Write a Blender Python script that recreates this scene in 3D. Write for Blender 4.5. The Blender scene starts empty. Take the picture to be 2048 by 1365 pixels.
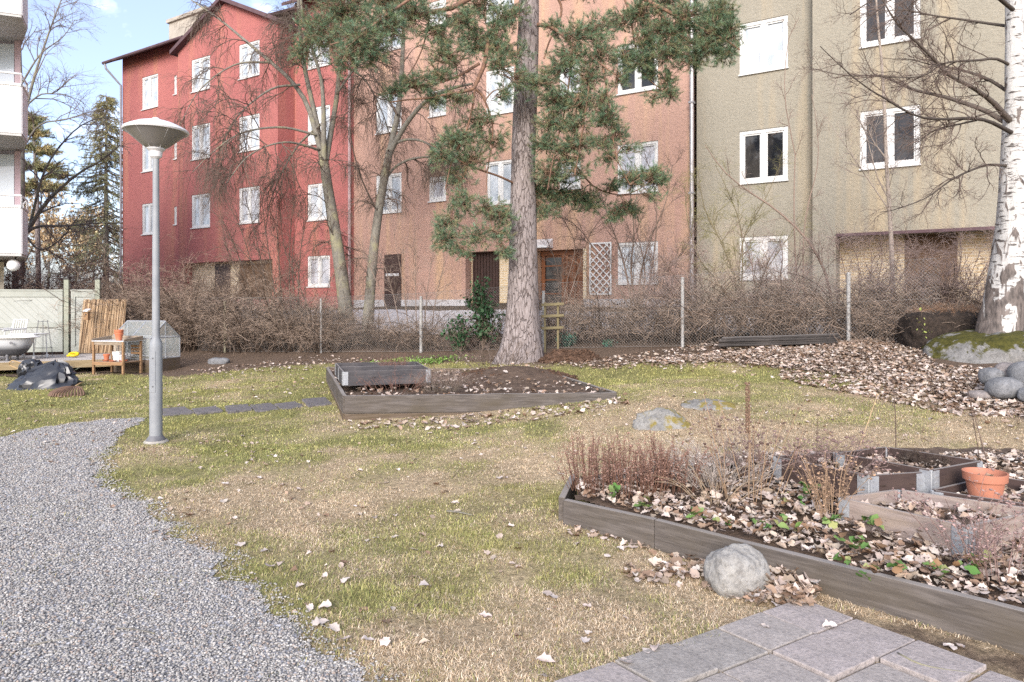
import bpy, math, random
import numpy as np
from mathutils import Vector, Matrix
rng = np.random.default_rng(11)
random.seed(5)
sc = bpy.context.scene
COL = sc.collection
F, HV, CH = 1365.0, 607.0, 1.5          # focal length in photo pixels, horizon row, eye height


def P(u, v, Y):
    return np.array([(u - 1024) / F * Y, Y, CH - (v - HV) / F * Y])


# ---------------------------------------------------------------- noise
def vnoise(x, y, seed=0):
    x = np.asarray(x, float); y = np.asarray(y, float)
    xi = np.floor(x).astype(np.int64); yi = np.floor(y).astype(np.int64)
    fx = x - xi; fy = y - yi
    fx = fx * fx * (3 - 2 * fx); fy = fy * fy * (3 - 2 * fy)

    def h(a, b):
        n = (a * 374761393 + b * 668265263 + seed * 982451653) & 0x7fffffff
        n = ((n ^ (n >> 13)) * 1274126177) & 0x7fffffff
        n = (n ^ (n >> 16)) & 0xffff
        return n / 65535.0
    a = h(xi, yi); b = h(xi + 1, yi); c = h(xi, yi + 1); d = h(xi + 1, yi + 1)
    return (a * (1 - fx) + b * fx) * (1 - fy) + (c * (1 - fx) + d * fx) * fy


def fbm(x, y, s, seed=0, o=3):
    t = 0; a = 1; n = 0
    for k in range(o):
        t = t + a * vnoise(np.asarray(x) * s, np.asarray(y) * s, seed + k * 7); n += a
        a *= .5; s *= 2.1
    return t / n


# ---------------------------------------------------------------- terrain height (multiquadric through surveyed points)
_cp = [(0, 2.5, 0), (-2, 2.5, 0), (2.5, 2.9, 0), (-2, 5, 0), (-4, 4, 0), (.36, 4.65, 0), (1.5, 3.6, 0), (-3.84, 7.37, 0), (-6, 7, 0), (-2.13, 8.71, 0),
       (0, 6.5, .06), (-5, 10, 0), (-8, 11, 0), (-3.4, 12.6, .06), (1.37, 9.05, .24), (-8.3, 15.6, -.03), (-12, 15.5, 0), (-12, 18, .05), (-6, 15, .05),
       (3.41, 13.65, .62), (-2.24, 16.6, .28), (-4.9, 17.7, .23), (-7.57, 18, .2), (6.05, 12.27, .78), (8.5, 11, .9), (5.9, 9.6, .58), (7.6, 9.2, .68), (5.4, 7.5, .45),
       (2.44, 7, .24), (4.17, 5.6, .3), (2.6, 4.6, .10), (3.0, 3.9, .06), (3.4, 5.0, .17), (2.2, 5.6, .15), (1.2, 4.9, .06), (.6, 14.1, .40), (2.3, 11.3, .36), (0, 12.4, .24), (4, 11.5, .6),
       (-3.6, 23.3, 1.42), (-10, 27, 1.3), (-18, 32, 1.2), (0, 20.6, 1.42), (4.8, 17.8, 1.35), (9.5, 15, 1.3), (12, 13.5, 1.3),
       (-1.5, 19.6, 1.0), (-5, 21, .95), (2.6, 17, 1.0), (6.8, 14.6, 1.0), (-10, 21, .6), (-20, 25, .8), (-3, -10, 0), (4, -10, 0), (-25, 5, 0), (20, 5, .8), (-25, 40, 1.2), (20, 40, 1.6), (0, 60, 1.6), (-60, 60, 1.2), (60, 60, 1.6), (60, -20, 0.5), (-60, -20, 0), (-60, 20, .3), (60, 20, 1)]
_cp = np.array(_cp, float)


def _phi(a, b):
    d2 = ((a[:, None, :2] - b[None, :, :2]) ** 2).sum(-1)
    return np.sqrt(d2 + .8 ** 2)


_A = _phi(_cp, _cp) + np.eye(len(_cp)) * -.05
_w = np.linalg.solve(_A, _cp[:, 2] - .4)


def gz(x, y):
    x = np.asarray(x, float); y = np.asarray(y, float); sh = np.broadcast(x, y).shape
    q = np.stack([np.broadcast_to(x, sh).ravel(), np.broadcast_to(y, sh).ravel()], -1)
    q = np.clip(q, [-60, -20], [60, 60])
    out = np.empty(len(q))
    for i in range(0, len(q), 40000):
        out[i:i + 40000] = _phi(q[i:i + 40000], _cp) @ _w + .4
    bump = (fbm(q[:, 0], q[:, 1], 1.3, 3, 2) - .5) * .05 + (fbm(q[:, 0], q[:, 1], 6, 9, 2) - .5) * .018
    return (out + bump).reshape(sh)


def gz1(x, y):
    return float(gz(np.array([x]), np.array([y]))[0])


def G(u, v):
    Y = np.concatenate([np.arange(2, 9, .02), np.arange(9, 40, .05)])
    X = (u - 1024) / F * Y
    zr = CH - (v - HV) / F * Y
    g = gz(X, Y)
    k = np.argmax(zr <= g)
    return np.array([X[k], Y[k], g[k]])


# ---------------------------------------------------------------- objects
def tag(o, label=None, cat=None, group=None, kind=None):
    if label: o['label'] = label
    if cat: o['category'] = cat
    if group: o['group'] = group
    if kind: o['kind'] = kind
    return o


def thing(name, label, cat, loc=(0, 0, 0), rotz=0, group=None):
    o = bpy.data.objects.new(name, None)
    COL.objects.link(o)
    o.location = loc; o.rotation_euler = (0, 0, rotz)
    o.empty_display_size = .1
    return tag(o, label, cat, group)


def npmesh(name, V, Fs, mat, parent=None, smooth=False, col=None, loc=None, bevel=0, mats=None, midx=None):
    """one mesh object from numpy verts and a list of face arrays (each (n,k))"""
    V = np.asarray(V, np.float32).reshape(-1, 3)
    if loc is not None: V = V - np.asarray(loc, np.float32)
    if isinstance(Fs, np.ndarray): Fs = [Fs]
    me = bpy.data.meshes.new(name)
    me.vertices.add(len(V)); me.vertices.foreach_set('co', V.ravel())
    idx = np.concatenate([np.asarray(f, np.int32).ravel() for f in Fs])
    tot = np.concatenate([np.full(len(f), f.shape[1], np.int32) for f in Fs])
    st = np.concatenate([[0], np.cumsum(tot)[:-1]]).astype(np.int32)
    me.loops.add(len(idx)); me.loops.foreach_set('vertex_index', idx)
    me.polygons.add(len(tot)); me.polygons.foreach_set('loop_start', st)
    if smooth: me.polygons.foreach_set('use_smooth', np.ones(len(tot), bool))
    if midx is not None: me.polygons.foreach_set('material_index', np.asarray(midx, np.int32))
    me.update(calc_edges=True)
    if col is not None:
        a = me.color_attributes.new('Col', 'FLOAT_COLOR', 'POINT')
        c = np.ones((len(V), 4), np.float32); c[:, :3] = col
        a.data.foreach_set('color', c.ravel())
    for m in (mats or [mat]): me.materials.append(m)
    o = bpy.data.objects.new(name, me)
    COL.objects.link(o)
    if parent is not None: o.parent = parent
    elif loc is not None: o.location = loc
    if bevel:
        b = o.modifiers.new('bevel', 'BEVEL'); b.width = bevel; b.segments = 2; b.limit_method = 'ANGLE'
    return o


class MB:
    def __init__(s): s.v = []; s.f = []; s.n = 0

    def add(s, V, Fc):
        V = np.asarray(V, float)
        s.v.append(V)
        for f in Fc: s.f.append([int(i) + s.n for i in f])
        s.n += len(V); return s

    def box(s, x0, x1, y0, y1, z0, z1, M=None):
        V = np.array([[x, y, z] for z in (z0, z1) for y in (y0, y1) for x in (x0, x1)], float)
        if M is not None: V = V @ np.array(M)[:3, :3].T + np.array(M)[:3, 3]
        return s.add(V, [(0, 2, 3, 1), (4, 5, 7, 6), (0, 1, 5, 4), (2, 6, 7, 3), (0, 4, 6, 2), (1, 3, 7, 5)])

    def hexa(s, bot, top):
        return s.add(list(bot) + list(top), [(3, 2, 1, 0), (4, 5, 6, 7), (0, 1, 5, 4), (1, 2, 6, 5), (2, 3, 7, 6), (3, 0, 4, 7)])

    def tube(s, pts, r, n=8, cap=True):
        pts = np.asarray(pts, float); r = np.broadcast_to(np.asarray(r, float), (len(pts),))
        V, Fq = tubes(pts[None], r[None], n)
        Fc = [tuple(q) for q in Fq]
        if cap: Fc += [tuple(range(n - 1, -1, -1)), tuple(range((len(pts) - 1) * n, len(pts) * n))]
        return s.add(V, Fc)

    def lathe(s, prof, n=24, c=(0, 0, 0), cap0=True, cap1=True):
        a = np.arange(n) * 2 * math.pi / n
        V = np.concatenate([np.stack([r * np.cos(a) + c[0], r * np.sin(a) + c[1], np.full(n, z + c[2])], -1) for r, z in prof])
        Fc = [(i * n + j, i * n + (j + 1) % n, (i + 1) * n + (j + 1) % n, (i + 1) * n + j) for i in range(len(prof) - 1) for j in range(n)]
        if cap0: Fc.append(tuple(range(n - 1, -1, -1)))
        if cap1: Fc.append(tuple(range((len(prof) - 1) * n, len(prof) * n)))
        return s.add(V, Fc)

    def prism(s, poly, z0, z1):
        n = len(poly)
        V = [(p[0], p[1], z0) for p in poly] + [(p[0], p[1], z1) for p in poly]
        return s.add(V, [tuple(range(n - 1, -1, -1)), tuple(range(n, 2 * n))] + [(i, (i + 1) % n, n + (i + 1) % n, n + i) for i in range(n)])

    def build(s, name, mat, parent=None, smooth=False, bevel=0, loc=None, auto=False):
        me = bpy.data.meshes.new(name)
        V = np.concatenate(s.v)
        if loc is not None: V = V - np.asarray(loc)
        me.from_pydata(V.tolist(), [], s.f)
        if smooth:
            me.polygons.foreach_set('use_smooth', np.ones(len(me.polygons), bool))
            if auto: me.set_sharp_from_angle(angle=math.radians(38))
        me.materials.append(mat)
        me.validate(); me.update()
        o = bpy.data.objects.new(name, me); COL.objects.link(o)
        if parent is not None: o.parent = parent
        elif loc is not None: o.location = loc
        if bevel:
            b = o.modifiers.new('bevel', 'BEVEL'); b.width = bevel; b.segments = 2; b.limit_method = 'ANGLE'
        return o


def tubes(Pn, R, sides=4):
    """Pn (N,n,3) polylines, R (N,n) radii -> verts, quads"""
    N, n, _ = Pn.shape
    T = np.empty_like(Pn)
    T[:, 1:-1] = Pn[:, 2:] - Pn[:, :-2]; T[:, 0] = Pn[:, 1] - Pn[:, 0]; T[:, -1] = Pn[:, -1] - Pn[:, -2]
    T /= np.linalg.norm(T, axis=-1, keepdims=True) + 1e-9
    m = T.mean(1)
    ref = np.where((np.abs(m[:, 2:3]) < .8), np.array([[0, 0, 1.]]), np.array([[1., .13, 0]]))[:, None, :]
    ref = np.broadcast_to(ref, T.shape)
    U = ref - (ref * T).sum(-1, keepdims=True) * T
    U /= np.linalg.norm(U, axis=-1, keepdims=True) + 1e-9
    W = np.cross(T, U)
    a = np.arange(sides) * 2 * math.pi / sides
    V = Pn[:, :, None, :] + R[:, :, None, None] * (U[:, :, None, :] * np.cos(a)[None, None, :, None] + W[:, :, None, :] * np.sin(a)[None, None, :, None])
    b = (np.arange(N) * n * sides)[:, None, None] + (np.arange(n - 1) * sides)[None, :, None]
    j = np.arange(sides)[None, None, :]; j2 = (j + 1) % sides
    Q = np.stack([b + j, b + j2, b + sides + j2, b + sides + j], -1).reshape(-1, 4)
    return V.reshape(-1, 3), Q


def join(parts):
    Vs, Fs, n = [], [], 0
    for V, Q in parts:
        Vs.append(V); Fs.append(Q + n); n += len(V)
    return np.concatenate(Vs), Fs


def resample(pts, n):
    pts = np.asarray(pts, float)
    # catmull-rom smoothing then even resampling
    if len(pts) > 2:
        e = np.vstack([2 * pts[0] - pts[1], pts, 2 * pts[-1] - pts[-2]])
        out = []
        for i in range(1, len(e) - 2):
            for t in np.linspace(0, 1, 8, endpoint=False):
                p0, p1, p2, p3 = e[i - 1], e[i], e[i + 1], e[i + 2]
                out.append(.5 * ((2 * p1) + (-p0 + p2) * t + (2 * p0 - 5 * p1 + 4 * p2 - p3) * t * t + (-p0 + 3 * p1 - 3 * p2 + p3) * t ** 3))
        out.append(e[-2]); pts = np.array(out)
    d = np.concatenate([[0], np.cumsum(np.linalg.norm(np.diff(pts[:, :3], axis=0), axis=1))])
    q = np.linspace(0, d[-1], n)
    return np.stack([np.interp(q, d, pts[:, k]) for k in range(pts.shape[1])], -1)


def unit(a): return a / (np.linalg.norm(a, axis=-1, keepdims=True) + 1e-9)


def spawn(Pn, R, k, t0, t1, ang, length, rad, n=5, droop=0., wig=.25, lvar=.5, taper=.25, lt=.5, up=0., rs=.75):
    """k side shoots per parent polyline; all generations vectorised"""
    N, m, _ = Pn.shape
    i = np.repeat(np.arange(N), k)
    t = rng.uniform(t0, t1, len(i)); x = t * (m - 1); a = np.minimum(x.astype(int), m - 2); f = (x - a)[:, None]
    p = Pn[i, a] * (1 - f) + Pn[i, a + 1] * f
    T = unit(Pn[i, a + 1] - Pn[i, a])
    r0 = np.minimum(R[i, a] * (1 - f[:, 0]) + R[i, a + 1] * f[:, 0], 1e9) * rs
    r0 = np.minimum(r0, rad)
    q = rng.normal(size=T.shape); q = unit(q - (q * T).sum(-1, keepdims=True) * T)
    an = (ang * rng.uniform(.6, 1.35, len(i)))[:, None]
    D = unit(np.cos(an) * T + np.sin(an) * q + np.array([0, 0, up]))
    L = length * (1 - lt * t) * rng.uniform(1 - lvar, 1 + lvar, len(i))
    pts = [p]
    for s in range(1, n):
        D = unit(D + rng.normal(size=D.shape) * wig + np.array([0, 0, -droop]) * s / n)
        pts.append(pts[-1] + D * (L / (n - 1))[:, None])
    Pc = np.stack(pts, 1)
    Rc = r0[:, None] * np.linspace(1, taper, n)[None]
    return Pc, Rc


def pinpoly(x, y, poly):
    x = np.asarray(x); y = np.asarray(y); c = np.zeros(x.shape, bool); n = len(poly)
    for i in range(n):
        x0, y0 = poly[i][:2]; x1, y1 = poly[i - 1][:2]
        if y0 == y1: continue
        c ^= ((y0 > y) != (y1 > y)) & (x < (x1 - x0) * (y - y0) / (y1 - y0) + x0)
    return c


# ---------------------------------------------------------------- materials
def nt(name):
    m = bpy.data.materials.new(name); m.use_nodes = True
    t = m.node_tree; return m, t, t.nodes['Principled BSDF']


def N(t, typ, **k):
    n = t.nodes.new(typ)
    for a, b in k.items():
        if a in n.inputs: n.inputs[a].default_value = b
        else: setattr(n, a, b)
    return n


def ramp(t, fac, stops):
    r = t.nodes.new('ShaderNodeValToRGB')
    el = r.color_ramp.elements
    while len(el) < len(stops): el.new(.5)
    for e, (p, c) in zip(el, stops):
        e.position = p; e.color = (*c, 1) if len(c) == 3 else c
    t.links.new(fac, r.inputs[0]); return r.outputs[0]


def mix(t, fac, a, b, typ='MIX'):
    m = t.nodes.new('ShaderNodeMix'); m.data_type = 'RGBA'; m.blend_type = typ
    for s, x in ((0, fac), (6, a), (7, b)):
        if isinstance(x, (int, float)): m.inputs[s].default_value = x
        elif isinstance(x, tuple): m.inputs[s].default_value = (*x, 1)
        else: t.links.new(x, m.inputs[s])
    return m.outputs[2]


def coords(t, scale=(1, 1, 1), kind='Object', rot=(0, 0, 0)):
    c = t.nodes.new('ShaderNodeTexCoord'); mp = t.nodes.new('ShaderNodeMapping')
    mp.inputs['Scale'].default_value = scale; mp.inputs['Rotation'].default_value = rot
    t.links.new(c.outputs[kind], mp.inputs[0]); return mp.outputs[0]


def noise(t, vec, scale, detail=4, rough=.6, dist=0):
    n = N(t, 'ShaderNodeTexNoise'); n.inputs['Scale'].default_value = scale; n.inputs['Detail'].default_value = detail
    n.inputs['Roughness'].default_value = rough; n.inputs['Distortion'].default_value = dist
    t.links.new(vec, n.inputs['Vector']); return n.outputs['Fac']


def bump(t, b, h, strength=.3, dist=.02):
    n = N(t, 'ShaderNodeBump'); n.inputs['Strength'].default_value = strength; n.inputs['Distance'].default_value = dist
    t.links.new(h, n.inputs['Height']); t.links.new(n.outputs[0], b.inputs['Normal'])


def pmat(name, c1, c2=None, scale=6, rough=.8, bmp=.2, bs=None, stretch=(1, 1, 1), metallic=0, spec=.3, dist=.01, lo=.35, hi=.65, c3=None):
    m, t, b = nt(name)
    v = coords(t, stretch)
    n = noise(t, v, scale, 5, .62)
    c2 = c2 or tuple(x * .75 for x in c1)
    st = [(lo, c1), (hi, c2)]
    col = ramp(t, n, st)
    if c3: col = mix(t, ramp(t, noise(t, v, scale * .23, 3), [(.5, (0, 0, 0)), (.68, (1, 1, 1))]), col, c3)
    t.links.new(col, b.inputs['Base Color'])
    b.inputs['Roughness'].default_value = rough; b.inputs['Metallic'].default_value = metallic
    b.inputs['Specular IOR Level'].default_value = spec
    if bmp: bump(t, b, noise(t, v, bs or scale * 4, 4), bmp, dist)
    return m


def amat(name, rough=.8, spec=.2, sub=0):
    """colour from the vertex attribute Col"""
    m, t, b = nt(name)
    a = N(t, 'ShaderNodeAttribute', attribute_name='Col')
    t.links.new(a.outputs['Color'], b.inputs['Base Color'])
    b.inputs['Roughness'].default_value = rough; b.inputs['Specular IOR Level'].default_value = spec
    return m
M = {}


def wallmat(name, c1, c2, stain):
    m, t, b = nt(name)
    v = coords(t)
    big = noise(t, v, .35, 4, .6, .3)
    sm = noise(t, v, 11, 6, .8)
    col = mix(t, ramp(t, big, [(.35, (0, 0, 0)), (.7, (1, 1, 1))]), c1, c2)
    sv = coords(t, (1.6, 1.6, .12))
    col = mix(t, ramp(t, noise(t, sv, .8, 4), [(.52, (0, 0, 0)), (.70, (.75, .75, .75))]), col, stain)
    col = mix(t, ramp(t, sm, [(.3, (.32,) * 3), (.6, (0, 0, 0))]), col, tuple(x * .55 for x in c1))
    t.links.new(col, b.inputs['Base Color']); b.inputs['Roughness'].default_value = .92
    b.inputs['Specular IOR Level'].default_value = .15
    bump(t, b, noise(t, coords(t, (1, 1, 1.6)), 11, 3, .7), .55, .045)
    return m


M['red'] = wallmat('red_render', (.37, .138, .125), (.315, .11, .105), (.42, .19, .13))
M['brown'] = wallmat('terracotta_render', (.43, .275, .22), (.37, .232, .185), (.52, .35, .21))
M['olive'] = wallmat('olive_render', (.295, .272, .222), (.255, .235, .19), (.41, .325, .21))
M['plinth'] = pmat('plinth_concrete', (.52, .51, .53), (.42, .41, .42), 3, .9)
M['white'] = pmat('white_paint', (.62, .62, .61), (.56, .56, .55), 8, .5, .04)
M['sill'] = pmat('sill_metal', (.42, .40, .38), None, 5, .5, .05)


def glass(name, base, rough=.04, spec=.6, var=None):
    m, t, b = nt(name)
    if var:
        col = mix(t, ramp(t, noise(t, coords(t, (1.4, 1.4, .8)), 2.0, 2), [(.42, (0, 0, 0)), (.58, (1, 1, 1))]), base, var)
        t.links.new(col, b.inputs['Base Color'])
    else: b.inputs['Base Color'].default_value = (*base, 1)
    b.inputs['Roughness'].default_value = rough; b.inputs['Specular IOR Level'].default_value = spec
    b.inputs['Coat Weight'].default_value = .5; b.inputs['Coat Roughness'].default_value = .02
    return m


M['pane_light'] = glass('pane_sky_white', (.50, .535, .57), var=(.33, .37, .41))  # pale base colour stands in for bright sky reflected in the glass
M['pane_mid'] = glass('grey_window_pane', (.30, .31, .34), var=(.42, .42, .45))  # mid grey base mottled with paler noise
M['pane_dark'] = glass('dark_window_pane', (.012, .013, .016), .03, .35, var=(.04, .037, .035))
M['pane_dark'].node_tree.nodes['Principled BSDF'].inputs['Coat Weight'].default_value = .15
M['roof'] = pmat('roof_sheet_metal', (.12, .078, .085), (.085, .055, .062), 2, .8, .1, spec=.08)
M['chimney'] = pmat('chimney_plaster', (.40, .36, .31), (.30, .27, .23), 2, .9)
M['pipe'] = pmat('downpipe_metal', (.42, .30, .30), (.30, .22, .22), 5, .45, .05, metallic=.2)
M['pipe_grey'] = pmat('downpipe_zinc', (.34, .33, .34), (.26, .25, .26), 5, .4, .05, metallic=.4)


def brickmat(name, c1, c2, mortar, sc_=1.0):
    m, t, b = nt(name)
    v = coords(t, (1, 1, 1), 'UV')
    br = N(t, 'ShaderNodeTexBrick'); br.inputs['Scale'].default_value = sc_
    br.inputs['Color1'].default_value = (*c1, 1); br.inputs['Color2'].default_value = (*c2, 1); br.inputs['Mortar'].default_value = (*mortar, 1)
    br.inputs['Mortar Size'].default_value = .012; br.inputs['Brick Width'].default_value = .24; br.inputs['Row Height'].default_value = .075
    t.links.new(v, br.inputs['Vector'])
    t.links.new(mix(t, ramp(t, noise(t, coords(t), 5), [(.35, (0, 0, 0)), (.7, (.5, .5, .5))]), br.outputs['Color'], mortar), b.inputs['Base Color'])
    b.inputs['Roughness'].default_value = .9
    bump(t, b, br.outputs['Fac'], -.4, .01)
    return m


M['brick'] = brickmat('yellow_brick', (.58, .44, .26), (.50, .37, .2), (.62, .55, .44))
M['doorwood'] = pmat('varnished_door_wood', (.20, .075, .03), (.13, .048, .02), 3, .45, .1, stretch=(6, 6, .6))
M['doordark'] = pmat('dark_brown_door', (.06, .035, .03), (.04, .024, .02), 3, .5, .1, stretch=(6, 6, .6))
M['shade_brown'] = pmat('porch_shade_brown', (.14, .085, .05), (.10, .06, .035), 3, .9)  # porch shade put into dark brown; also colours the olive house door

# wood, grain along local X
def woodmat(name, c1, c2, c3=None, g=(1.2, 14, 14), green=None, edge=.6):
    m, t, b = nt(name)
    v = coords(t, g)
    n1 = noise(t, v, 3, 6, .65, .6); n2 = noise(t, coords(t, (1, 3, 3)), 1.7, 4)
    col = ramp(t, n1, [(.3, c1), (.55, c2), (.75, tuple(x * .6 for x in c2))])
    if c3: col = mix(t, ramp(t, n2, [(.45, (0, 0, 0)), (.7, (.8, .8, .8))]), col, c3)
    # cut top edges are weathered silver grey
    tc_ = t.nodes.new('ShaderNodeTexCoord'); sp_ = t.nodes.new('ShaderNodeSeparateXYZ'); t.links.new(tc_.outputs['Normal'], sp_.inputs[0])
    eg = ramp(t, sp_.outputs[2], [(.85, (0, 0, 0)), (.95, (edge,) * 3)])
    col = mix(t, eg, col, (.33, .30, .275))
    t.links.new(col, b.inputs['Base Color']); b.inputs['Roughness'].default_value = .85; b.inputs['Specular IOR Level'].default_value = .2
    bump(t, b, n1, .5, .006)
    return m


M['plank'] = woodmat('weathered_plank', (.15, .132, .12), (.09, .078, .07), (.085, .07, .052))
M['plank_low'] = woodmat('damp_lower_plank', (.165, .13, .10), (.10, .074, .055), (.085, .065, .03))
M['plank_grey'] = woodmat('grey_collar_wood', (.33, .275, .255), (.225, .18, .165), (.34, .27, .20))
M['plank_top'] = woodmat('silvered_plank', (.36, .34, .31), (.25, .23, .21))
M['collar_dark'] = woodmat('dark_film_plywood', (.075, .05, .045), (.05, .034, .032), (.09, .062, .05), (1, 5, 5))
M['collar_black'] = woodmat('black_stained_board', (.085, .08, .085), (.05, .048, .052), (.11, .10, .10), (1, 8, 8))
M['deck'] = woodmat('grey_deck_board', (.52, .49, .47), (.40, .37, .35))
M['deckfront'] = woodmat('deck_edge_board', (.34, .27, .17), (.25, .19, .11))
M['table'] = woodmat('oiled_table_wood', (.34, .215, .12), (.25, .15, .08))
M['tabletop'] = woodmat('weathered_table_wood', (.33, .27, .21), (.22, .175, .13))
M['tin'] = pmat('tin_sheet', (.70, .70, .70), (.60, .60, .60), 6, .4, .03, metallic=.3)
M['galv'] = pmat('galvanised_steel', (.40, .415, .43), (.29, .30, .325), 14, .42, .1, metallic=.35)
M['lamp_post'] = pmat('grey_painted_post', (.245, .258, .272), (.205, .215, .23), 7, .5, .08, c3=(.28, .292, .30))
M['lamp_white'] = pmat('lamp_white_metal', (.66, .65, .655), (.58, .57, .575), 5, .4, .02)
m, t, b = nt('lamp_acrylic'); b.inputs['Base Color'].default_value = (.22, .205, .19, 1); b.inputs['Roughness'].default_value = .3
b.inputs['Transmission Weight'].default_value = .1
M['acrylic'] = m
M['concrete_foot'] = pmat('lamp_foot_concrete', (.40, .37, .33), (.28, .26, .23), 9, .9)
M['dark_iron'] = pmat('dark_iron', (.16, .16, .17), (.1, .1, .11), 9, .5)
M['corr'] = pmat('white_corrugated_sheet', (.62, .61, .615), (.58, .57, .575), 3, .45, .02)
M['balc'] = pmat('balcony_concrete', (.50, .49, .48), (.4, .39, .38), 3, .85)
M['balc_glass'] = glass('balcony_glass', (.42, .47, .52), .08)
M['stoneclad'] = brickmat('pale_block_wall', (.60, .56, .48), (.56, .52, .45), (.40, .37, .32), .25)
m, t, b = nt('opal_globe'); b.inputs['Base Color'].default_value = (.85, .85, .83, 1); b.inputs['Roughness'].default_value = .25
M['opal'] = m


def gatemat():
    m, t, b = nt('pale_green_boards')
    v = coords(t)
    sx = N(t, 'ShaderNodeSeparateXYZ'); t.links.new(v, sx.inputs[0])
    a = N(t, 'ShaderNodeMath', operation='ADD'); t.links.new(sx.outputs[0], a.inputs[0]); t.links.new(sx.outputs[2], a.inputs[1])
    s = N(t, 'ShaderNodeMath', operation='MULTIPLY'); s.inputs[1].default_value = 5.6; t.links.new(a.outputs[0], s.inputs[0])
    f = N(t, 'ShaderNodeMath', operation='FRACT'); t.links.new(s.outputs[0], f.inputs[0])
    g = ramp(t, f.outputs[0], [(.0, (1, 1, 1)), (.06, (1, 1, 1)), (.10, (0, 0, 0)), (1, (0, 0, 0))])
    n = ramp(t, noise(t, v, 3), [(.3, (.355, .37, .345)), (.7, (.31, .325, .295))])
    t.links.new(mix(t, g, n, (.22, .23, .20)), b.inputs['Base Color'])
    bump(t, b, g, -.6, .012); b.inputs['Roughness'].default_value = .6
    return m


M['gate'] = gatemat()
M['gatepaint'] = pmat('pale_green_paint', (.34, .355, .32), (.29, .305, .27), 4, .6, .05)
M['gatepost'] = pmat('green_grey_post', (.31, .325, .26), (.25, .265, .21), 4, .7, .05)
M['reed'] = amat('dry_reed', .8)
M['black'] = pmat('black_cap', (.03, .03, .03), None, 8, .5)
M['terracotta'] = pmat('terracotta', (.50, .165, .085), (.42, .13, .065), 6, .75, .05, c3=(.55, .25, .17))
M['plastic_terra'] = pmat('terracotta_plastic', (.43, .18, .115), (.39, .155, .10), 3, .6, .02, c3=(.47, .23, .16))
M['whitepot'] = pmat('white_glaze', (.75, .73, .70), (.68, .66, .63), 4, .35, .02)
M['greypot'] = pmat('grey_plastic_pot', (.50, .48, .50), (.42, .40, .42), 4, .5, .02)
M['tub'] = pmat('bathtub_enamel', (.80, .80, .79), (.74, .74, .73), 3, .25, .01)
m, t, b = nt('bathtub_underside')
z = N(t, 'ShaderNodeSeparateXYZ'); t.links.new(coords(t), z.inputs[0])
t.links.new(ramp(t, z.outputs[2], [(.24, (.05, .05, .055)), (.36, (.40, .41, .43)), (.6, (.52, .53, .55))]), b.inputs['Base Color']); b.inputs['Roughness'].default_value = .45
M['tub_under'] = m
M['bag'] = pmat('black_refuse_plastic', (.018, .02, .026), (.012, .013, .017), 3, .36, .08, 5, spec=.7, dist=.03)
M['bamboo'] = pmat('bamboo_stick', (.42, .30, .16), (.33, .22, .11), 9, .7)
M['rake'] = pmat('rusty_rake_steel', (.17, .10, .065), (.10, .062, .045), 9, .65)
M['yellow'] = pmat('yellow_plastic', (.75, .55, .02), None, 5, .4, .02)
M['soil'] = pmat('dark_soil', (.13, .09, .065), (.07, .047, .034), 9, .95, .8, 22, dist=.04)
M['compost'] = pmat('crumbly_compost', (.135, .078, .05), (.06, .035, .023), 12, .95, 1.0, 25, dist=.05)
M['fencepost'] = pmat('lichen_grey_fence_post', (.36, .355, .345), (.20, .195, .19), 30, .7, .2, lo=.42, hi=.6)
M['fencewood'] = pmat('green_grey_fence_post', (.30, .28, .20), (.22, .2, .14), 9, .8)
M['wire'] = pmat('zinc_wire', (.30, .29, .28), None, 9, .5, 0, metallic=.4)
M['trellis_wood'] = woodmat('mossy_lath', (.22, .19, .11), (.15, .125, .07))


def stonemat(name, c1, c2, moss=None, ms=2.2, mlo=.5, mhi=.62, up=True):
    m, t, b = nt(name)
    v = coords(t)
    n1 = noise(t, v, 7, 8, .7, .4); n2 = noise(t, v, 45, 4, .7)
    col = ramp(t, n1, [(.3, c2), (.62, c1), (.8, tuple(min(1, x * 1.25) for x in c1))])
    col = mix(t, ramp(t, n2, [(.35, (.5,) * 3), (.55, (0, 0, 0))]), col, tuple(x * .45 for x in c2))
    if moss:
        ge = N(t, 'ShaderNodeNewGeometry'); s = N(t, 'ShaderNodeSeparateXYZ'); t.links.new(ge.outputs['Normal'], s.inputs[0])
        k = N(t, 'ShaderNodeMath', operation='MULTIPLY_ADD'); k.inputs[1].default_value = .14; t.links.new(s.outputs[2], k.inputs[0]); t.links.new(noise(t, v, ms, 6, .7, .3), k.inputs[2])
        f = ramp(t, k.outputs[0], [(mlo, (0, 0, 0)), (mhi, (1, 1, 1))])
        mc = ramp(t, noise(t, v, 14, 5, .7), [(.35, moss[0]), (.65, moss[1])])
        col = mix(t, f, col, mc)
    t.links.new(col, b.inputs['Base Color']); b.inputs['Roughness'].default_value = .9; b.inputs['Specular IOR Level'].default_value = .2
    bump(t, b, n1, .7, .03)
    return m


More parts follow.
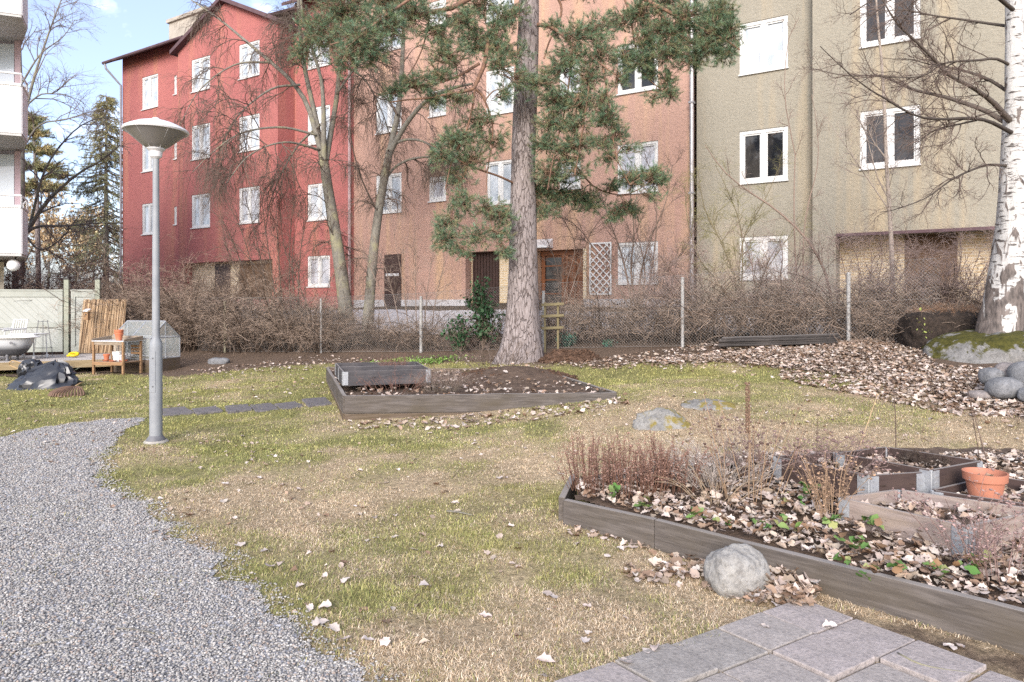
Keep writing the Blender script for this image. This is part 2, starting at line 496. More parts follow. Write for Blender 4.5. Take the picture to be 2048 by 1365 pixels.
M['boulder'] = stonemat('mossy_granite', (.24, .233, .225), (.13, .127, .122), ((.032, .033, .009), (.085, .078, .018)), 2.6, .545, .60)
M['lawnrock'] = stonemat('lichened_rock', (.29, .28, .26), (.155, .148, .138), ((.17, .135, .04), (.24, .19, .06)), 5, .60, .68)
M['cobble'] = stonemat('grey_cobble', (.22, .222, .23), (.135, .138, .146))
M['cobble_pink'] = stonemat('pinkish_cobble', (.27, .24, .23), (.18, .16, .155))
M['palestone'] = stonemat('pale_fieldstone', (.33, .32, .30), (.19, .18, .17))
M['slab'] = stonemat('concrete_slab', (.37, .332, .308), (.27, .243, .226))
M['slab_dark'] = stonemat('grey_concrete_slab', (.33, .303, .28), (.235, .215, .198))
M['slab_warm'] = stonemat('warm_concrete_slab', (.385, .338, .322), (.29, .258, .243))
M['stepstone'] = stonemat('stepping_slab_stone', (.19, .175, .175), (.12, .11, .11))
M['darkboard'] = woodmat('black_tarred_board', (.05, .045, .043), (.03, .027, .026), (.075, .065, .06))
M['bank'] = pmat('black_peat_block', (.05, .036, .028), (.02, .015, .012), 14, .95, 1, 20, dist=.06)
M['path'] = pmat('pale_asphalt', (.52, .52, .54), (.43, .43, .45), 5, .9)
M['leaf'] = amat('dry_leaf', .75, .25)
M['grass'] = amat('grass_blade', .8, .15)
M['gravel'] = amat('gravel_stone', .75, .3)
M['twig'] = amat('bare_twig', .85, .15)
M['needle'] = amat('pine_needle', .55, .3)
M['plant'] = amat('dry_plant', .85, .15)


def barkmat(name, c1, c2, c3, sc_=9, st=(1, 1, .28)):
    m, t, b = nt(name)
    v = coords(t, st)
    vo = N(t, 'ShaderNodeTexVoronoi', feature='DISTANCE_TO_EDGE'); vo.inputs['Scale'].default_value = sc_
    nd = N(t, 'ShaderNodeTexNoise'); nd.inputs['Scale'].default_value = 6; nd.inputs['Detail'].default_value = 4; t.links.new(v, nd.inputs['Vector'])
    vm = N(t, 'ShaderNodeVectorMath', operation='MULTIPLY_ADD'); vm.inputs[1].default_value = (.3,) * 3
    t.links.new(nd.outputs['Color'], vm.inputs[0]); t.links.new(v, vm.inputs[2]); t.links.new(vm.outputs[0], vo.inputs['Vector'])
    f = ramp(t, vo.outputs['Distance'], [(.0, (.15, .15, .15)), (.07, (1, 1, 1))])
    n = noise(t, v, 30, 5, .7)
    col = mix(t, f, c3, ramp(t, n, [(.32, c2), (.62, c1)]))
    low = N(t, 'ShaderNodeSeparateXYZ'); t.links.new(coords(t), low.inputs[0])
    t.links.new(col, b.inputs['Base Color']); b.inputs['Roughness'].default_value = .92; b.inputs['Specular IOR Level'].default_value = .1
    ad = N(t, 'ShaderNodeMath', operation='MULTIPLY_ADD'); ad.inputs[1].default_value = .25; t.links.new(n, ad.inputs[0]); t.links.new(f, ad.inputs[2])
    bump(t, b, ad.outputs[0], .8, .03)
    return m


M['pinebark'] = barkmat('pine_bark', (.30, .262, .255), (.17, .14, .132), (.09, .068, .06), 12, (1, 1, .24))
M['pinelimb'] = pmat('pine_limb_bark', (.24, .135, .085), (.13, .08, .06), 14, .85, .4)
M['alder'] = pmat('mottled_grey_bark', (.215, .20, .17), (.12, .11, .095), 16, .9, .5, stretch=(1, 1, .6), c3=(.25, .235, .15))


def birchmat():
    m, t, b = nt('birch_bark')
    v = coords(t, (1, 1, 4.5))
    n = noise(t, v, 5.5, 5, .6, .3)
    white = ramp(t, noise(t, coords(t, (2, 2, 8)), 8, 4), [(.3, (.36, .35, .335)), (.7, (.50, .49, .475))])
    col = mix(t, ramp(t, n, [(.565, (0, 0, 0)), (.62, (1, 1, 1))]), white, (.06, .05, .045))
    vo = N(t, 'ShaderNodeTexNoise'); vo.inputs['Scale'].default_value = 4.2; vo.inputs['Detail'].default_value = 5; vo.inputs['Distortion'].default_value = .8
    t.links.new(coords(t, (1.5, 1.5, .55)), vo.inputs['Vector'])
    z = N(t, 'ShaderNodeSeparateXYZ'); t.links.new(coords(t), z.inputs[0])
    mr = N(t, 'ShaderNodeMapRange'); mr.inputs['From Min'].default_value = 2.1; mr.inputs['From Max'].default_value = .1; mr.inputs['To Min'].default_value = -.22; mr.inputs['To Max'].default_value = .20
    t.links.new(z.outputs[2], mr.inputs['Value'])
    a0_ = N(t, 'ShaderNodeMath', operation='MULTIPLY_ADD'); a0_.inputs[1].default_value = 1.9; a0_.inputs[2].default_value = -.45; t.links.new(vo.outputs['Fac'], a0_.inputs[0])
    a = N(t, 'ShaderNodeMath', operation='ADD'); t.links.new(a0_.outputs[0], a.inputs[0]); t.links.new(mr.outputs[0], a.inputs[1])
    low = ramp(t, a.outputs[0], [(.49, (0, 0, 0)), (.54, (1, 1, 1))])
    dark = ramp(t, noise(t, coords(t, (1, 1, .3)), 22, 4), [(.35, (.055, .045, .04)), (.65, (.17, .14, .125))])
    col = mix(t, low, col, dark)
    t.links.new(col, b.inputs['Base Color']); b.inputs['Roughness'].default_value = .75
    bump(t, b, a.outputs[0], .6, .03)
    return m


M['birch'] = birchmat()
# ================================================================= FACADES
FO = np.array([(703 - 1024) / F * 24.45, 24.45])
FD = np.array([23.07, -13.86]); FD /= np.linalg.norm(FD)
FN = np.array([FD[1], -FD[0]])                 # towards the viewer
if FN[1] > 0: FN = -FN


def fs(u, off=0.):
    k = (u - 1024) / F
    o = FO + off * FN
    # o + s d = t (k,1)
    s = (k * o[1] - o[0]) / (FD[0] - k * FD[1])
    return s, (o + s * FD)[1]


def fz(u, v, off=0.):
    return CH - (v - HV) / F * fs(u, off)[1]


def fx(s, off, z):
    p = FO + s * FD + off * FN
    return (p[0], p[1], z)


def fbox(mb, s0, s1, o0, o1, z0, z1):
    c = [(s0, o1), (s1, o1), (s1, o0), (s0, o0)]
    mb.hexa([fx(s, o, z0) for s, o in c], [fx(s, o, z1) for s, o in c]); return mb


def wallface(mb, s0, s1, z0, z1, off, holes, depth=.16):
    S = sorted({s0, s1, *[h[k] for h in holes for k in (0, 1) if s0 < h[k] < s1]}); Z = sorted({z0, z1, *[h[k] for h in holes for k in (2, 3) if z0 < h[k] < z1]})
    for i in range(len(S) - 1):
        for j in range(len(Z) - 1):
            cs, cz = (S[i] + S[i + 1]) / 2, (Z[j] + Z[j + 1]) / 2
            if any(h[0] < cs < h[1] and h[2] < cz < h[3] for h in holes): continue
            mb.add([fx(S[i], off, Z[j]), fx(S[i + 1], off, Z[j]), fx(S[i + 1], off, Z[j + 1]), fx(S[i], off, Z[j + 1])], [(0, 1, 2, 3)])
    for h in holes:
        a, b, c, d = h[:4]; dp = h[4] if len(h) > 4 else depth
        f = lambda s, z: [fx(s, off, z), fx(s, off - dp, z)]
        mb.add(f(a, c) + f(a, d), [(0, 1, 3, 2)]); mb.add(f(b, c) + f(b, d), [(0, 2, 3, 1)])
        mb.add(f(a, d) + f(b, d), [(0, 1, 3, 2)]); mb.add(f(a, c) + f(b, c), [(0, 2, 3, 1)])


def window(par, loc, h, off, pane='pane_light', mull=1, cross=False, frame=.075, paneR=None, mpos=.5):
    a, b, c, d = h[:4]
    mb = MB(); o0, o1 = off - .12, off - .025
    fbox(mb, a, b, o0, o1, d - frame, d); fbox(mb, a, b, o0, o1, c, c + frame)
    fbox(mb, a, a + frame, o0, o1, c + frame, d - frame); fbox(mb, b - frame, b, o0, o1, c + frame, d - frame)
    cuts = []
    if mull:
        m_ = a + (b - a) * mpos
        fbox(mb, m_ - .055, m_ + .055, o0, o1, c + frame, d - frame); cuts = [m_]
    # casement rails
    e = [a + frame] + [x for q in cuts for x in (q - .055, q + .055)] + [b - frame]
    for i in range(0, len(e), 2):
        x0, x1 = e[i], e[i + 1]; q = .04
        for (p0, p1, r0, r1) in ((x0, x1, d - frame - q, d - frame), (x0, x1, c + frame, c + frame + q), (x0, x0 + q, c + frame + q, d - frame - q), (x1 - q, x1, c + frame + q, d - frame - q)):
            fbox(mb, p0, p1, o0 + .02, o1 - .025, r0, r1)
    w = mb.build('window', M['white'], par, loc=loc)
    pn = MB()
    fbox(pn, a + frame, b - frame, off - .11, off - .09, c + frame, d - frame)
    pn.build('pane', M[pane], w, loc=loc)
    sl = MB(); fbox(sl, a - .02, b + .02, off - .03, off + .05, c - .035, c - .003)
    sl.build('sill', M['white' if pane != 'pane_dark' else 'white'], w, loc=loc)
    return w


def hole(u0, u1, vt, vb, off, *ex):
    return (fs(u0, off)[0], fs(u1, off)[0], fz(u0, vb, off), fz(u0, vt, off), *ex)


def uvwall(o, sc_=1):
    me = o.data; uv = me.uv_layers.new(name='UVMap')
    for l in me.loops:
        c = me.vertices[l.vertex_index].co
        uv.data[l.index].uv = ((c.x * FD[0] + c.y * FD[1]) * sc_, c.z * sc_)


def recess(par, loc, h, off, depth, items):
    """brick lined porch behind a wall opening; items: (s0,s1,z0,z1,mat,name,proud)"""
    a, b, c, d = h[:4]
    mb = MB(); fbox(mb, a - .02, b + .02, off - depth - .1, off - depth - .002, c - .3, d + .02)
    o = mb.build('porch_wall', M['brick'], par, loc=loc); uvwall(o)
    return o


# ---------------------------------------------------------------- red building
ZE = fz(245, 132)                                    # eaves
Z0 = .6
loc = (*fx(fs(450)[0], 0, 0)[:2], 0)
red = thing('apartment_building', 'brick red rendered four storey block with a gable, chimney and sheet metal roof', 'building', loc)
GO = .8
sL, sGl, sGr, sR = fs(245)[0], fs(356, GO)[0], fs(553, GO)[0], fs(703)[0]
sP = fs(450, GO)[0]; zP = fz(450, 6, GO)
sGr = 2 * sP - sGl
zGe = fz(356, 104, GO)
LW = [hole(284, 316, t_, b_, 0) for t_, b_ in ((156, 221), (281, 345), (409, 470))]
NW = [hole(348, 353.5, t_, b_, 0) for t_, b_ in ((152, 190), (284, 319), (414, 450))]
GW = [hole(383, 420, t_, b_, GO) for t_, b_ in ((121, 186), (253, 321), (391, 457))] + [hole(478, 519, t_, b_, GO) for t_, b_ in ((91, 160), (235, 305), (377, 448))]
RW = [hole(615, 660, t_, b_, 0) for t_, b_ in ((58, 140), (218, 291), (370, 442), (513, 574))]
RR = hole(369, 545, 527, 600, GO, .35)
mb = MB()
wallface(mb, sL, sGl, Z0, ZE + .3, 0, LW + NW)
wallface(mb, sGl, sGr, Z0, zGe, GO, GW + [RR])
wallface(mb, sGr, sR, Z0, ZE + .3, 0, RW)
mb.add([fx(sGl, GO, zGe), fx(sGr, GO, zGe), fx(sP, GO, zP)], [(0, 1, 2)])
for s_ in (sGl, sGr):
    mb.add([fx(s_, GO, Z0), fx(s_, 0, Z0), fx(s_, 0, zGe), fx(s_, GO, zGe)], [(0, 1, 2, 3)])
mb.add([fx(sL, 0, Z0), fx(sL, -10, Z0), fx(sL, -10, ZE), fx(sL, 0, ZE)], [(0, 1, 2, 3)])
mb.add([fx(sR, 0, Z0), fx(sR, -10, Z0), fx(sR, -10, ZE), fx(sR, 0, ZE)], [(0, 1, 2, 3)])
for s_ in (sL, sR): mb.add([fx(s_, 0, ZE - .001), fx(s_, 0, ZE + .3), fx(s_, -5, ZE + 3.18), fx(s_, -10, ZE - .001)], [(0, 1, 2, 3)])
mb.add([fx(sL, -10, Z0), fx(sR, -10, Z0), fx(sR, -10, ZE), fx(sL, -10, ZE)], [(0, 1, 2, 3)])
mb.build('wall', M['red'], red, loc=loc)
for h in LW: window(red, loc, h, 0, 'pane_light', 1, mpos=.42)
for h in NW: window(red, loc, h, 0, 'pane_light', 0, frame=.05)
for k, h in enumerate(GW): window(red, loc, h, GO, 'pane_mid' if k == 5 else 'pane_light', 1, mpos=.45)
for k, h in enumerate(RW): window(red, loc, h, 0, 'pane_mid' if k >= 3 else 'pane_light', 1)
recess(red, loc, RR, GO, .35, [])


def fdoor(par, loc, u0, u1, vt, off, mat, name='door', zb=1.2, proud=.03):
    s0, s1 = fs(u0, off)[0], fs(u1, off)[0]; zt = fz(u0, vt, off)
    mb = MB(); fbox(mb, s0, s1, off - .05, off + proud, zb, zt)
    d = mb.build(name, M[mat], par, loc=loc)
    return d, s0, s1, zt


d, s0, s1, zt = fdoor(red, loc, 431, 461, 529, GO - .35, 'doordark')
d, s0, s1, zt = fdoor(red, loc, 480, 545, 529, GO - .35, 'shade_brown', 'porch_shade_panel')  # dark brown panel standing in for the shade inside the porch
d2, s0, s1, zt = fdoor(red, loc, 553, 570, 520, 0, 'doorwood', 'door')
# roofs: wing, right part and gable
th = .12


def roofslab(mb, pts, t=th):
    pts = [np.array(p, float) for p in pts]
    mb.hexa(pts, [p + np.array([0, 0, t]) for p in pts])


mb = MB()
roofslab(mb, [fx(sL - .45, .55, ZE), fx(sGl + .1, .55, ZE), fx(sGl + .1, -5, ZE + 3.2), fx(sL - .45, -5, ZE + 3.2)])
roofslab(mb, [fx(sL - .45, -5, ZE + 3.2), fx(sR, -5, ZE + 3.2), fx(sR, -10.6, ZE - .1), fx(sL - .45, -10.6, ZE - .1)])
roofslab(mb, [fx(sGr - .1, .55, ZE), fx(sR, .55, ZE), fx(sR, -5, ZE + 3.2), fx(sGr - .1, -5, ZE + 3.2)])
g0, g1 = GO + .25, -6
roofslab(mb, [fx(sGl - .2, g0, zGe - .15), fx(sP, g0, zP + .02), fx(sP, g1, zP + .02), fx(sGl - .2, g1, zGe - .15)], .16)
roofslab(mb, [fx(sP, g0, zP + .02), fx(sGr + .2, g0, zGe - .15), fx(sGr + .2, g1, zGe - .15), fx(sP, g1, zP + .02)], .16)
roof = mb.build('roof', M['roof'], red, loc=loc)
mb = MB(); offc = -3.2
sc0, sc1 = fs(338, offc)[0], fs(412, offc)[0]
fbox(mb, sc0, sc1, offc - 1.6, offc, ZE + 1, fz(365, 38, offc))
fbox(mb, sc0 - .1, sc1 + .1, offc - 1.7, offc + .1, fz(365, 38, offc), fz(365, 31, offc))
mb.build('chimney', M['chimney'], roof, loc=loc)
mb = MB(); mb.tube([fx(sL - .5, .62, ZE + .02), fx(sGl + .05, .62, ZE + .02)], .07, 8)
mb.build('gutter', M['roof'], roof, loc=loc)
mb = MB(); mb.tube([fx(sL - .35, .62, ZE), fx(sL - .3, .6, ZE - .25), fx(sL + .02, .09, ZE - .95), fx(sL + .02, .09, 1.0)], .05, 8)
mb.build('downpipe', M['pipe_grey'], red, loc=loc)
mb = MB(); mb.tube([fx(sR - .02, .08, ZE), fx(sR - .02, .08, 1.1)], .055, 8); mb.build('downpipe', M['pipe'], red, loc=loc)

# ---------------------------------------------------------------- terracotta building
BO = -.12; ZT = 16.5
locb = (*fx(fs(1000)[0], 0, 0)[:2], 0)
brn = thing('apartment_building', 'terracotta rendered block with white windows, brown doors and white trellis behind the pine', 'building', locb)
sB1 = fs(1388, BO)[0]
BW = [hole(752, 803, t_, b_, BO) for t_, b_ in ((32, 108), (193, 269), (351, 428))]
BS = [hole(858, 892, t_, b_, BO) for t_, b_ in ((6, 54), (184, 235), (355, 404))]
BM = [hole(972, 1028, t_, b_, BO) for t_, b_ in ((-50, 45), (143, 232), (325, 411))]
BT = [hole(1119, 1161, t_, b_, BO) for t_, b_ in ((-60, 0), (135, 190), (326, 380))]
BB = [hole(1235, 1316, t_, b_, BO) for t_, b_ in ((-105, -5), (93, 190), (291, 389), (486, 568))]
BR = hole(931, 1042, 505, 620, BO, .35); BD = hole(1075, 1168, 502, 640, BO, .3)
mb = MB(); wallface(mb, sR, sB1, 1.62, ZT, BO, BW + BS + BM + BT + BB + [BR, BD])
mb.add([fx(sR, BO, ZE), fx(sR, -10, ZE), fx(sR, -10, ZT), fx(sR, BO, ZT)], [(0, 1, 2, 3)])
mb.add([fx(sR, -10, Z0), fx(sB1, -10, Z0), fx(sB1, -10, ZT), fx(sR, -10, ZT)], [(0, 1, 2, 3)])
mb.build('wall', M['brown'], brn, loc=locb)
mb = MB(); fbox(mb, sR + .01, BR[0], BO - .3, BO + .03, .8, 1.62); fbox(mb, BR[1], BD[0], BO - .3, BO + .03, .8, 1.62); fbox(mb, BD[1], sB1, BO - .3, BO + .03, .8, 1.62)
mb.build('plinth', M['plinth'], brn, loc=locb)
mb = MB(); roofslab(mb, [fx(sR, .5, ZT), fx(sB1, .5, ZT), fx(sB1, -5, ZT + 3), fx(sR, -5, ZT + 3)]); roofslab(mb, [fx(sR, -5, ZT + 3), fx(sB1, -5, ZT + 3), fx(sB1, -10.5, ZT), fx(sR, -10.5, ZT)])
mb.build('roof', M['roof'], brn, loc=locb)
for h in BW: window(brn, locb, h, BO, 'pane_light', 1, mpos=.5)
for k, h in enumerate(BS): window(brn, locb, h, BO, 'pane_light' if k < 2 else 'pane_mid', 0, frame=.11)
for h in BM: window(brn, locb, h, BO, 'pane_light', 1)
for h in BT: window(brn, locb, h, BO, 'pane_mid', 0, frame=.11)
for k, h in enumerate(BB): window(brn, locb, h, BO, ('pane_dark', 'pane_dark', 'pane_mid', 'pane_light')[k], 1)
recess(brn, locb, BR, BO, .35, []); recess(brn, locb, BD, BO, .3, [])
d, s0, s1, zt = fdoor(brn, locb, 946, 999, 506, BO - .35, 'doordark')
mb = MB()
for k in range(9):
    x = s0 + (s1 - s0) * (k + .5) / 9; fbox(mb, x - .035, x + .035, BO - .32, BO - .29, 1.25, zt - .05)
mb.build('batten', M['doordark'], d, loc=locb)
d, s0, s1, zt = fdoor(brn, locb, 770, 803, 510, BO, 'doordark', proud=.04)
mb = MB(); fbox(mb, s0 + .08, s1 - .08, BO + .04, BO + .055, zt - .75, zt - .66); mb.build('door_plate', M['tin'], d, loc=locb)
# varnished double door with glazed side panel
d, s0, s1, zt = fdoor(brn, locb, 1076, 1166, 504, BO - .3, 'doorwood')
mb = MB()
W_ = s1 - s0
for x in (0, .16, .6, .68, .84, 1): fbox(mb, s0 + x * W_ - .05, s0 + x * W_ + .05, BO - .27, BO - .2, 1.25, zt)
fbox(mb, s0, s1, BO - .27, BO - .19, zt - .14, zt)
for k in range(5): fbox(mb, s0 + .05, s0 + .6 * W_, BO - .27, BO - .22, 1.35 + k * .42, 1.39 + k * .42)
mb.build('door_frame', M['doorwood'], d, loc=locb)
mb = MB(); fbox(mb, s0 + .16 * W_ + .05, s0 + .6 * W_ - .05, BO - .275, BO - .25, 1.4, zt - .2); mb.build('door_glass', M['pane_dark'], d, loc=locb)
mb = MB(); s2 = fs(1067, BO)[0]; s3 = fs(1106, BO)[0]
zc = fz(1073, 498, BO)
mb.hexa([fx(s2, BO, zc), fx(s3, BO, zc), fx(s3, BO + .35, zc), fx(s2, BO + .35, zc)], [fx(s2, BO, zc + .28), fx(s3, BO, zc + .28), fx(s3, BO + .35, zc + .06), fx(s2, BO + .35, zc + .06)])
mb.build('canopy', M['tin'], brn, loc=locb)
# brick pilaster and white trellis
mb = MB(); fbox(mb, fs(1167.5, BO)[0], fs(1174, BO)[0], BO, BO + .05, 1.63, fz(1168, 497, BO)); o = mb.build('brick_pilaster', M['brick'], brn, loc=locb); uvwall(o)
t0, t1, tz0, tz1 = fs(1181, BO)[0], fs(1225, BO)[0], fz(1181, 590, BO), fz(1181, 487, BO)
mb = MB(); oo = BO + .06
for a_ in (t0, t1 - .04): fbox(mb, a_, a_ + .04, oo, oo + .03, tz0, tz1)
fbox(mb, t0, t1, oo + .001, oo + .031, tz1 - .04, tz1); fbox(mb, t0, t1, oo + .001, oo + .031, tz0, tz0 + .04)
w_, h_ = t1 - t0, tz1 - tz0
for sgn in (1, -1):
    c0 = -h_ if sgn > 0 else 0
    for k in range(12):
        c_ = c0 + k * .21 + .06
        pts = []
        for s_ in np.linspace(0, w_, 30):
            z_ = s_ * sgn + (c_ if sgn > 0 else c_)
            if 0 <= z_ <= h_: pts.append((s_, z_))
        if len(pts) < 2: continue
        (a0, b0), (a1, b1) = pts[0], pts[-1]
        q = .016; o2 = oo + (.004 if sgn > 0 else .016)
        mb.hexa([fx(t0 + a0, o2, tz0 + b0 - q * 1.4), fx(t0 + a1, o2, tz0 + b1 - q * 1.4), fx(t0 + a1, o2 + .01, tz0 + b1 - q * 1.4), fx(t0 + a0, o2 + .01, tz0 + b0 - q * 1.4)],
                [fx(t0 + a0, o2, tz0 + b0 + q * 1.4), fx(t0 + a1, o2, tz0 + b1 + q * 1.4), fx(t0 + a1, o2 + .01, tz0 + b1 + q * 1.4), fx(t0 + a0, o2 + .01, tz0 + b0 + q * 1.4)])
mb.build('trellis', M['white'], brn, loc=locb)
mb = MB(); mb.tube([fx(sB1 - .02, .02, ZT), fx(sB1 - .02, .02, 1.1)], .055, 8)
for z_ in np.arange(2, 14, 2.4): mb.box(0, 0, 0, 0, 0, 0) if 0 else fbox(mb, sB1 - .09, sB1 + .05, -.06, .09, z_, z_ + .05)
mb.build('downpipe', M['pipe_grey'], brn, loc=locb)
# warm stains come with the material; small wall lamp plate omitted

# ---------------------------------------------------------------- olive building
loco = (*fx(fs(1640)[0], 0, 0)[:2], 0)
olv = thing('apartment_building', 'olive grey roughcast block with dark white-framed windows behind the birch', 'building', loco)
OL, OR = -.38, 0.
sC = fs(1625, OR)[0]; sE = fs(2048, OR)[0] + 4
OW = [hole(1479, 1576, t_, b_, OL) for t_, b_ in ((-170, -68), (49, 151), (264, 368), (475, 559))]
OX = [hole(1720, 1841, t_, b_, OR) for t_, b_ in ((-20, 96), (224, 339))] + [hole(2043, 2150, t_, b_, OR) for t_, b_ in ((-80, 40), (184, 305))]
OD = hole(1672, 2040, 470, 660, OR, .9)
OD = (OD[0], OD[1], .9, OD[3], .9)
mb = MB(); wallface(mb, sB1, sC, .9, ZT, OL, OW); wallface(mb, sC, sE, .9, ZT, OR, OX + [OD])
mb.add([fx(sC, OR, .9), fx(sC, OL, .9), fx(sC, OL, ZT), fx(sC, OR, ZT)], [(0, 1, 2, 3)])
mb.add([fx(sE, OR, .9), fx(sE, -10, .9), fx(sE, -10, ZT), fx(sE, OR, ZT)], [(0, 1, 2, 3)])
mb.add([fx(sB1, -10, .9), fx(sE, -10, .9), fx(sE, -10, ZT), fx(sB1, -10, ZT)], [(0, 1, 2, 3)])
mb.build('wall', M['olive'], olv, loc=loco)
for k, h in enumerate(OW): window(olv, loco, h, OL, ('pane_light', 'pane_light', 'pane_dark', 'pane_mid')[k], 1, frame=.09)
for h in OX: window(olv, loco, h, OR, 'pane_dark', 1, frame=.09)
recess(olv, loco, OD, OR, .9, [])
fdoor(olv, loco, 1810, 1915, 472, OR - .9, 'shade_brown', 'door', .95)
mb = MB(); fbox(mb, OD[0], OD[1], OR - .02, OR + .06, OD[3] - .05, OD[3] + .02); mb.build('lintel', M['roof'], olv, loc=loco)
mb = MB(); roofslab(mb, [fx(sB1, .5, ZT), fx(sE, .5, ZT), fx(sE, -5, ZT + 3), fx(sB1, -5, ZT + 3)]); roofslab(mb, [fx(sB1, -5, ZT + 3), fx(sE, -5, ZT + 3), fx(sE, -10.5, ZT), fx(sB1, -10.5, ZT)])
mb.build('roof', M['roof'], olv, loc=loco)

# ---------------------------------------------------------------- balcony house at the left edge
loch = (-13.5, 18, 0)
bh = thing('apartment_building', 'white balcony house at the edge with ribbed balcony fronts and globe lamp', 'building', loch)


def XY(u, Y): return np.array([(u - 1024) / F * Y, Y])


pl = [XY(-330, 15.2), XY(43, 16.5), XY(54, 17.3), XY(40, 18.6), XY(-330, 18.6)]
mb = MB()
mb.prism([XY(-500, 18.1), XY(8, 18.1), XY(8, 20.5), XY(-500, 20.5)], 0, 2.6)
o = mb.build('ground_floor_wall', M['stoneclad'], bh, loc=loch); me = o.data; uv = me.uv_layers.new(name='UVMap')
for l in me.loops: c = me.vertices[l.vertex_index].co; uv.data[l.index].uv = (c.x + c.y, c.z)
mb = MB(); mb.prism([XY(-500, 18.62), XY(30, 18.62), XY(33, 20.6), XY(-500, 20.6)], 2.6, 10.8); mb.build('wall', M['balc'], bh, loc=loch)
for zb, zt in ((2.78, 3.80), (5.68, 6.74), (8.55, 9.6)):
    bal = MB().prism(pl, zb - .14, zb - .004).build('balcony', M['balc'], bh, loc=loch)
    mb = MB()
    for (A_, B_) in ((pl[0], pl[1]), (pl[1], pl[2]), (pl[2], pl[3])):
        L_ = np.linalg.norm(B_ - A_); n_ = max(2, int(L_ / .05)); D_ = (B_ - A_) / L_; Q_ = np.array([D_[1], -D_[0]])
        for k in range(n_):
            a0 = A_ + D_ * L_ * k / n_; a1 = A_ + D_ * L_ * (k + .62) / n_; a2 = A_ + D_ * L_ * (k + 1) / n_
            mb.prism([a0, a1, a1 + Q_ * .018, a0 + Q_ * .018][::-1], zb - .08, zt)
            mb.prism([a1, a2, a2 + Q_ * .012, a1 + Q_ * .012][::-1], zb - .08, zt)
    mb.build('balcony_front', M['corr'], bal, loc=loch)
    mb = MB()
    q = [np.array([*p, zt]) for p in pl[:4]]
    cap = [(p[0], p[1], zt + .03) for p in pl[:4]]
    for a_, b_ in zip(cap[:-1], cap[1:]): mb.tube([a_, b_], .045, 6)
    mb.build('coping', M['white'], bal, loc=loch)
    mb = MB()
    rail = [(p[0], p[1], zt + .3) for p in pl[:4]]
    mb.tube(rail, .025, 8)
    for a_, b_ in zip(rail[:-1], rail[1:]):
        L_ = np.linalg.norm(np.subtract(b_, a_)); n_ = max(1, int(L_ / .8))
        for k in range(n_ + 1):
            p = np.array(a_) + (np.array(b_) - a_) * k / n_
            mb.tube([p - [0, 0, .3], p], .022, 6)
    mb.build('railing', M['lamp_white'], bal, loc=loch)
for z0, z1 in ((3.9, 5.4), (6.9, 8.3)):
    mb = MB(); mb.prism([XY(-300, 17.6), XY(28, 17.9), XY(28, 17.95), XY(-300, 17.65)], z0, z1); mb.build('glazing_screen', M['balc_glass'], bh, loc=loch)
    mb = MB(); mb.prism([XY(29, 17.9), XY(41, 17.9), XY(41, 18.2), XY(29, 18.2)], z0 - .8, z1 + .1); mb.build('screen_post', pmat('pinkish_panel', (.42, .33, .36), (.36, .27, .30), 4), bh, loc=loch)
gl = P(27, 531, 16.7)
mb = MB(); mb.lathe([(.005, -.14)] + [(.14 * math.sin(a_), -.14 * math.cos(a_)) for a_ in np.linspace(.2, 2.95, 12)], 20, gl)
gb = mb.build('globe_lamp', M['opal'], bh, smooth=True, loc=loch)
mb = MB(); mb.tube([gl + [-.02, .05, .1], gl + [-.1, .3, .35], gl + [-.4, .9, .4]], .02, 6); mb.build('lamp_bracket', M['black'], gb, loc=loch)
# ================================================================= GROUND
ax = np.concatenate([[-500, -250, -120, -60, -40, -30, -24, -20], np.arange(-17, 11.01, .12), [12, 13, 15, 18, 24, 30, 40, 60, 120, 250, 500]])
ay = np.concatenate([[-500, -200, -60, -20, -8, -3, 0], np.arange(1.2, 22.01, .12), [22.6, 23.5, 25, 27, 30, 34, 40, 48, 60, 120, 250, 600]])
GX, GY = np.meshgrid(ax, ay)
GZ = gz(GX, GY)
nx, ny = len(ax), len(ay)
i, j = np.meshgrid(np.arange(nx - 1), np.arange(ny - 1)); b0 = (j * nx + i).ravel()
Fq = np.stack([b0, b0 + 1, b0 + nx + 1, b0 + nx], -1)


# fence line and lawn edge
FA, FB = np.array([3.41, 13.65]), np.array([-2.24, 16.6])
fdir = unit(FB - FA); fnor = np.array([fdir[1], -fdir[0]])
if fnor[1] > 0: fnor = -fnor


def fence_d(x, y):      # distance in front of the fence line
    return (np.asarray(x) - FA[0]) * fnor[0] + (np.asarray(y) - FA[1]) * fnor[1]


LAWN_EDGE = np.array([G(u, v)[:2] for u, v in [(0, 742), (220, 748), (360, 752), (460, 742), (640, 728), (860, 722), (1080, 728), (1190, 730), (1300, 724), (1430, 722), (1560, 738), (1680, 752), (1800, 772), (1900, 800), (2048, 830), (2300, 870)]])


def lawn_s(x, y):        # >0 inside the lawn (towards the viewer), metres along depth
    # use angular coordinate u so the edge follows the picture of the border on the ground
    u = np.asarray(x) / np.maximum(np.asarray(y), .1)
    eu = LAWN_EDGE[:, 0] / LAWN_EDGE[:, 1]
    return np.interp(u, eu, LAWN_EDGE[:, 1]) - np.asarray(y)


GRAV = [G(u, v)[:2] for u, v in [(745, 1365), (640, 1312), (565, 1245), (480, 1172), (405, 1100), (345, 1072), (300, 1030), (240, 990), (197, 957), (186, 932), (200, 905), (232, 880), (262, 856), (292, 838), (240, 838), (150, 848), (60, 862), (0, 876)]]
GRAV = [(-.75, 2.0), (-.6, 2.5)] + [tuple(p) for p in GRAV] + [(-12, 6.9), (-12, 2.0)]


def in_gravel(x, y, w=.06):
    x = x + (fbm(x, y, 5, 31, 2) - .5) * w * 2.6; y = y + (fbm(x, y, 5, 57, 2) - .5) * w * 2.6
    return pinpoly(x, y, GRAV)


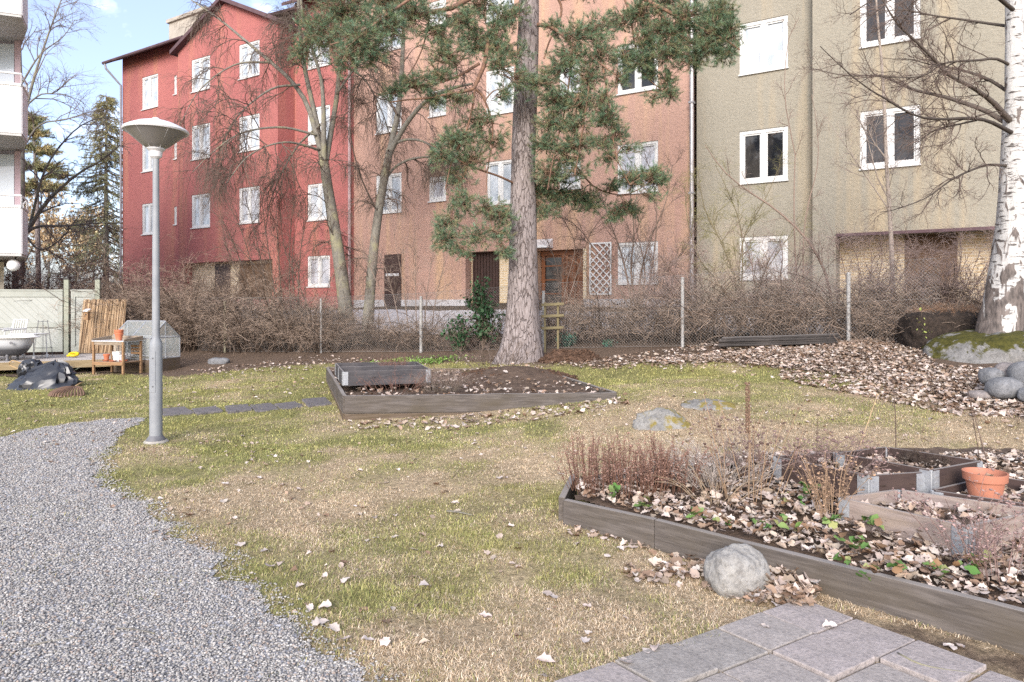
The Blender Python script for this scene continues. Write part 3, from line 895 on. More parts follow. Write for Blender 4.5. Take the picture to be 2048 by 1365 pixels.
def tone(x, y):
    """(green 0..1, soil 0..1, moss 0..1): what grows where"""
    n = fbm(x, y, .55, 5, 4); n2 = fbm(x, y, 2.6, 15, 3)
    left = 1 / (1 + np.exp(-((-x * .45 + (y - 6.6) * .55 - .75) / .5)))     # greener towards the left and the back
    back = np.exp(-((y - 10.6) / 1.5) ** 2) * (x > 0) * .55
    midm = np.exp(-(((x - .1) / .9) ** 2 + ((y - 5.0) / .8) ** 2)) * .35
    green = np.clip(left * .72 + back + midm + (n - .5) * 1.7 + (n2 - .5) * 1.5 + .16, 0, 1)
    ls = lawn_s(x, y) + (n2 - .5) * .8
    soil = np.clip(1 - ls / .35, 0, 1)
    moss = np.clip(back * 1.3 + (fbm(x, y, .8, 77, 3) - .55) * 2.0, 0, 1) * green
    return green, soil, moss


gr, so, mo = tone(GX.ravel(), GY.ravel())
SOILZ = np.array([G(u, v)[:2] for u, v in [(1600, 1208), (2048, 1312), (2300, 1372), (2300, 1500), (2048, 1372), (1850, 1302), (1700, 1245), (1630, 1228)]])
so = np.maximum(so, pinpoly(GX.ravel(), GY.ravel(), SOILZ) * .9)
straw = np.array([.50, .385, .25]); greenc = np.array([.26, .245, .10]); mossc = np.array([.39, .355, .10]); soilc = np.array([.16, .115, .085])
bed = fbm(GX.ravel(), GY.ravel(), 2.2, 41, 4)
c = straw * (1 - gr[:, None]) + greenc * gr[:, None]
c = c * (1 - mo[:, None] * .6) + mossc * mo[:, None] * .6
c = c * (.72 + .5 * bed[:, None])
c = c * (1 - so[:, None]) + soilc * so[:, None]
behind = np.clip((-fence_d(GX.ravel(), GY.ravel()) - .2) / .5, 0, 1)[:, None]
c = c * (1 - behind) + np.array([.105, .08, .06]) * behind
m, t, b = nt('lawn_and_soil')
a = N(t, 'ShaderNodeAttribute', attribute_name='Col')
v = coords(t)
f1 = ramp(t, noise(t, v, 26, 6, .75), [(.32, (.42,) * 3), (.5, (.95,) * 3), (.7, (1.45,) * 3)])
f2 = ramp(t, noise(t, coords(t, (1, 1, 1)), 95, 4, .8), [(.3, (.55,) * 3), (.65, (1.3,) * 3)])
col = mix(t, 1.0, a.outputs['Color'], f1, 'MULTIPLY'); col = mix(t, 1.0, col, f2, 'MULTIPLY')
t.links.new(col, b.inputs['Base Color']); b.inputs['Roughness'].default_value = .95; b.inputs['Specular IOR Level'].default_value = .1
bump(t, b, noise(t, v, 60, 6, .8), .9, .03)
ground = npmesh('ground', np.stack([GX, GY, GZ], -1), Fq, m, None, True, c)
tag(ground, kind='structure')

# gravel sheet
gxs = np.arange(-12, 0.4, .05); gys = np.arange(2.0, 9.6, .05)
X, Y = np.meshgrid(gxs, gys); Z = gz(X, Y) + .005
i, j = np.meshgrid(np.arange(len(gxs) - 1), np.arange(len(gys) - 1)); b0 = (j * len(gxs) + i)
keep = in_gravel(X[:-1, :-1] + .025, Y[:-1, :-1] + .025).ravel()
b0 = b0.ravel()[keep]; Fg = np.stack([b0, b0 + 1, b0 + len(gxs) + 1, b0 + len(gxs)], -1)
m, t, b = nt('gravel_bed')
vo = N(t, 'ShaderNodeTexVoronoi'); vo.inputs['Scale'].default_value = 75; t.links.new(coords(t), vo.inputs['Vector'])
vr = N(t, 'ShaderNodeSeparateColor'); t.links.new(vo.outputs['Color'], vr.inputs[0])
col = ramp(t, vr.outputs[0], [(.0, (.16, .16, .17)), (.35, (.36, .355, .37)), (.7, (.50, .485, .49)), (1, (.66, .65, .66))])
col = mix(t, ramp(t, vo.outputs['Distance'], [(.35, (0, 0, 0)), (.7, (.85,) * 3)]), col, (.10, .095, .09))
t.links.new(col, b.inputs['Base Color']); b.inputs['Roughness'].default_value = .9
bump(t, b, vo.outputs['Distance'], -.9, .015)
used = np.unique(Fg); remap = np.zeros(X.size, int); remap[used] = np.arange(len(used))
gp = npmesh('gravel_path', np.stack([X, Y, Z], -1).reshape(-1, 3)[used], remap[Fg], m, None, True)
tag(gp, kind='structure')

# loose stones
ico_v = []
ph = (1 + 5 ** .5) / 2
ico_v = unit(np.array([(-1, ph, 0), (1, ph, 0), (-1, -ph, 0), (1, -ph, 0), (0, -1, ph), (0, 1, ph), (0, -1, -ph), (0, 1, -ph), (ph, 0, -1), (ph, 0, 1), (-ph, 0, -1), (-ph, 0, 1)], float))
ico_f = np.array([(0, 11, 5), (0, 5, 1), (0, 1, 7), (0, 7, 10), (0, 10, 11), (1, 5, 9), (5, 11, 4), (11, 10, 2), (10, 7, 6), (7, 1, 8), (3, 9, 4), (3, 4, 2), (3, 2, 6), (3, 6, 8), (3, 8, 9), (4, 9, 5), (2, 4, 11), (6, 2, 10), (8, 6, 7), (9, 8, 1)])


def pebbles(x, y, z, size, cols):
    n = len(x)
    V = ico_v[None] * (1 + rng.normal(size=(n, 12, 1)) * .17)
    V = V * (size[:, None, None] * np.stack([rng.uniform(.8, 1.35, n), rng.uniform(.7, 1.1, n), rng.uniform(.45, .8, n)], -1)[:, None, :])
    a = rng.uniform(0, 6.28, n); ca, sa = np.cos(a), np.sin(a)
    tl = rng.normal(size=n) * .35
    Vx = V[..., 0] * ca[:, None] - V[..., 1] * sa[:, None]; Vy = V[..., 0] * sa[:, None] + V[..., 1] * ca[:, None]
    Vz = V[..., 2] + Vx * tl[:, None] * .5
    V = np.stack([Vx + x[:, None], Vy + y[:, None], Vz + z[:, None]], -1)
    Fc = (ico_f[None] + (np.arange(n) * 12)[:, None, None]).reshape(-1, 3)
    return V.reshape(-1, 3), Fc, np.repeat(cols, 12, 0)


def in_view(x, y, marg=.15):
    u = 1024 + x / np.maximum(y, .1) * F
    return (u > -60 - marg * 200) & (u < 2110 + marg * 200) & (y > 2.45)


xs = rng.uniform(-6.5, .3, 330000); ys = 2.4 + 6.9 * rng.random(330000) ** 1.25
k = in_gravel(xs, ys, .10) & in_view(xs, ys)
xs, ys = xs[k], ys[k]
k = rng.random(len(xs)) < np.clip(1.15 - (ys - 2.6) * .13, .35, 1)
xs, ys = xs[k][:95000], ys[k][:95000]
# a few stones strayed into the grass
sx = rng.uniform(-5, .3, 60000); sy = rng.uniform(2.5, 7, 60000)
k = ~in_gravel(sx, sy, .05) & in_gravel(sx - .09 - rng.random(60000) * .12, sy, .05)
xs = np.concatenate([xs, sx[k][:1500]]); ys = np.concatenate([ys, sy[k][:1500]])
sz = rng.uniform(.0036, .0076, len(xs)) * (1 + (ys - 3).clip(0, 4) * .06)
gcol = rng.choice(5, len(xs), p=[.31, .27, .17, .16, .09])
pal = np.array([(.345, .327, .307), (.27, .254, .24), (.42, .402, .378), (.175, .167, .16), (.31, .255, .22)])
cc = pal[gcol] * rng.uniform(.85, 1.15, (len(xs), 1))
V, Fc, cc = pebbles(xs, ys, gz(xs, ys) + .006 + rng.random(len(xs)) * .005, sz, cc)
tag(npmesh('gravel', V, Fc, M['gravel'], None, False, cc), 'loose pale grey gravel covering the curved path', None, None, 'stuff')

# pale path at the foot of the houses
pts = []
for u in np.linspace(480, 2300, 60):
    s = fs(u)[0]
    for o_ in (.9, 1.6, 2.5, 3.3): pts.append(fx(s, o_, 0))
pts = np.array(pts); pts[:, 2] = gz(pts[:, 0], pts[:, 1]) + .03
i, j = np.meshgrid(np.arange(59), np.arange(3), indexing='ij'); b0 = (i * 4 + j).ravel()
tag(npmesh('footpath', pts, np.stack([b0, b0 + 4, b0 + 5, b0 + 1], -1), M['path'], None, True), kind='structure')
# ================================================================= GRASS
NB = np.array([G(u, v)[:2] for u, v in [(1128, 1048), (2048, 1312), (2600, 1470), (2600, 900), (2048, 905), (1800, 905), (1560, 940), (1130, 985)]])   # near bed footprint
FBc = [P(690, 792, 8.71), P(1232, 785, 9.05), P(1085, 740, 12.1), P(655, 735, 12.6)]
FBp = np.array([p[:2] for p in FBc])
SLABZ = np.array([G(u, v)[:2] for u, v in [(1150, 1365), (1440, 1283), (1565, 1228), (1650, 1226), (2048, 1325), (2048, 1420), (1100, 1420)]])


def blades(x, y, ln, wd, lean, cols, two=False):
    n = len(x); z = gz(x, y) - .003
    a = rng.uniform(0, 6.28, n); d = np.stack([np.cos(a), np.sin(a), np.zeros(n)], -1)
    s = np.stack([-d[:, 1], d[:, 0], np.zeros(n)], -1)
    th = lean[:, None]
    up = np.array([0, 0, 1.])
    base = np.stack([x, y, z], -1)
    mid = base + (d * np.sin(th * .7) + up * np.cos(th * .7)) * (ln * .55)[:, None]
    tip = mid + (d * np.sin(th * 1.25) + up * np.cos(th * 1.25).clip(-.1, 1)) * (ln * .45)[:, None]
    w = (s * wd[:, None]) * .5
    V = np.stack([base - w, base + w, mid + w * .8, mid - w * .8, tip], 1).reshape(-1, 3)
    o = (np.arange(n) * 5)[:, None]
    return V, [o + np.array([[0, 1, 2, 3]]), o + np.array([[3, 2, 4]])], np.repeat(cols, 5, 0)


def lawn_zone(n, y0, y1, dens_pow, ln, wd, seed):
    r = rng
    y = y0 + (y1 - y0) * r.random(n) ** dens_pow
    u = r.uniform(-60, 2110, n); x = (u - 1024) / F * y
    k = (lawn_s(x, y) + (fbm(x, y, 3, 8, 2) - .5) * .6 > .0)
    k &= ~in_gravel(x, y, .05) | (r.random(n) < np.where(fbm(x, y, 2.2, 123, 3) > .575, .12, .006))
    k &= ~pinpoly(x, y, NB) & ~pinpoly(x, y, FBp) & ~pinpoly(x, y, SLABZ) & (~pinpoly(x, y, SOILZ) | (r.random(n) < .06))
    g, s, mo_ = tone(x, y)
    bare = fbm(x, y, 3.2, 91, 3) + (fbm(x, y, 13, 37, 2) - .5) * .55
    k &= r.random(n) < np.clip(1.4 - s - np.clip(bare - .5, 0, 1) * 4, .08, 1)
    x, y, g, mo_ = x[k], y[k], g[k], mo_[k]; n = len(x)
    isg = r.random(n) < np.clip(g * 1.15 - .05, .04, .97)
    dead = np.array([(.64, .50, .34), (.57, .43, .285), (.72, .60, .45), (.36, .25, .15)])[r.integers(0, 4, n)]
    live = np.array([(.25, .255, .09), (.33, .31, .12), (.18, .205, .07), (.42, .375, .16)])[r.integers(0, 4, n)]
    c = np.where(isg[:, None], live, dead) * r.uniform(.75, 1.25, (n, 1))
    c = c * (1 - mo_[:, None] * .5) + np.array([.37, .33, .09]) * mo_[:, None] * .5
    c = c * (.62 + .76 * fbm(x, y, 7, 71, 3))[:, None]
    L = ln * r.uniform(.5, 1.4, n) * np.where(isg, 1, .95); W_ = wd * r.uniform(.6, 1.4, n)
    lean = np.where(isg, r.uniform(.4, 1.35, n), r.uniform(1.0, 1.65, n))
    return blades(x, y, L, W_, lean, c)


Vs, F4, F3, Cs, n0 = [], [], [], [], 0
for args in ((190000, 2.6, 4.6, 1.05, .028, .0022), (170000, 4.4, 7.2, 1.0, .027, .003), (130000, 6.8, 10.5, .9, .028, .005), (90000, 9.8, 16.0, .8, .034, .008)):
    V, (q, tr), c_ = lawn_zone(*args, 0)
    Vs.append(V); F4.append(q + n0); F3.append(tr + n0); Cs.append(c_); n0 += len(V)
tag(npmesh('grass', np.concatenate(Vs), [np.concatenate(F4), np.concatenate(F3)], M['grass'], None, False, np.concatenate(Cs)), 'short matted lawn grass, straw coloured near and greener farther off', None, None, 'stuff')

# ================================================================= FALLEN LEAVES
lp = [(0, -.5, 0)] + [(.17, -.36, .0), (.33, -.2, .02), (.30, -.02, .0), (.39, .12, .03), (.24, .26, .01), (.16, .38, .02), (0, .5, 0)]
lp = np.array(lp + [(-x, y, z) for x, y, z in lp[-2:0:-1]] + [(0, -.25, -.03), (0, .0, -.04), (0, .25, -.03)], float)
lf = np.array([(14, 0, 1), (14, 1, 2), (14, 2, 15), (2, 3, 15), (3, 4, 15), (15, 4, 16), (4, 5, 16), (5, 6, 16), (6, 7, 16), (7, 8, 16), (8, 9, 16), (9, 10, 16), (10, 15, 16), (10, 11, 15), (11, 12, 15), (12, 14, 15), (12, 13, 14), (13, 0, 14)])
NL = 17
LEAFC = np.array([(.47, .385, .335), (.40, .315, .265), (.54, .465, .415), (.30, .21, .15), (.36, .265, .20), (.21, .135, .09), (.46, .375, .33), (.50, .40, .33), (.25, .165, .115), (.50, .435, .375), (.40, .33, .265), (.33, .255, .19)])


def leaves(x, y, z, size, flat=.35, pal=LEAFC, curl=.5):
    n = len(x)
    cu = rng.normal(size=n) * curl + .35; cv = rng.normal(size=n) * curl
    V = np.broadcast_to(lp, (n, NL, 3)).copy()
    V[:, :, :2] *= 1 + rng.normal(size=(n, NL, 1)) * .10
    V[:, :, 2] += cu[:, None] * V[:, :, 0] ** 2 * 1.8 + cv[:, None] * V[:, :, 1] ** 2 * .9 + rng.normal(size=(n, NL)) * .045
    V *= size[:, None, None]
    V[:, :, 0] *= rng.uniform(.75, 1.15, n)[:, None]
    a, bt, g_ = rng.uniform(0, 6.28, n), rng.normal(size=n) * flat, rng.normal(size=n) * flat

    def rot(V, t_, i, j):
        c_, s_ = np.cos(t_)[:, None], np.sin(t_)[:, None]; A = V[..., i] * c_ - V[..., j] * s_; B = V[..., i] * s_ + V[..., j] * c_
        V = V.copy(); V[..., i] = A; V[..., j] = B; return V
    V = rot(rot(rot(V, bt, 0, 2), g_, 1, 2), a, 0, 1)
    V += np.stack([x, y, z], -1)[:, None, :]
    c_ = pal[rng.integers(0, len(pal), n)] * rng.uniform(.75, 1.2, (n, 1))
    return V.reshape(-1, 3), (lf[None] + (np.arange(n) * NL)[:, None, None]).reshape(-1, 3), np.repeat(c_, NL, 0)


LX, LY, LZ, LS = [], [], [], []


def scatter(n, fn, size, lift=.012, z=None):
    """fn() -> x,y candidates"""
    x, y = fn(n)
    LX.append(x); LY.append(y); LZ.append((gz(x, y) if z is None else z(x, y)) + lift * rng.random(len(x)) + .008); LS.append(rng.uniform(size * .5, size * 1.4, len(x)))


def polyfn(poly, dens=None):
    poly = np.array(poly); lo, hi = poly.min(0), poly.max(0)

    def f(n):
        x = rng.uniform(lo[0], hi[0], n * 4); y = rng.uniform(lo[1], hi[1], n * 4)
        k = pinpoly(x, y, poly)
        if dens is not None: k &= rng.random(len(x)) < dens(x, y)
        return x[k][:n], y[k][:n]
    return f


def pix(L): return [tuple(G(u, v)[:2]) for u, v in L]


bank = pix([(1170, 735), (1280, 722), (1430, 712), (1600, 700), (1720, 680), (1850, 690), (1870, 735), (1990, 745), (1960, 800), (1860, 790), (1700, 756), (1560, 738), (1430, 726), (1300, 728)])
scatter(8500, polyfn(bank), .058, .045)
scatter(1500, polyfn(pix([(1100, 728), (1400, 690), (1700, 668), (1860, 676), (1860, 700), (1500, 720), (1200, 742)])), .075, .03)
scatter(1100, polyfn(pix([(1560, 745), (1720, 760), (1960, 800), (2048, 800), (2048, 840), (1900, 832), (1700, 790), (1560, 760)]), lambda x, y: .7), .07, .02)
scatter(700, polyfn(pix([(380, 742), (640, 712), (1000, 712), (1190, 722), (1190, 742), (860, 732), (640, 740), (400, 756)])), .06, .02)
scatter(260, polyfn(pix([(690, 846), (1235, 800), (1250, 790), (1260, 812), (900, 862), (700, 860)])), .075, .02)       # along the far bed
scatter(420, polyfn(pix([(1370, 1085), (1450, 1110), (1640, 1200), (1620, 1225), (1500, 1215), (1400, 1180), (1260, 1165), (1250, 1140), (1380, 1130)]), lambda x, y: fbm(x, y, 6, 3, 2) * 1.2 - .1), .068, .03)
scatter(230, polyfn(pix([(1540, 1110), (1640, 1195), (1600, 1222), (1530, 1200)])), .07, .07)
scatter(120, polyfn(pix([(1140, 1048), (1420, 1105), (1440, 1150), (1300, 1110), (1130, 1070)])), .05, .01)
edge = pix([(1300, 724), (1430, 722), (1560, 736), (1700, 752), (1880, 785), (2048, 812), (2048, 880), (1850, 840), (1650, 790), (1450, 752), (1300, 745)])
scatter(520, polyfn(edge, lambda x, y: np.clip(1 - lawn_s(x, y) / 1.5, .04, 1) ** 2), .06, .01)
scatter(260, polyfn([(p_[0], p_[1]) for p_ in GRAV[2:-2]]), .035, .012)
# sprinkled over the lawn
lawn_all = pix([(200, 935), (330, 870), (690, 850), (1230, 810), (1500, 770), (2048, 850), (2048, 890), (1560, 900), (1120, 985), (1120, 1060), (1400, 1200), (1160, 1360), (720, 1360), (420, 1110)])
scatter(420, polyfn(lawn_all, lambda x, y: np.clip(fbm(x, y, 1.2, 61, 3) * 2.2 - .65, .03, 1)), .045, .004)
scatter(160, polyfn(pix([(20, 870), (300, 830), (650, 790), (640, 750), (200, 760), (0, 790)])), .06, .004)
# far bed surface
FZ = .27


def fbz(x, y): return FZ + .03 * fbm(x, y, 3, 4) + np.exp(-(((x - .05) / .75) ** 2 + ((y - 11.3) / .75) ** 2)) * .2


scatter(750, polyfn(FBp, lambda x, y: np.where(np.hypot(x - .05, (y - 11.3)) < .95, .12, .75)), .068, .02, fbz)
# near bed surface


NBZ = lambda x, y: .15 + .085 * np.clip(np.asarray(y) - 3.5, 0, 1.6) * np.clip((np.asarray(x) - .6) / 1.4, .25, 1) + .03 * fbm(x, y, 4, 14)
scatter(7600, polyfn([(.44, 4.62), (2.2, 3.0), (3.3, 2.2), (4.3, 3.4), (4.0, 5.4), (2.6, 5.3), (1.4, 5.5), (.5, 4.95)], lambda x, y: np.clip(.35 + fbm(x, y, 3, 2, 2), 0, 1)), .052, .035, NBZ)
V, Fc, c_ = leaves(*[np.concatenate(q) for q in (LX, LY, LZ, LS)], .28, LEAFC, .4)
tag(npmesh('leaf_litter', V, Fc, M['leaf'], None, True, c_), 'pale dry fallen leaves drifted over the bank, beds and lawn', None, None, 'stuff')

# separate leaves lying in the open near the viewer
spots = [(1095, 1195), (1108, 1203), (970, 1242), (668, 1268), (735, 1290), (770, 1295), (620, 1227), (600, 1180), (565, 975), (595, 983), (1295, 1310), (1310, 1306), (1250, 1335), (1300, 1160), (1330, 1152), (1275, 1170),
         (880, 1100), (560, 1135), (530, 1110), (480, 1095), (410, 1105), (790, 1080), (1000, 960), (1050, 900), (860, 870), (950, 890), (540, 1140), (650, 1225), (690, 1285), (640, 1255), (1240, 1105), (1215, 1120),
         (1900, 1302), (1920, 1300), (1660, 1265), (1530, 1262), (1180, 1060), (720, 945), (500, 925), (460, 912), (400, 940), (450, 972), (515, 960), (910, 1010), (1020, 1060), (690, 1170), (850, 1180), (1170, 1290), (1090, 1330)]
for k, (u, v_) in enumerate(spots):
    p = G(u, v_); n1 = np.zeros(1)
    V, Fc, c_ = leaves(n1, n1, n1, np.array([rng.uniform(.05, .08)]), .12, LEAFC[[0, 2, 2, 6]], .3)
    V[:, 2] -= V[:, 2].min()
    o = npmesh('fallen_leaf', V, Fc, M['leaf'], None, True, c_); o.location = (p[0], p[1], p[2] + .012)
    tag(o, 'pale curled dry leaf lying alone on the open lawn or paving', 'leaf', 'single dry leaves on the lawn')

# ================================================================= WOODY PLANTS
TW1 = np.array([.135, .105, .085]); TW2 = np.array([.22, .165, .135]); TW3 = np.array([.30, .235, .20])


def tubecol(gens, sides=(6, 4, 3, 3, 3), base=TW1, tip=TW2, var=.25):
    parts, cols = [], []
    for g, (Pn, R) in enumerate(gens):
        sd = sides[min(g, len(sides) - 1)]
        parts.append(tubes(Pn, R, sd))
        f = g / max(1, len(gens) - 1)
        c_ = (base * (1 - f) + tip * f)[None] * rng.uniform(1 - var, 1 + var, (len(Pn), 1))
        cols.append(np.repeat(c_, Pn.shape[1] * sd, 0))
    V, Fs = join(parts)
    return V, Fs, np.concatenate(cols)


def limb(path, Y, r0, r1, n=14, dy=0.):
    """pixel path [(u,v)] or (u,v,Y) -> polyline + radii"""
    pts = [P(q[0], q[1], q[2] if len(q) > 2 else Y + dy * i / max(1, len(path) - 1)) for i, q in enumerate(path)]
    p = resample(pts, n); return p, np.linspace(r0, r1, n)


def tree(name, label, cat, base, trunkpaths, n, gens_fn, bark, twigname='crown', sides=9, group=None, base_c=TW1 * .75, tip_c=TW2 * .62):
    t_ = thing(name, label, cat, tuple(base), group=group)
    Pn = np.stack([resample(p, n) for p, r in trunkpaths]); R = np.stack([np.interp(np.linspace(0, 1, n), np.linspace(0, 1, len(r)), r) for p, r in trunkpaths])
    big = [i for i in range(len(R)) if R[i].max() > .035]
    V, Q = tubes(Pn[big], R[big], sides)
    npmesh('trunk', V, Q, bark, t_, True, None, base)
    gens = gens_fn(Pn, R)
    small = [i for i in range(len(R)) if i not in big]
    if small: gens = [(Pn[small], R[small])] + gens
    V, Fs, c_ = tubecol(gens, (5, 4, 3, 3), base_c, tip_c)
    npmesh(twigname, V, Fs, M['twig'], t_, False, c_, base)
    return t_


def weep(k1, k2, k3, L1, L2, L3, droop=(.5, .9, 1.1), t0=.35):
    def f(Pn, R):
        g1 = spawn(Pn, R, k1, t0, 1, 1.0, L1, .016, 9, droop[0], .16, .5, .3)
        g2 = spawn(*g1, k2, .15, 1, .75, L2, .0085, 7, droop[1], .2, .5, .4)
        g3 = spawn(*g2, k3, .15, 1, .7, L3, .0058, 6, droop[2], .22, .5, .5)
        return [g1, g2, g3]
    return f


# --- the two mottled grey trees behind the fence
YA = 18.6
bA = P(695, 700, YA); bA[2] = gz1(bA[0], bA[1])
pa = lambda L: [P(u, v, YA + d) for u, v, d in L]
tpA = [(pa([(697, 705, 0), (690, 610, 0), (674, 490, 0), (657, 385, 0), (645, 305, 0)]), [.25, .19, .165, .145, .12]),
       (pa([(650, 345, 0), (636, 280, .1), (615, 211, .2), (585, 165, .3), (550, 132, .5), (492, 83, .8), (440, 40, 1.2), (382, 0, 1.6)]), [.09, .08, .065, .055, .045, .036, .026, .015]),
       (pa([(648, 330, .1), (632, 240, .2), (610, 140, .3), (600, 60, .4), (594, -60, .5)]), [.085, .07, .06, .05, .035]),
       (pa([(648, 320, -.1), (645, 180, -.3), (628, 110, -.5), (606, 40, -.8), (600, -40, -1)]), [.08, .062, .045, .035, .02]),
       (pa([(652, 320, 0), (672, 205, .3), (680, 125, .5), (690, 30, .7), (700, -60, .8)]), [.085, .068, .055, .04, .025]),
       (pa([(672, 190, .3), (700, 150, 0), (727, 112, -.3), (760, 60, -.6)]), [.036, .03, .022, .012]),
       (pa([(632, 270, 0), (560, 255, -.5), (480, 268, -1), (420, 310, -1.4), (385, 345, -1.6)]), [.036, .03, .022, .015, .008]),
       (pa([(640, 300, 0), (570, 285, -.9), (500, 310, -1.5), (450, 370, -2)]), [.036, .025, .016, .008]),
       (pa([(600, 170, .2), (540, 180, -.3), (470, 240, -.8), (430, 330, -1)]), [.036, .024, .016, .008]),
       (pa([(540, 125, .5), (470, 130, .2), (400, 180, -.2), (360, 250, -.4)]), [.036, .022, .014, .008]),
       (pa([(640, 250, 0), (590, 300, .6), (545, 390, .9), (530, 470, 1)]), [.036, .024, .015, .008]),
       (pa([(680, 130, .5), (730, 160, .9), (770, 240, 1.2), (790, 320, 1.4)]), [.036, .022, .014, .008])]
tree('bare_tree', 'slender grey mottled tree forking high, its leafless twigs weeping across the red house', 'tree', bA, tpA, 18, weep(14, 10, 6, 1.6, .9, .5, (.35, .55, .65)), M['alder'])
YB = 18.3
bB = P(738, 690, YB); bB[2] = gz1(bB[0], bB[1])
pa = lambda L: [P(u, v, YB + d) for u, v, d in L]
tpB = [(pa([(732, 700, 0), (742, 560, 0), (752, 460, 0), (768, 360, 0), (780, 300, 0)]), [.17, .14, .125, .11, .10]),
       (pa([(778, 310, 0), (793, 240, .1), (800, 190, .2), (806, 90, .3), (808, -60, .3)]), [.085, .07, .06, .045, .03]),
       (pa([(780, 305, 0), (815, 245, -.2), (855, 200, -.4), (900, 178, -.7), (945, 168, -1)]), [.08, .065, .055, .045, .03]),
       (pa([(785, 290, 0), (812, 280, -.2), (845, 283, -.4), (878, 305, -.6), (905, 345, -.7)]), [.036, .033, .026, .02, .012]),
       (pa([(768, 365, 0), (790, 335, .1), (825, 318, .2), (870, 315, .3), (915, 325, .4)]), [.036, .034, .03, .025, .015]),
       (pa([(757, 430, 0), (720, 350, .3), (700, 260, .5), (705, 180, .6)]), [.03, .022, .016, .008]),
       (pa([(795, 230, 0), (760, 170, .4), (730, 150, .6), (705, 200, .8)]), [.03, .022, .015, .008])]
tree('bare_tree', 'leaning grey mottled tree with arching branches, rooted beside a thicker trunk near the downpipe', 'tree', bB, tpB, 18, weep(14, 9, 6, 1.2, .75, .45, (.35, .5, .6)), M['alder'])

# --- birch on the boulder
YC = 10.3
bC = P(2008, 656, YC); bC[2] = .98
pc = lambda L: [P(u, v, YC + d) for u, v, d in L]
tpC = [(pc([(1996, 690, 0), (2001, 660, 0), (2006, 635, 0), (2012, 600, 0), (2017, 550, 0), (2024, 470, 0), (2029, 380, 0), (2030, 280, 0), (2031, 180, 0), (2029, 60, 0), (2027, -60, 0), (2030, -260, 0), (2035, -480, .2)]), [.36, .30, .25, .215, .185, .152, .135, .128, .122, .118, .112, .09, .05]),
       (pc([(2030, 250, 0), (2014, 237, -.1), (1985, 204, -.3), (1939, 172, -.5), (1900, 153, -.6), (1876, 127, -.7), (1833, 84, -.8), (1795, 49, -.9), (1765, 0, -1)]), [.05, .042, .034, .028, .026, .022, .018, .013, .008]),
       (pc([(2028, 255, .1), (1971, 222, .3), (1932, 208, .4), (1886, 193, .6), (1830, 181, .8), (1791, 164, .9), (1756, 151, 1), (1693, 152, 1.1), (1625, 138, 1.2)]), [.042, .038, .033, .026, .022, .017, .013, .009, .006]),
       (pc([(2022, 265, -.1), (1978, 243, -.5), (1939, 237, -.8), (1886, 239, -1.1), (1837, 234, -1.4), (1798, 215, -1.6), (1774, 200, -1.8), (1728, 172, -2), (1686, 137, -2.1), (1640, 93, -2.2)]), [.034, .03, .026, .022, .018, .015, .012, .010, .007, .005]),
       (pc([(2022, 188, .1), (1978, 160, .3), (1935, 144, .5), (1886, 132, .7), (1850, 110, .8), (1830, 80, .9)]), [.026, .024, .02, .016, .012, .007]),
       (pc([(2022, 132, 0), (1992, 118, -.2), (1957, 121, -.4), (1918, 123, -.6), (1883, 128, -.7), (1851, 151, -.8), (1798, 156, -.9), (1750, 150, -1)]), [.024, .022, .018, .015, .012, .010, .008, .005]),
       (pc([(2024, 54, .1), (1967, 46, .4), (1921, 39, .6), (1869, 32, .8), (1800, 20, 1), (1750, 30, 1.1)]), [.024, .02, .017, .013, .009, .005]),
       (pc([(2020, 333, 0), (1978, 330, -.3), (1942, 341, -.5), (1900, 362, -.8), (1851, 397, -1), (1788, 420, -1.2), (1760, 425, -1.3)]), [.022, .019, .016, .013, .01, .007, .005]),
       (pc([(1953, 241, -.6), (1893, 255, -.8), (1865, 264, -.9), (1833, 288, -1)]), [.014, .011, .008, .005]),
       (pc([(2026, 20, -.2), (1960, -30, -.8), (1880, -50, -1.4), (1780, -20, -1.9), (1700, 30, -2.2)]), [.03, .024, .018, .012, .006]),
       (pc([(2040, 100, 0), (2080, 60, .2), (2140, 30, .4), (2200, 50, .6)]), [.04, .03, .02, .01]),
       (pc([(2028, -100, 0), (1960, -180, .5), (1880, -200, .9), (1800, -160, 1.3)]), [.04, .03, .02, .01])]


def birchg(Pn, R):
    L, Rr = Pn[1:], R[1:]
    g1 = spawn(L, Rr, 15, .2, 1, .75, .85, .009, 8, .0, .2, .5, .35)
    g2 = spawn(*g1, 7, .2, 1, .75, .36, .0044, 6, .05, .25, .5, .45)
    g3 = spawn(*g2, 5, .2, 1, .75, .18, .003, 4, .05, .25, .5, .6)
    return [(L, Rr), g1, g2, g3]


t_ = thing('birch_tree', 'white barked birch with black fissured foot growing on the mossy boulder', 'tree', tuple(bC))
p0, r0 = tpC[0]
tp = resample(p0, 48); tr = np.interp(np.linspace(0, 1, 48), np.linspace(0, 1, len(r0)), r0)
tr = tr * .93
V, Q = tubes(tp[None], tr[None], 20)
V = V + ((fbm(V[:, 2] * 1.2, np.arctan2(V[:, 1] - bC[1], V[:, 0] - bC[0]), 2.2, 3)[:, None] - .5) * (V - np.repeat(tp, 20, 0)) * .35)
npmesh('trunk', V, Q, M['birch'], t_, True, None, bC)
Pn = np.stack([resample(p, 16) for p, r in tpC]); R = np.stack([np.interp(np.linspace(0, 1, 16), np.linspace(0, 1, len(r)), r) for p, r in tpC])
V, Fs, c_ = tubecol(birchg(Pn, R), (6, 4, 3, 3), np.array([.085, .07, .06]), np.array([.17, .125, .105]))
npmesh('crown', V, Fs, M['twig'], t_, False, c_, bC)
# scar and knots on the birch
# --- saplings in front of the olive house
HB_ = np.array([.14, .10, .085]); HT_ = np.array([.34, .26, .235])


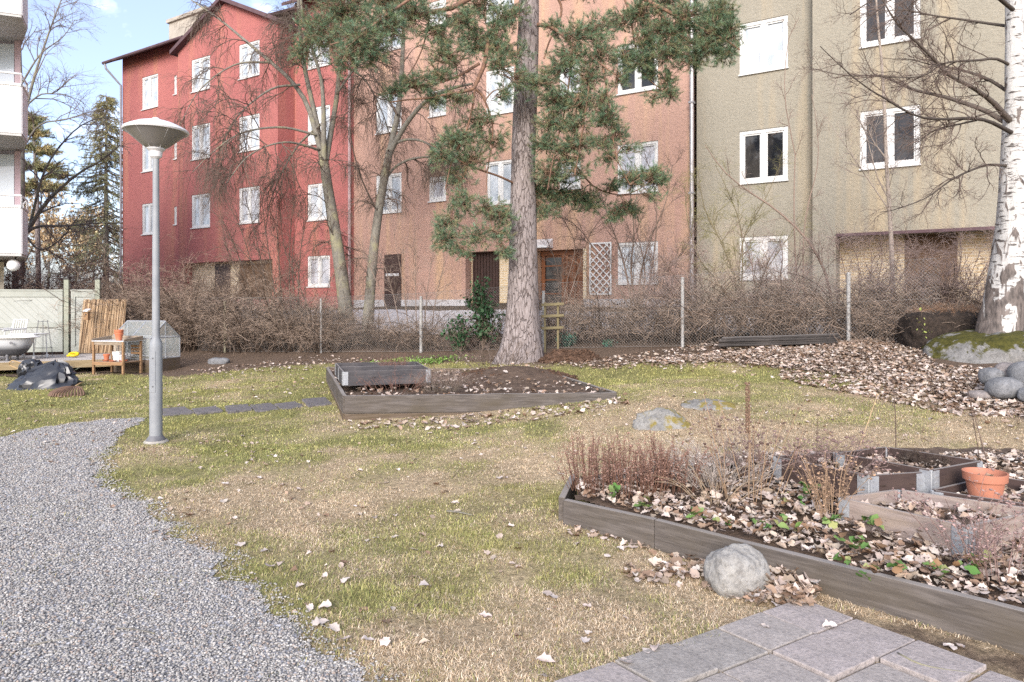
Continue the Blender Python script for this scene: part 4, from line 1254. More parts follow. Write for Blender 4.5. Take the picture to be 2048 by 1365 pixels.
def sap(label, base_uv, Y, paths, k=(9, 5, 4), L=(.7, .4, .2), c1=TW2, c2=TW3, name='sapling', droop=(.0, .1, .1), ang=.7):
    bb = P(*base_uv, Y); bb[2] = gz1(bb[0], bb[1])
    P_, R_ = [], []
    for path, ra, rb in paths:
        p, r = limb(path, Y, ra, rb, 14); P_.append(p); R_.append(r)
    Pn, R = np.stack(P_), np.stack(R_)
    g1 = spawn(Pn, R, k[0], .2, 1, ang, L[0], .008, 7, droop[0], .18, .5, .35, up=.25)
    g2 = spawn(*g1, k[1], .2, 1, ang, L[1], .0045, 6, droop[1], .2, .5, .4, up=.1)
    g3 = spawn(*g2, k[2], .2, 1, ang, L[2], .003, 5, droop[2], .25, .5, .5)
    t_ = thing(name, label, 'tree' if name == 'sapling' else 'shrub', tuple(bb))
    V, Q = tubes(Pn, R, 6); cc_ = np.repeat(c1[None] * rng.uniform(.85, 1.15, (len(Pn) * 14, 1)), 6, 0)
    npmesh('stem', V, Q, M['twig'], t_, True, cc_, bb)
    V, Fs, c_ = tubecol([g1, g2, g3], (4, 3, 3), c1, c2)
    npmesh('crown', V, Fs, M['twig'], t_, False, c_, bb)
    return t_


sap('straight pale grey sapling rising past the dark windows of the olive house', (1784, 640), 13.6,
    [([(1785, 650), (1784, 520), (1779, 420), (1773, 330), (1768, 200), (1762, 110), (1755, 40), (1750, -40)], .052, .018), ([(1775, 395), (1755, 355), (1740, 300), (1725, 250), (1690, 205), (1665, 150)], .014, .004), ([(1774, 320), (1745, 280), (1735, 250)], .018, .006), ([(1778, 420), (1730, 350), (1690, 290), (1640, 220)], .014, .004)], (10, 6, 4), (.7, .35, .18), np.array([.33, .28, .24]), np.array([.27, .21, .185]))
sap('slanting brown sapling stem leaning over the ground floor window of the olive house', (1665, 640), 13.9,
    [([(1668, 650), (1655, 560), (1628, 500), (1590, 453), (1536, 408), (1492, 380), (1445, 340), (1410, 290)], .036, .008)], (10, 5, 3), (.7, .35, .18))
sap('thin wavy stem in front of the olive house corner', (1612, 640), 14.3,
    [([(1612, 650), (1606, 520), (1612, 431), (1636, 325), (1632, 240), (1623, 190)], .02, .006), ([(1600, 640), (1590, 500), (1588, 380), (1590, 304), (1574, 233), (1569, 152), (1580, 65), (1598, 35)], .022, .006)], (8, 5, 4), (.6, .32, .16))
YG = np.array([.26, .245, .10])
sap('multi stemmed shrub with yellow green twigs beside the olive house window', (1475, 640), 14.6,
    [([(1476, 650), (1470, 560), (1440, 480), (1410, 420), (1395, 340)], .025, .006), ([(1480, 650), (1478, 550), (1490, 470), (1530, 400), (1560, 330)], .022, .005), ([(1474, 650), (1485, 540), (1480, 450), (1450, 370), (1430, 330)], .022, .005), ([(1470, 640), (1440, 570), (1400, 520), (1375, 440), (1370, 370)], .02, .005), ([(1480, 640), (1520, 560), (1560, 500), (1600, 440)], .018, .004), ([(1478, 640), (1465, 540), (1425, 450), (1400, 400)], .018, .004)],
    (12, 7, 5), (.75, .4, .2), np.array([.17, .145, .09]), YG, 'bare_shrub')
for q, lab in ((([([(1268, 640), (1255, 560), (1240, 500), (1215, 430), (1200, 380)], .03, .008), ([(1275, 640), (1262, 540), (1268, 470), (1262, 400), (1250, 330)], .028, .007), ([(1280, 640), (1280, 560), (1300, 480), (1330, 410), (1345, 330)], .03, .007), ([(1285, 640), (1300, 560), (1312, 470), (1310, 380), (1290, 310)], .024, .006), ([(1270, 640), (1230, 560), (1190, 500), (1150, 450), (1110, 430)], .02, .005), ([(1285, 640), (1320, 560), (1370, 500), (1400, 430)], .02, .005), ([(1280, 640), (1290, 540), (1270, 440), (1280, 350)], .02, .005)], 1275), 'large bare brown shrub with thick arching stems between trellis and downpipe'),
               (([([(1120, 640), (1135, 560), (1150, 490), (1120, 430), (1090, 390)], .016, .004), ([(1125, 640), (1150, 560), (1180, 470), (1210, 430)], .016, .004), ([(1118, 640), (1115, 540), (1085, 460)], .014, .004)], 1120), 'thin bare shrub in front of the varnished double door')):
    sap(lab, (q[1], 650), 15.8, q[0], (14, 7, 5), (.8, .4, .22), TW2 * .9, TW2, 'bare_shrub')
sap('dense bare shrub with dark upright stems under the red house windows', (545, 660), 18.9,
    [([(560 + a, 690), (545 + a * 1.3, 560), (530 + a * 2, 450), (520 + a * 2.8, 370 + abs(a))], .022, .006) for a in (-40, -26, -12, 0, 12, 26, 40)] + [([(600, 690), (560, 600), (500, 520), (430, 450)], .022, .005), ([(560, 690), (500, 600), (455, 500), (440, 420)], .022, .005), ([(640, 690), (610, 600), (570, 500), (560, 420)], .022, .005), ([(620, 690), (590, 600), (585, 500), (600, 420)], .02, .005)],
    (12, 7, 5), (.8, .45, .24), TW1 * .9, TW2, 'bare_shrub')
sap('sparse bare shrub with thin stems before the terracotta house cellar door', (850, 650), 17.6,
    [([(830 + a, 690), (825 + a * 1.6, 590), (820 + a * 2.6, 500), (815 + a * 3.4, 420 + abs(a))], .016, .004) for a in (-38, -24, -10, 4, 18, 30)], (9, 6, 4), (.7, .4, .22), TW2, TW3, 'bare_shrub')


for (u_, Y_, tops, lab) in ((1740, 12.9, (1660, 1700, 1735, 1760, 1800, 1830), 'airy mauve brown bush with fine tangled twigs right behind the last fence post'), (1890, 12.4, (1810, 1850, 1885, 1920, 1960, 1990), 'tangled mauve brown bush hiding the recessed door of the olive house'), (1545, 13.6, (1480, 1520, 1560, 1600, 1640), 'airy bare bush under the lower window of the olive house'), (1330, 14.5, (1290, 1320, 1350, 1385, 1410), 'airy bare bush at the foot of the zinc downpipe')):
    sap(lab, (u_, 640), Y_, [([(u_ + (q - u_) * .15, 660), (u_ + (q - u_) * .5, 590), (u_ + (q - u_) * .8 + 8, 520), (q, 455 + (k * 37) % 50)], .016, .004) for k, q in enumerate(tops)] + [([(u_ + (q - u_) * .3, 660), (u_ + (q - u_) * .8, 600), (q + (q - u_) * .25, 560)], .013, .004) for k, q in enumerate(tops)],
        (13, 7, 5), (.62, .36, .2), HB_ * 1.2, HT_, 'bare_shrub', (.1, .25, .3), .8)


# --- hedges and thickets of bare twigs
def thicket(name, label, cat, uA, uB, YA_, YB_, htop, depth, nst, k=(5, 4), L=(.7, .38), c1=TW1, c2=TW3, lean=.35, dark=.8, arch=.25, rs=.0065):
    XA, XB = (uA - 1024) / F * YA_, (uB - 1024) / F * YB_
    f = rng.random(nst)
    x = XA + (XB - XA) * f; y = YA_ + (YB_ - YA_) * f + rng.uniform(-.5, .5, nst) * depth
    z = gz(x, y)
    ht = np.interp(f, np.linspace(0, 1, len(htop)), htop) * np.where(rng.random(nst) < .12, rng.uniform(1.05, 1.45, nst), rng.uniform(.5, 1.02, nst)) * (.82 + .36 * fbm(x, y, 1.1, 19, 2))
    n = 7
    d = rng.normal(size=(nst, 3)) * [lean, lean, 0] + [0, 0, 1.]
    d = unit(d); pts = [np.stack([x, y, z], -1)]
    dr = rng.normal(size=(nst, 3)) * [1, 1, 0] * arch
    for s in range(1, n):
        d = unit(d + rng.normal(size=d.shape) * .10 + dr * s / n + np.array([0, 0, -arch]) * s / n)
        pts.append(pts[-1] + d * (ht / (n - 1) * 1.08)[:, None])
    Pn = np.stack(pts, 1); R = (rs * rng.uniform(.6, 2.0, nst))[:, None] * np.linspace(1, .4, n)
    g1 = spawn(Pn, R, k[0], .1, 1, .75, L[0], .0058, 7, .15, .2, .5, .5, up=.15)
    g2 = spawn(*g1, k[1], .15, 1, .75, L[1], .0046, 6, .2, .3, .5, .6, up=.05)
    V, Fs, c_ = tubecol([(Pn, R), g1, g2], (4, 3, 3), c1, c2, .45)
    bb = ((XA + XB) / 2, (YA_ + YB_) / 2, 0)
    o = npmesh(name, V, Fs, M['twig'], None, False, c_, bb)
    return tag(o, label, cat)


HB = np.array([.09, .064, .048]); HT = np.array([.36, .275, .215])
thicket('hedge', 'tall brown leafless hedge above the cold frame and reed screen', 'hedge', 188, 430, 18.3, 18.9, [2.0, 2.2, 2.15, 2.15], 1.3, 760, (6, 4), (.62, .36), HB, HT)
thicket('hedge', 'loose grey brown leafless hedge sprawling by the greenish fence post', 'hedge', 420, 690, 18.6, 18.1, [2.1, 1.95, 1.6, 1.2], 1.3, 540, (6, 4), (.64, .38), HB * .85, HT * .92)
thicket('hedge', 'low bare thicket behind the chain link left of the pine trunk', 'hedge', 690, 1010, 18.2, 16.0, [1.1, .85, .9, 1.1], .9, 230, (5, 3), (.52, .34), HB * .8, HT * .85)
thicket('hedge', 'bare brown thicket behind the chain link below the white trellis', 'hedge', 1085, 1395, 15.9, 14.2, [1.0, 1.15, 1.3, 1.4], 1.0, 270, (5, 4), (.6, .36), HB * .9, HT * .95)
thicket('hedge', 'bare thicket behind the dark board stack under the pale ground floor window', 'hedge', 1385, 1690, 14.2, 12.8, [1.35, 1.25, 1.15, 1.2], 1.0, 260, (5, 4), (.6, .36), HB * .9, HT * .95)
thicket('hedge', 'tangled arching thicket between the last fence post and the birch', 'hedge', 1690, 1990, 13.0, 11.9, [1.45, 1.4, 1.5, 1.25], 1.1, 260, (5, 4), (.7, .4), HB * .95, HT, .45, .8, .6)
thicket('hedge', 'mauve brown leafless shrubbery beyond the pale green board fence', 'hedge', -60, 215, 20.5, 22.5, [2.9, 3.3, 3.1, 2.6], 2.5, 420, (7, 6), (1.0, .5), HB * .95, np.array([.30, .21, .18]), .4)


# ================================================================= PINE
YP = 13.8
bP = P(1045, 722, YP); bP[2] = gz1(bP[0], bP[1])
pine = thing('pine_tree', 'tall pine with plated grey trunk and hanging green branches in front of the terracotta house', 'tree', tuple(bP))
tp = resample([P(u, v, YP) for u, v in [(1040, 732), (1042, 715), (1044, 690), (1045, 640), (1046, 560), (1046, 480), (1047, 300), (1051, 200), (1055, 100), (1058, 0), (1060, -150), (1062, -400), (1066, -700), (1070, -1000)]], 60)
tr = np.interp(np.linspace(0, 1, 60), [0, .014, .03, .06, .11, .2, .3, .36, .43, .5, .7, 1], [.52, .45, .40, .34, .305, .275, .26, .245, .225, .21, .16, .06])
tr = tr * np.interp(np.arange(60), [0, 6, 14, 60], [1, .95, .90, .90])
V, Q = tubes(tp[None], tr[None], 40)
ang = np.tile(np.arange(40) * 2 * math.pi / 40, 60); zz = V[:, 2]
rad = V - np.repeat(tp, 40, 0)
flare = np.exp(-np.maximum(0, zz - bP[2]) / .22)
V = V + rad * ((fbm(np.cos(ang) * 2 + 5, np.sin(ang) * 2 + zz * .5, 2.2, 8, 3)[:, None] - .5) * (.16 + flare[:, None] * .7))
npmesh('trunk', V, Q, M['pinebark'], pine, True, None, bP)


def pl_(L, dY=0.): return [P(q[0], q[1], YP + (q[2] if len(q) > 2 else dY)) for q in L]


limbs = [([(1040, 10, 0), (1014, 34, -.3), (987, 57, -.6), (975, 75, -.8), (975, 95, -.9), (970, 125, -1), (958, 155, -1.1), (947, 178, -1.2)], .07, .035),
         ([(958, 128, -1), (930, 145, -1.2), (909, 156, -1.3), (860, 170, -1.5), (800, 178, -1.7)], .03, .01),
         ([(947, 178, -1.2), (920, 185, -1.3), (890, 190, -1.4), (860, 196, -1.5), (815, 200, -1.6), (780, 205, -1.7)], .032, .01),
         ([(950, 178, -1.2), (963, 190, -1.1), (975, 215, -1), (985, 250, -.9), (984, 290, -.8)], .026, .01),
         ([(950, 178, -1.2), (945, 215, -1.1), (930, 270, -1), (905, 320, -1), (890, 380, -1)], .022, .008),
         ([(1045, -70, 0), (985, -30, -.5), (925, 5, -.9), (900, 18, -1.1), (860, 26, -1.3), (800, 45, -1.5), (730, 70, -1.7), (660, 90, -1.9)], .075, .012),
         ([(1045, -120, 0), (960, -90, .2), (860, -60, .4), (760, -20, .6), (690, 20, .7), (640, 60, .8)], .07, .015),
         ([(1045, -110, 0), (940, -70, -1), (850, -20, -1.8), (760, 40, -2.4), (700, 90, -2.8)], .06, .012),
         ([(1070, 50, 0), (1088, 51, -.3), (1105, 56, -.6), (1122, 68, -.8), (1150, 95, -1), (1190, 120, -1.2), (1230, 150, -1.3)], .045, .012),
         ([(1095, -30, 0), (1120, 5, .2), (1122, 30, .2), (1112, 55, .2), (1098, 85, .1), (1088, 118, 0)], .03, .014),
         ([(1075, -90, 0), (1140, -60, -.3), (1230, -30, -.7), (1310, 10, -1), (1390, 50, -1.2), (1450, 80, -1.3), (1480, 100, -1.3)], .075, .012),
         ([(1300, 5, -1), (1345, 55, -1), (1380, 85, -1), (1410, 103, -1), (1455, 105, -1.1)], .03, .01),
         ([(1075, -140, 0), (1160, -140, .6), (1260, -90, 1.2), (1340, -10, 1.6), (1400, 40, 1.8)], .06, .012),
         ([(1068, 285, 0), (1110, 300, .3), (1150, 330, .5), (1190, 375, .6), (1250, 390, .6), (1310, 360, .6)], .03, .008),
         ([(1180, 115, -1.1), (1178, 170, -1.1), (1170, 230, -1.1), (1160, 290, -1), (1150, 350, -.9)], .02, .008),
         ([(1205, 130, -1.2), (1215, 190, -1.2), (1222, 250, -1.1), (1235, 320, -1), (1260, 370, -1)], .02, .008),
         ([(1150, 95, -1), (1140, 150, -.9), (1130, 220, -.8), (1110, 300, -.8), (1095, 380, -.8)], .02, .008),
         ([(1035, 370, 0), (998, 353, -.4), (965, 342, -.6), (937, 331, -.8), (895, 308, -1), (860, 289, -1.2)], .026, .01),
         ([(937, 331, -.8), (920, 370, -.8), (905, 420, -.9), (895, 470, -.9)], .014, .006),
         ([(985, 290, -.8), (975, 340, -.8), (975, 400, -.8), (985, 460, -.8)], .014, .006),
         ([(860, 26, -1.3), (850, 80, -1.4), (830, 130, -1.5), (800, 170, -1.6)], .02, .006),
         ([(1240, -25, -.7), (1260, 30, -.7), (1270, 90, -.7), (1290, 150, -.7), (1330, 185, -.7)], .024, .008)]
LP = np.stack([resample(pl_(p), 16) for p, a, b_ in limbs]); LR = np.stack([np.linspace(a, b_, 16) for p, a, b_ in limbs])
V, Q = tubes(LP, LR, 7)
npmesh('limbs' if 0 else 'branch', V, Q, M['pinelimb'], pine, True, None, bP)
# foliage clumps: (u, v, half width, half height, depth offset, weight)
CL = [(625, 70, 38, 40, .8, 1.2), (600, 110, 22, 25, .8, .6), (690, 25, 60, 40, .7, 2.2), (660, 75, 45, 40, .5, 1.3), (715, 85, 42, 32, -2.6, 1.2), (770, 60, 50, 40, -2.2, 1.5), (830, 30, 50, 30, -1.6, 1.2), (690, 130, 30, 18, -2.6, .4), (745, 115, 28, 18, -2.4, .5), (780, 15, 60, 25, .3, 1.2),
      (880, 70, 45, 26, -1.4, .9), (930, 45, 45, 28, -1, 1.1), (900, 110, 48, 22, -1.5, .8), (955, 85, 35, 28, -.8, 1.0), (990, 70, 30, 30, -.8, .7), (1010, 40, 28, 30, -.7, .6), (960, 20, 50, 22, 0, .9), (1000, 100, 28, 22, -.9, .55),
      (830, 170, 38, 16, -1.6, .7), (790, 185, 22, 14, -1.7, .4), (880, 150, 34, 16, -1.4, .5), (910, 200, 28, 14, -1.3, .4), (1000, 130, 30, 22, -1, .6), (1010, 185, 18, 22, -.9, .4), (870, 205, 22, 12, -1.4, .35),
      (960, 245, 50, 22, -.9, .75), (905, 285, 34, 24, -1, .7), (985, 285, 35, 25, -.8, .55), (940, 320, 45, 22, -.8, .7), (885, 315, 24, 20, -1.1, .5), (925, 275, 40, 24, -.9, .6),
      (920, 360, 30, 20, -.8, .35), (925, 408, 30, 22, -.9, .6), (900, 445, 28, 24, -.9, .6), (975, 420, 34, 20, -.8, .5), (1008, 435, 20, 22, -.6, .55), (890, 485, 26, 18, -.9, .6), (950, 478, 32, 20, -.9, .5), (1000, 470, 24, 16, -.7, .35), (925, 505, 20, 12, -.9, .3), (1010, 505, 16, 12, -.7, .3),
      (1160, 70, 45, 32, -1, .9), (1195, 55, 35, 25, -.9, .6), (1140, 110, 40, 28, -1, .85), (1200, 110, 38, 32, -1.1, .9), (1120, 140, 38, 22, -.9, .7), (1180, 155, 40, 22, -1.1, .9), (1110, 60, 20, 18, -.5, .4), (1235, 45, 30, 22, -.7, .6),
      (1085, 165, 30, 25, -.9, .7), (1110, 200, 40, 26, -.9, 1.0), (1150, 205, 36, 22, -1, .8), (1200, 205, 32, 30, -1.1, .7), (1100, 250, 30, 26, -.8, .9), (1150, 250, 38, 22, -.9, .7), (1215, 240, 32, 25, -1.1, .8), (1045, 165, 26, 22, -.9, .45), (1040, 110, 26, 30, -.9, .35), (1035, 30, 22, 30, -.5, .35),
      (1090, 290, 30, 20, -.7, .7), (1155, 290, 35, 20, -.8, .8), (1200, 290, 30, 16, -.9, .4), (1130, 320, 35, 15, -.6, .5), (1215, 320, 30, 18, -.9, .35), (1095, 345, 30, 20, -.4, .55), (1150, 345, 28, 20, -.6, .4),
      (1080, 385, 25, 18, .2, .6), (1115, 400, 38, 20, .2, 1.0), (1160, 400, 36, 16, .4, .8), (1180, 415, 30, 12, .5, .45), (1090, 425, 25, 12, .1, .5), (1110, 365, 36, 16, .1, .5),
      (1225, 375, 25, 12, .5, .35), (1265, 360, 28, 18, -.8, .7), (1305, 350, 32, 14, -.7, .75), (1325, 362, 18, 12, -.6, .35), (1255, 425, 26, 14, .4, .6), (1225, 435, 18, 10, .4, .3), (1260, 300, 24, 14, -.8, .2), (1305, 398, 24, 12, -.6, .2), (1240, 270, 22, 14, -1, .3),
      (1285, 30, 38, 30, -.8, 1.2), (1330, 65, 45, 32, -.9, 1.4), (1290, 85, 32, 24, -.8, .9), (1380, 35, 42, 30, -1.1, 1.2), (1425, 65, 38, 30, -1.2, 1.3), (1465, 60, 22, 36, -1.3, .8), (1440, 20, 35, 22, -1.2, .9), (1400, 100, 45, 18, -1.1, 1.0), (1330, 110, 42, 18, -.9, 1.0), (1450, 110, 25, 15, -1.2, .5), (1380, 130, 40, 12, -1, .5), (1280, 125, 30, 18, -.8, .7), (1355, 85, 30, 22, 1.5, .8),
      (1245, 115, 24, 20, -.7, .5), (1300, 150, 26, 16, -.7, .4), (1335, 165, 20, 22, -.7, .5), (1345, 195, 12, 14, -.7, .2), (1330, 10, 40, 18, 1.4, .8), (1240, 160, 20, 16, -1, .4), (1310, 195, 16, 10, -.7, .15),
      (760, -60, 120, 50, 0, 2), (900, -60, 120, 50, 0, 2), (1180, -70, 120, 50, 0, 2), (1350, -60, 110, 50, 0, 2.2), (1060, -150, 150, 80, 0, 3)]
allP, allR, tips = [], [], []
limbpts = LP.reshape(-1, 3)
for (u, v_, a, b_, dy, w) in CL:
    c_ = P(u, v_, YP + dy); pxm = F / (YP + dy); nt_ = max(14, int(w * 74))
    q = rng.normal(size=(nt_, 3)); q = unit(q) * rng.random((nt_, 1)) ** .45
    tgt = c_ + q * np.array([a / pxm, (a + b_) * .5 / pxm, b_ / pxm]) * 1.36
    # each shoot starts from the nearest limb point pulled towards the clump centre
    dd = ((limbpts - c_) ** 2).sum(1); root = limbpts[np.argmin(dd)]
    st = root + (c_ - root) * np.clip(rng.normal(.75, .18, (nt_, 1)), .2, 1.0) + rng.normal(size=(nt_, 3)) * np.array([a, a, b_]) / pxm * .18
    tt = np.linspace(0, 1, 6)[None, :, None]
    sag = np.array([0, 0, 1.]) * (.10 * np.sin(tt * math.pi))
    Pn = st[:, None] * (1 - tt) + tgt[:, None] * tt + sag * rng.uniform(-.6, 1, (nt_, 1, 1)) + rng.normal(size=(nt_, 6, 3)) * .012
    allP.append(Pn); allR.append(np.linspace(.0065, .003, 6)[None].repeat(nt_, 0))
    # the bough feeding the clump
    s_ = np.linspace(0, 1, 6)[None, :, None]
    bough = root[None, None] * (1 - s_) + c_[None, None] * s_ + np.array([0, 0, .12]) * np.sin(s_ * math.pi)
    allP.append(bough); allR.append(np.linspace(.014, .008, 6)[None])
TP = np.concatenate(allP); TR = np.concatenate(allR)
sub = spawn(TP, TR, 2, .35, .95, .8, .20, .0035, 6, .0, .25, .4, .6, up=.25)
V, Fs, c_ = tubecol([(TP, TR), sub], (4, 3), np.array([.20, .13, .09]), np.array([.25, .17, .11]))
npmesh('twigs' if 0 else 'twig_mass', V, Fs, M['twig'], pine, False, c_, bP)


def needles(Pn, per, ln, wd, pal, zspread=(.35, 1.), tilt=.9, seed=0):
    """needles along the outer part of each shoot"""
    n_, m_, _ = Pn.shape
    i = np.repeat(np.arange(n_), per); t_ = rng.uniform(zspread[0], zspread[1], len(i)) * (m_ - 1)
    a = np.minimum(t_.astype(int), m_ - 2); f = (t_ - a)[:, None]
    p = Pn[i, a] * (1 - f) + Pn[i, a + 1] * f
    T = unit(Pn[i, -1] - Pn[i, -3])
    q = rng.normal(size=T.shape); q = unit(q - (q * T).sum(-1, keepdims=True) * T)
    an = rng.uniform(.25, 1.15, (len(i), 1)) * tilt
    D = unit(np.cos(an) * T + np.sin(an) * q + np.array([0, 0, .18]))
    s_ = unit(np.cross(D, rng.normal(size=D.shape)))
    L = (ln * rng.uniform(.7, 1.25, len(i)))[:, None]
    V = np.stack([p - s_ * wd / 2, p + s_ * wd / 2, p + D * L], 1).reshape(-1, 3)
    c_ = np.repeat(pal[rng.integers(0, len(pal), n_)] * rng.uniform(.8, 1.2, (n_, 1)), per, 0) * rng.uniform(.75, 1.3, (len(i), 1))
    return V, np.arange(len(V)).reshape(-1, 3), np.repeat(c_, 3, 0)


PNP = np.array([(.115, .18, .10), (.14, .21, .115), (.09, .155, .095), (.175, .23, .12), (.15, .235, .15), (.075, .13, .075), (.21, .21, .11)])
V1, F1, c1_ = needles(TP, 48, .075, .0038, PNP, (.55, 1.0))
V2, F2, c2_ = needles(sub[0], 44, .072, .0038, PNP, (.35, 1.0))
npmesh('needles', np.concatenate([V1, V2]), np.concatenate([F1, F2 + len(V1)]), M['needle'], pine, False, np.concatenate([c1_, c2_]), bP)


# ================================================================= DISTANT TREES
def spruce(label, u, vtop, vbase, Y, wbase, nb, pal, sun_tip, warm=.4, name='spruce_tree'):
    top, base = P(u, vtop, Y), P(u, vbase, Y); base[2] = gz1(base[0], base[1]); H = top[2] - base[2]
    t_ = thing(name, label, 'tree', tuple(base))
    MB().tube([base, base + [0, 0, H * .5], top], [.22, .13, .02], 8).build('trunk', M['alder'], t_, True, loc=base)
    h = rng.random(nb) ** 1.0; z = base[2] + H * (.08 + .91 * h); r = wbase * (1 - h) ** .75 * rng.uniform(.55, 1.12, nb) + .12
    a = rng.uniform(0, 6.28, nb)
    st = np.stack([np.full(nb, base[0]), np.full(nb, base[1]), z], -1)
    D = np.stack([np.cos(a), np.sin(a), np.zeros(nb)], -1)
    tt = np.linspace(0, 1, 7)[None, :, None]
    Pn = st[:, None] + D[:, None] * r[:, None, None] * tt + np.array([0, 0, 1.]) * (-.55 * tt ** 1.2 + .30 * tt ** 3) * r[:, None, None]
    R = np.linspace(.035, .012, 7)[None].repeat(nb, 0)
    sb = spawn(Pn, R, 6, .2, 1, .9, .8, .015, 5, 1.0, .15, .4, .5)
    V, Fs, c_ = tubecol([(Pn, R), sb], (4, 3), TW1, TW1)
    npmesh('branches' if 0 else 'branch', V, Fs, M['twig'], t_, False, c_, base)
    V1, F1, c1 = needles(Pn, 26, .16, .03, pal, (.1, 1), 1.3); V2, F2, c2 = needles(sb[0], 26, .15, .028, pal, (.05, 1), 1.3)
    V = np.concatenate([V1, V2]); c = np.concatenate([c1, c2])
    k = np.clip((V[:, 2] - base[2]) / H - .35, 0, 1)[:, None] * warm * 1.5  # low sunlight painted into the upper needles as a warm tint
    c = c * (1 - k) + np.array(sun_tip) * k
    npmesh('needles', V, np.concatenate([F1, F2 + len(V1)]), M['needle'], t_, False, c, base)
    return t_


SPP = np.array([(.20, .22, .12), (.24, .255, .13), (.16, .195, .115), (.28, .275, .14)])
spruce('tall spruce with golden sunlight painted on its top beside the red house gutter', 212, 186, 560, 44, 3.6, 260, SPP, (.36, .29, .11), .55)
# pine beyond the balcony house
YQ = 40.
bQ = P(78, 560, YQ); bQ[2] = gz1(bQ[0], bQ[1])
t_ = thing('pine_tree', 'distant pine with warm sunlight painted into its flat crown just beyond the balcony house', 'tree', tuple(bQ))
MB().tube([bQ, P(74, 400, YQ), P(66, 235, YQ)], [.15, .12, .05], 8).build('trunk', M['pinebark'], t_, True, loc=bQ)
cl = [(62, 235, 30, 18), (75, 265, 34, 18), (45, 290, 30, 20), (90, 300, 38, 16), (60, 330, 45, 18), (105, 335, 36, 14), (125, 350, 25, 10), (75, 370, 45, 14), (40, 380, 40, 18), (110, 375, 34, 12), (60, 255, 20, 14)]
SP = []
for (u, v_, a, b_) in cl:
    c_ = P(u, v_, YQ); pm = F / YQ; q = unit(rng.normal(size=(46, 3))) * rng.random((46, 1)) ** .4
    tg = c_ + q * np.array([a, a, b_]) / pm; root = P(71 - (v_ - 400) * -.03, v_ + 12, YQ); tt = np.linspace(0, 1, 6)[None, :, None]
    st = root + (c_ - root) * rng.uniform(.2, .9, (46, 1)); SP.append(st[:, None] * (1 - tt) + tg[:, None] * tt)
SP = np.concatenate(SP); sR_ = np.linspace(.03, .012, 6)[None].repeat(len(SP), 0)
V, Fs, c_ = tubecol([(SP, sR_)], (4,), TW1, TW1); npmesh('branch', V, Fs, M['twig'], t_, False, c_, bQ)
V, Fq_, c_ = needles(SP, 60, .22, .03, np.array([(.25, .25, .13), (.32, .29, .14), (.42, .34, .16), (.21, .23, .13)]), (.3, 1), 1.2)  # amber tones put warm sunlight into the needle colours
npmesh('needles', V, Fq_, M['needle'], t_, False, c_, bQ)


def fartree(label, u, vb, Y, paths, k, L, base_c, tip_c, group=None, leafc=None, nl=0, name='bare_tree', lsz=.12):
    bb = P(u, vb, Y); bb[2] = gz1(bb[0], bb[1])
    Pn = np.stack([resample([P(a, b_, Y + (d[0] if d else 0)) for a, b_, *d in p], 14) for p, r0, r1 in paths]); R = np.stack([np.linspace(r0, r1, 14) for p, r0, r1 in paths])
    t_ = thing(name, label, 'tree', tuple(bb), group=group)
    V, Q = tubes(Pn, R, 7); npmesh('trunk', V, Q, M['alder'], t_, True, None, bb)
    g1 = spawn(Pn, R, k[0], .25, 1, .75, L[0], .03, 8, .1, .15, .5, .35, up=.15); g2 = spawn(*g1, k[1], .2, 1, .7, L[1], .014, 7, .1, .18, .5, .4, up=.1); g3 = spawn(*g2, k[2], .2, 1, .7, L[2], .008, 5, .15, .2, .5, .5)
    V, Fs, c_ = tubecol([g1, g2, g3], (4, 3, 3), base_c, tip_c); npmesh('crown', V, Fs, M['twig'], t_, False, c_, bb)
    if nl:
        tipp = g3[0][:, 2:].reshape(-1, 3); tipp = tipp[rng.integers(0, len(tipp), nl)] + rng.normal(size=(nl, 3)) * .12
        V, Fq_, c_ = leaves(tipp[:, 0], tipp[:, 1], tipp[:, 2], rng.uniform(lsz * .6, lsz * 1.4, nl), 1.2, np.array(leafc))
        npmesh('foliage', V, Fq_, M['leaf'], t_, False, c_, bb)
    return t_


DK = np.array([.19, .16, .14]); DT = np.array([.25, .21, .18])
fartree('tall bare tree rising behind the upper balconies', 35, 560, 28, [([(40, 560), (44, 350), (42, 180), (40, 60), (60, -60)], .16, .03), ([(44, 300), (20, 180), (-10, 90), (-30, 0)], .08, .02), ([(44, 250), (70, 150), (100, 60), (130, -20)], .07, .015), ([(42, 170), (80, 110), (125, 75), (150, 40)], .04, .01), ([(43, 300), (80, 250), (130, 240), (180, 225)], .05, .01), ([(43, 220), (80, 190), (110, 185), (150, 150)], .04, .01)], (9, 6, 5), (2.0, 1.0, .5), DK, DT)
fartree('bare tree with long bent branches reaching from the lower balcony to the red house', 30, 560, 24, [([(30, 580), (34, 500), (60, 455), (85, 415), (120, 378), (160, 345), (205, 320), (240, 290)], .10, .02), ([(40, 480), (70, 455), (130, 452), (190, 447), (245, 447)], .06, .015), ([(60, 450), (90, 340), (140, 270), (185, 240), (230, 235)], .05, .012), ([(50, 470), (80, 500), (120, 480), (160, 430)], .04, .01)], (9, 6, 5), (1.2, .6, .3), DK, DT)
AU_GLOW = [(.46, .33, .19), (.52, .39, .24), (.40, .28, .16), (.54, .44, .28)]  # autumn leaf tones with a warm sun glow painted in
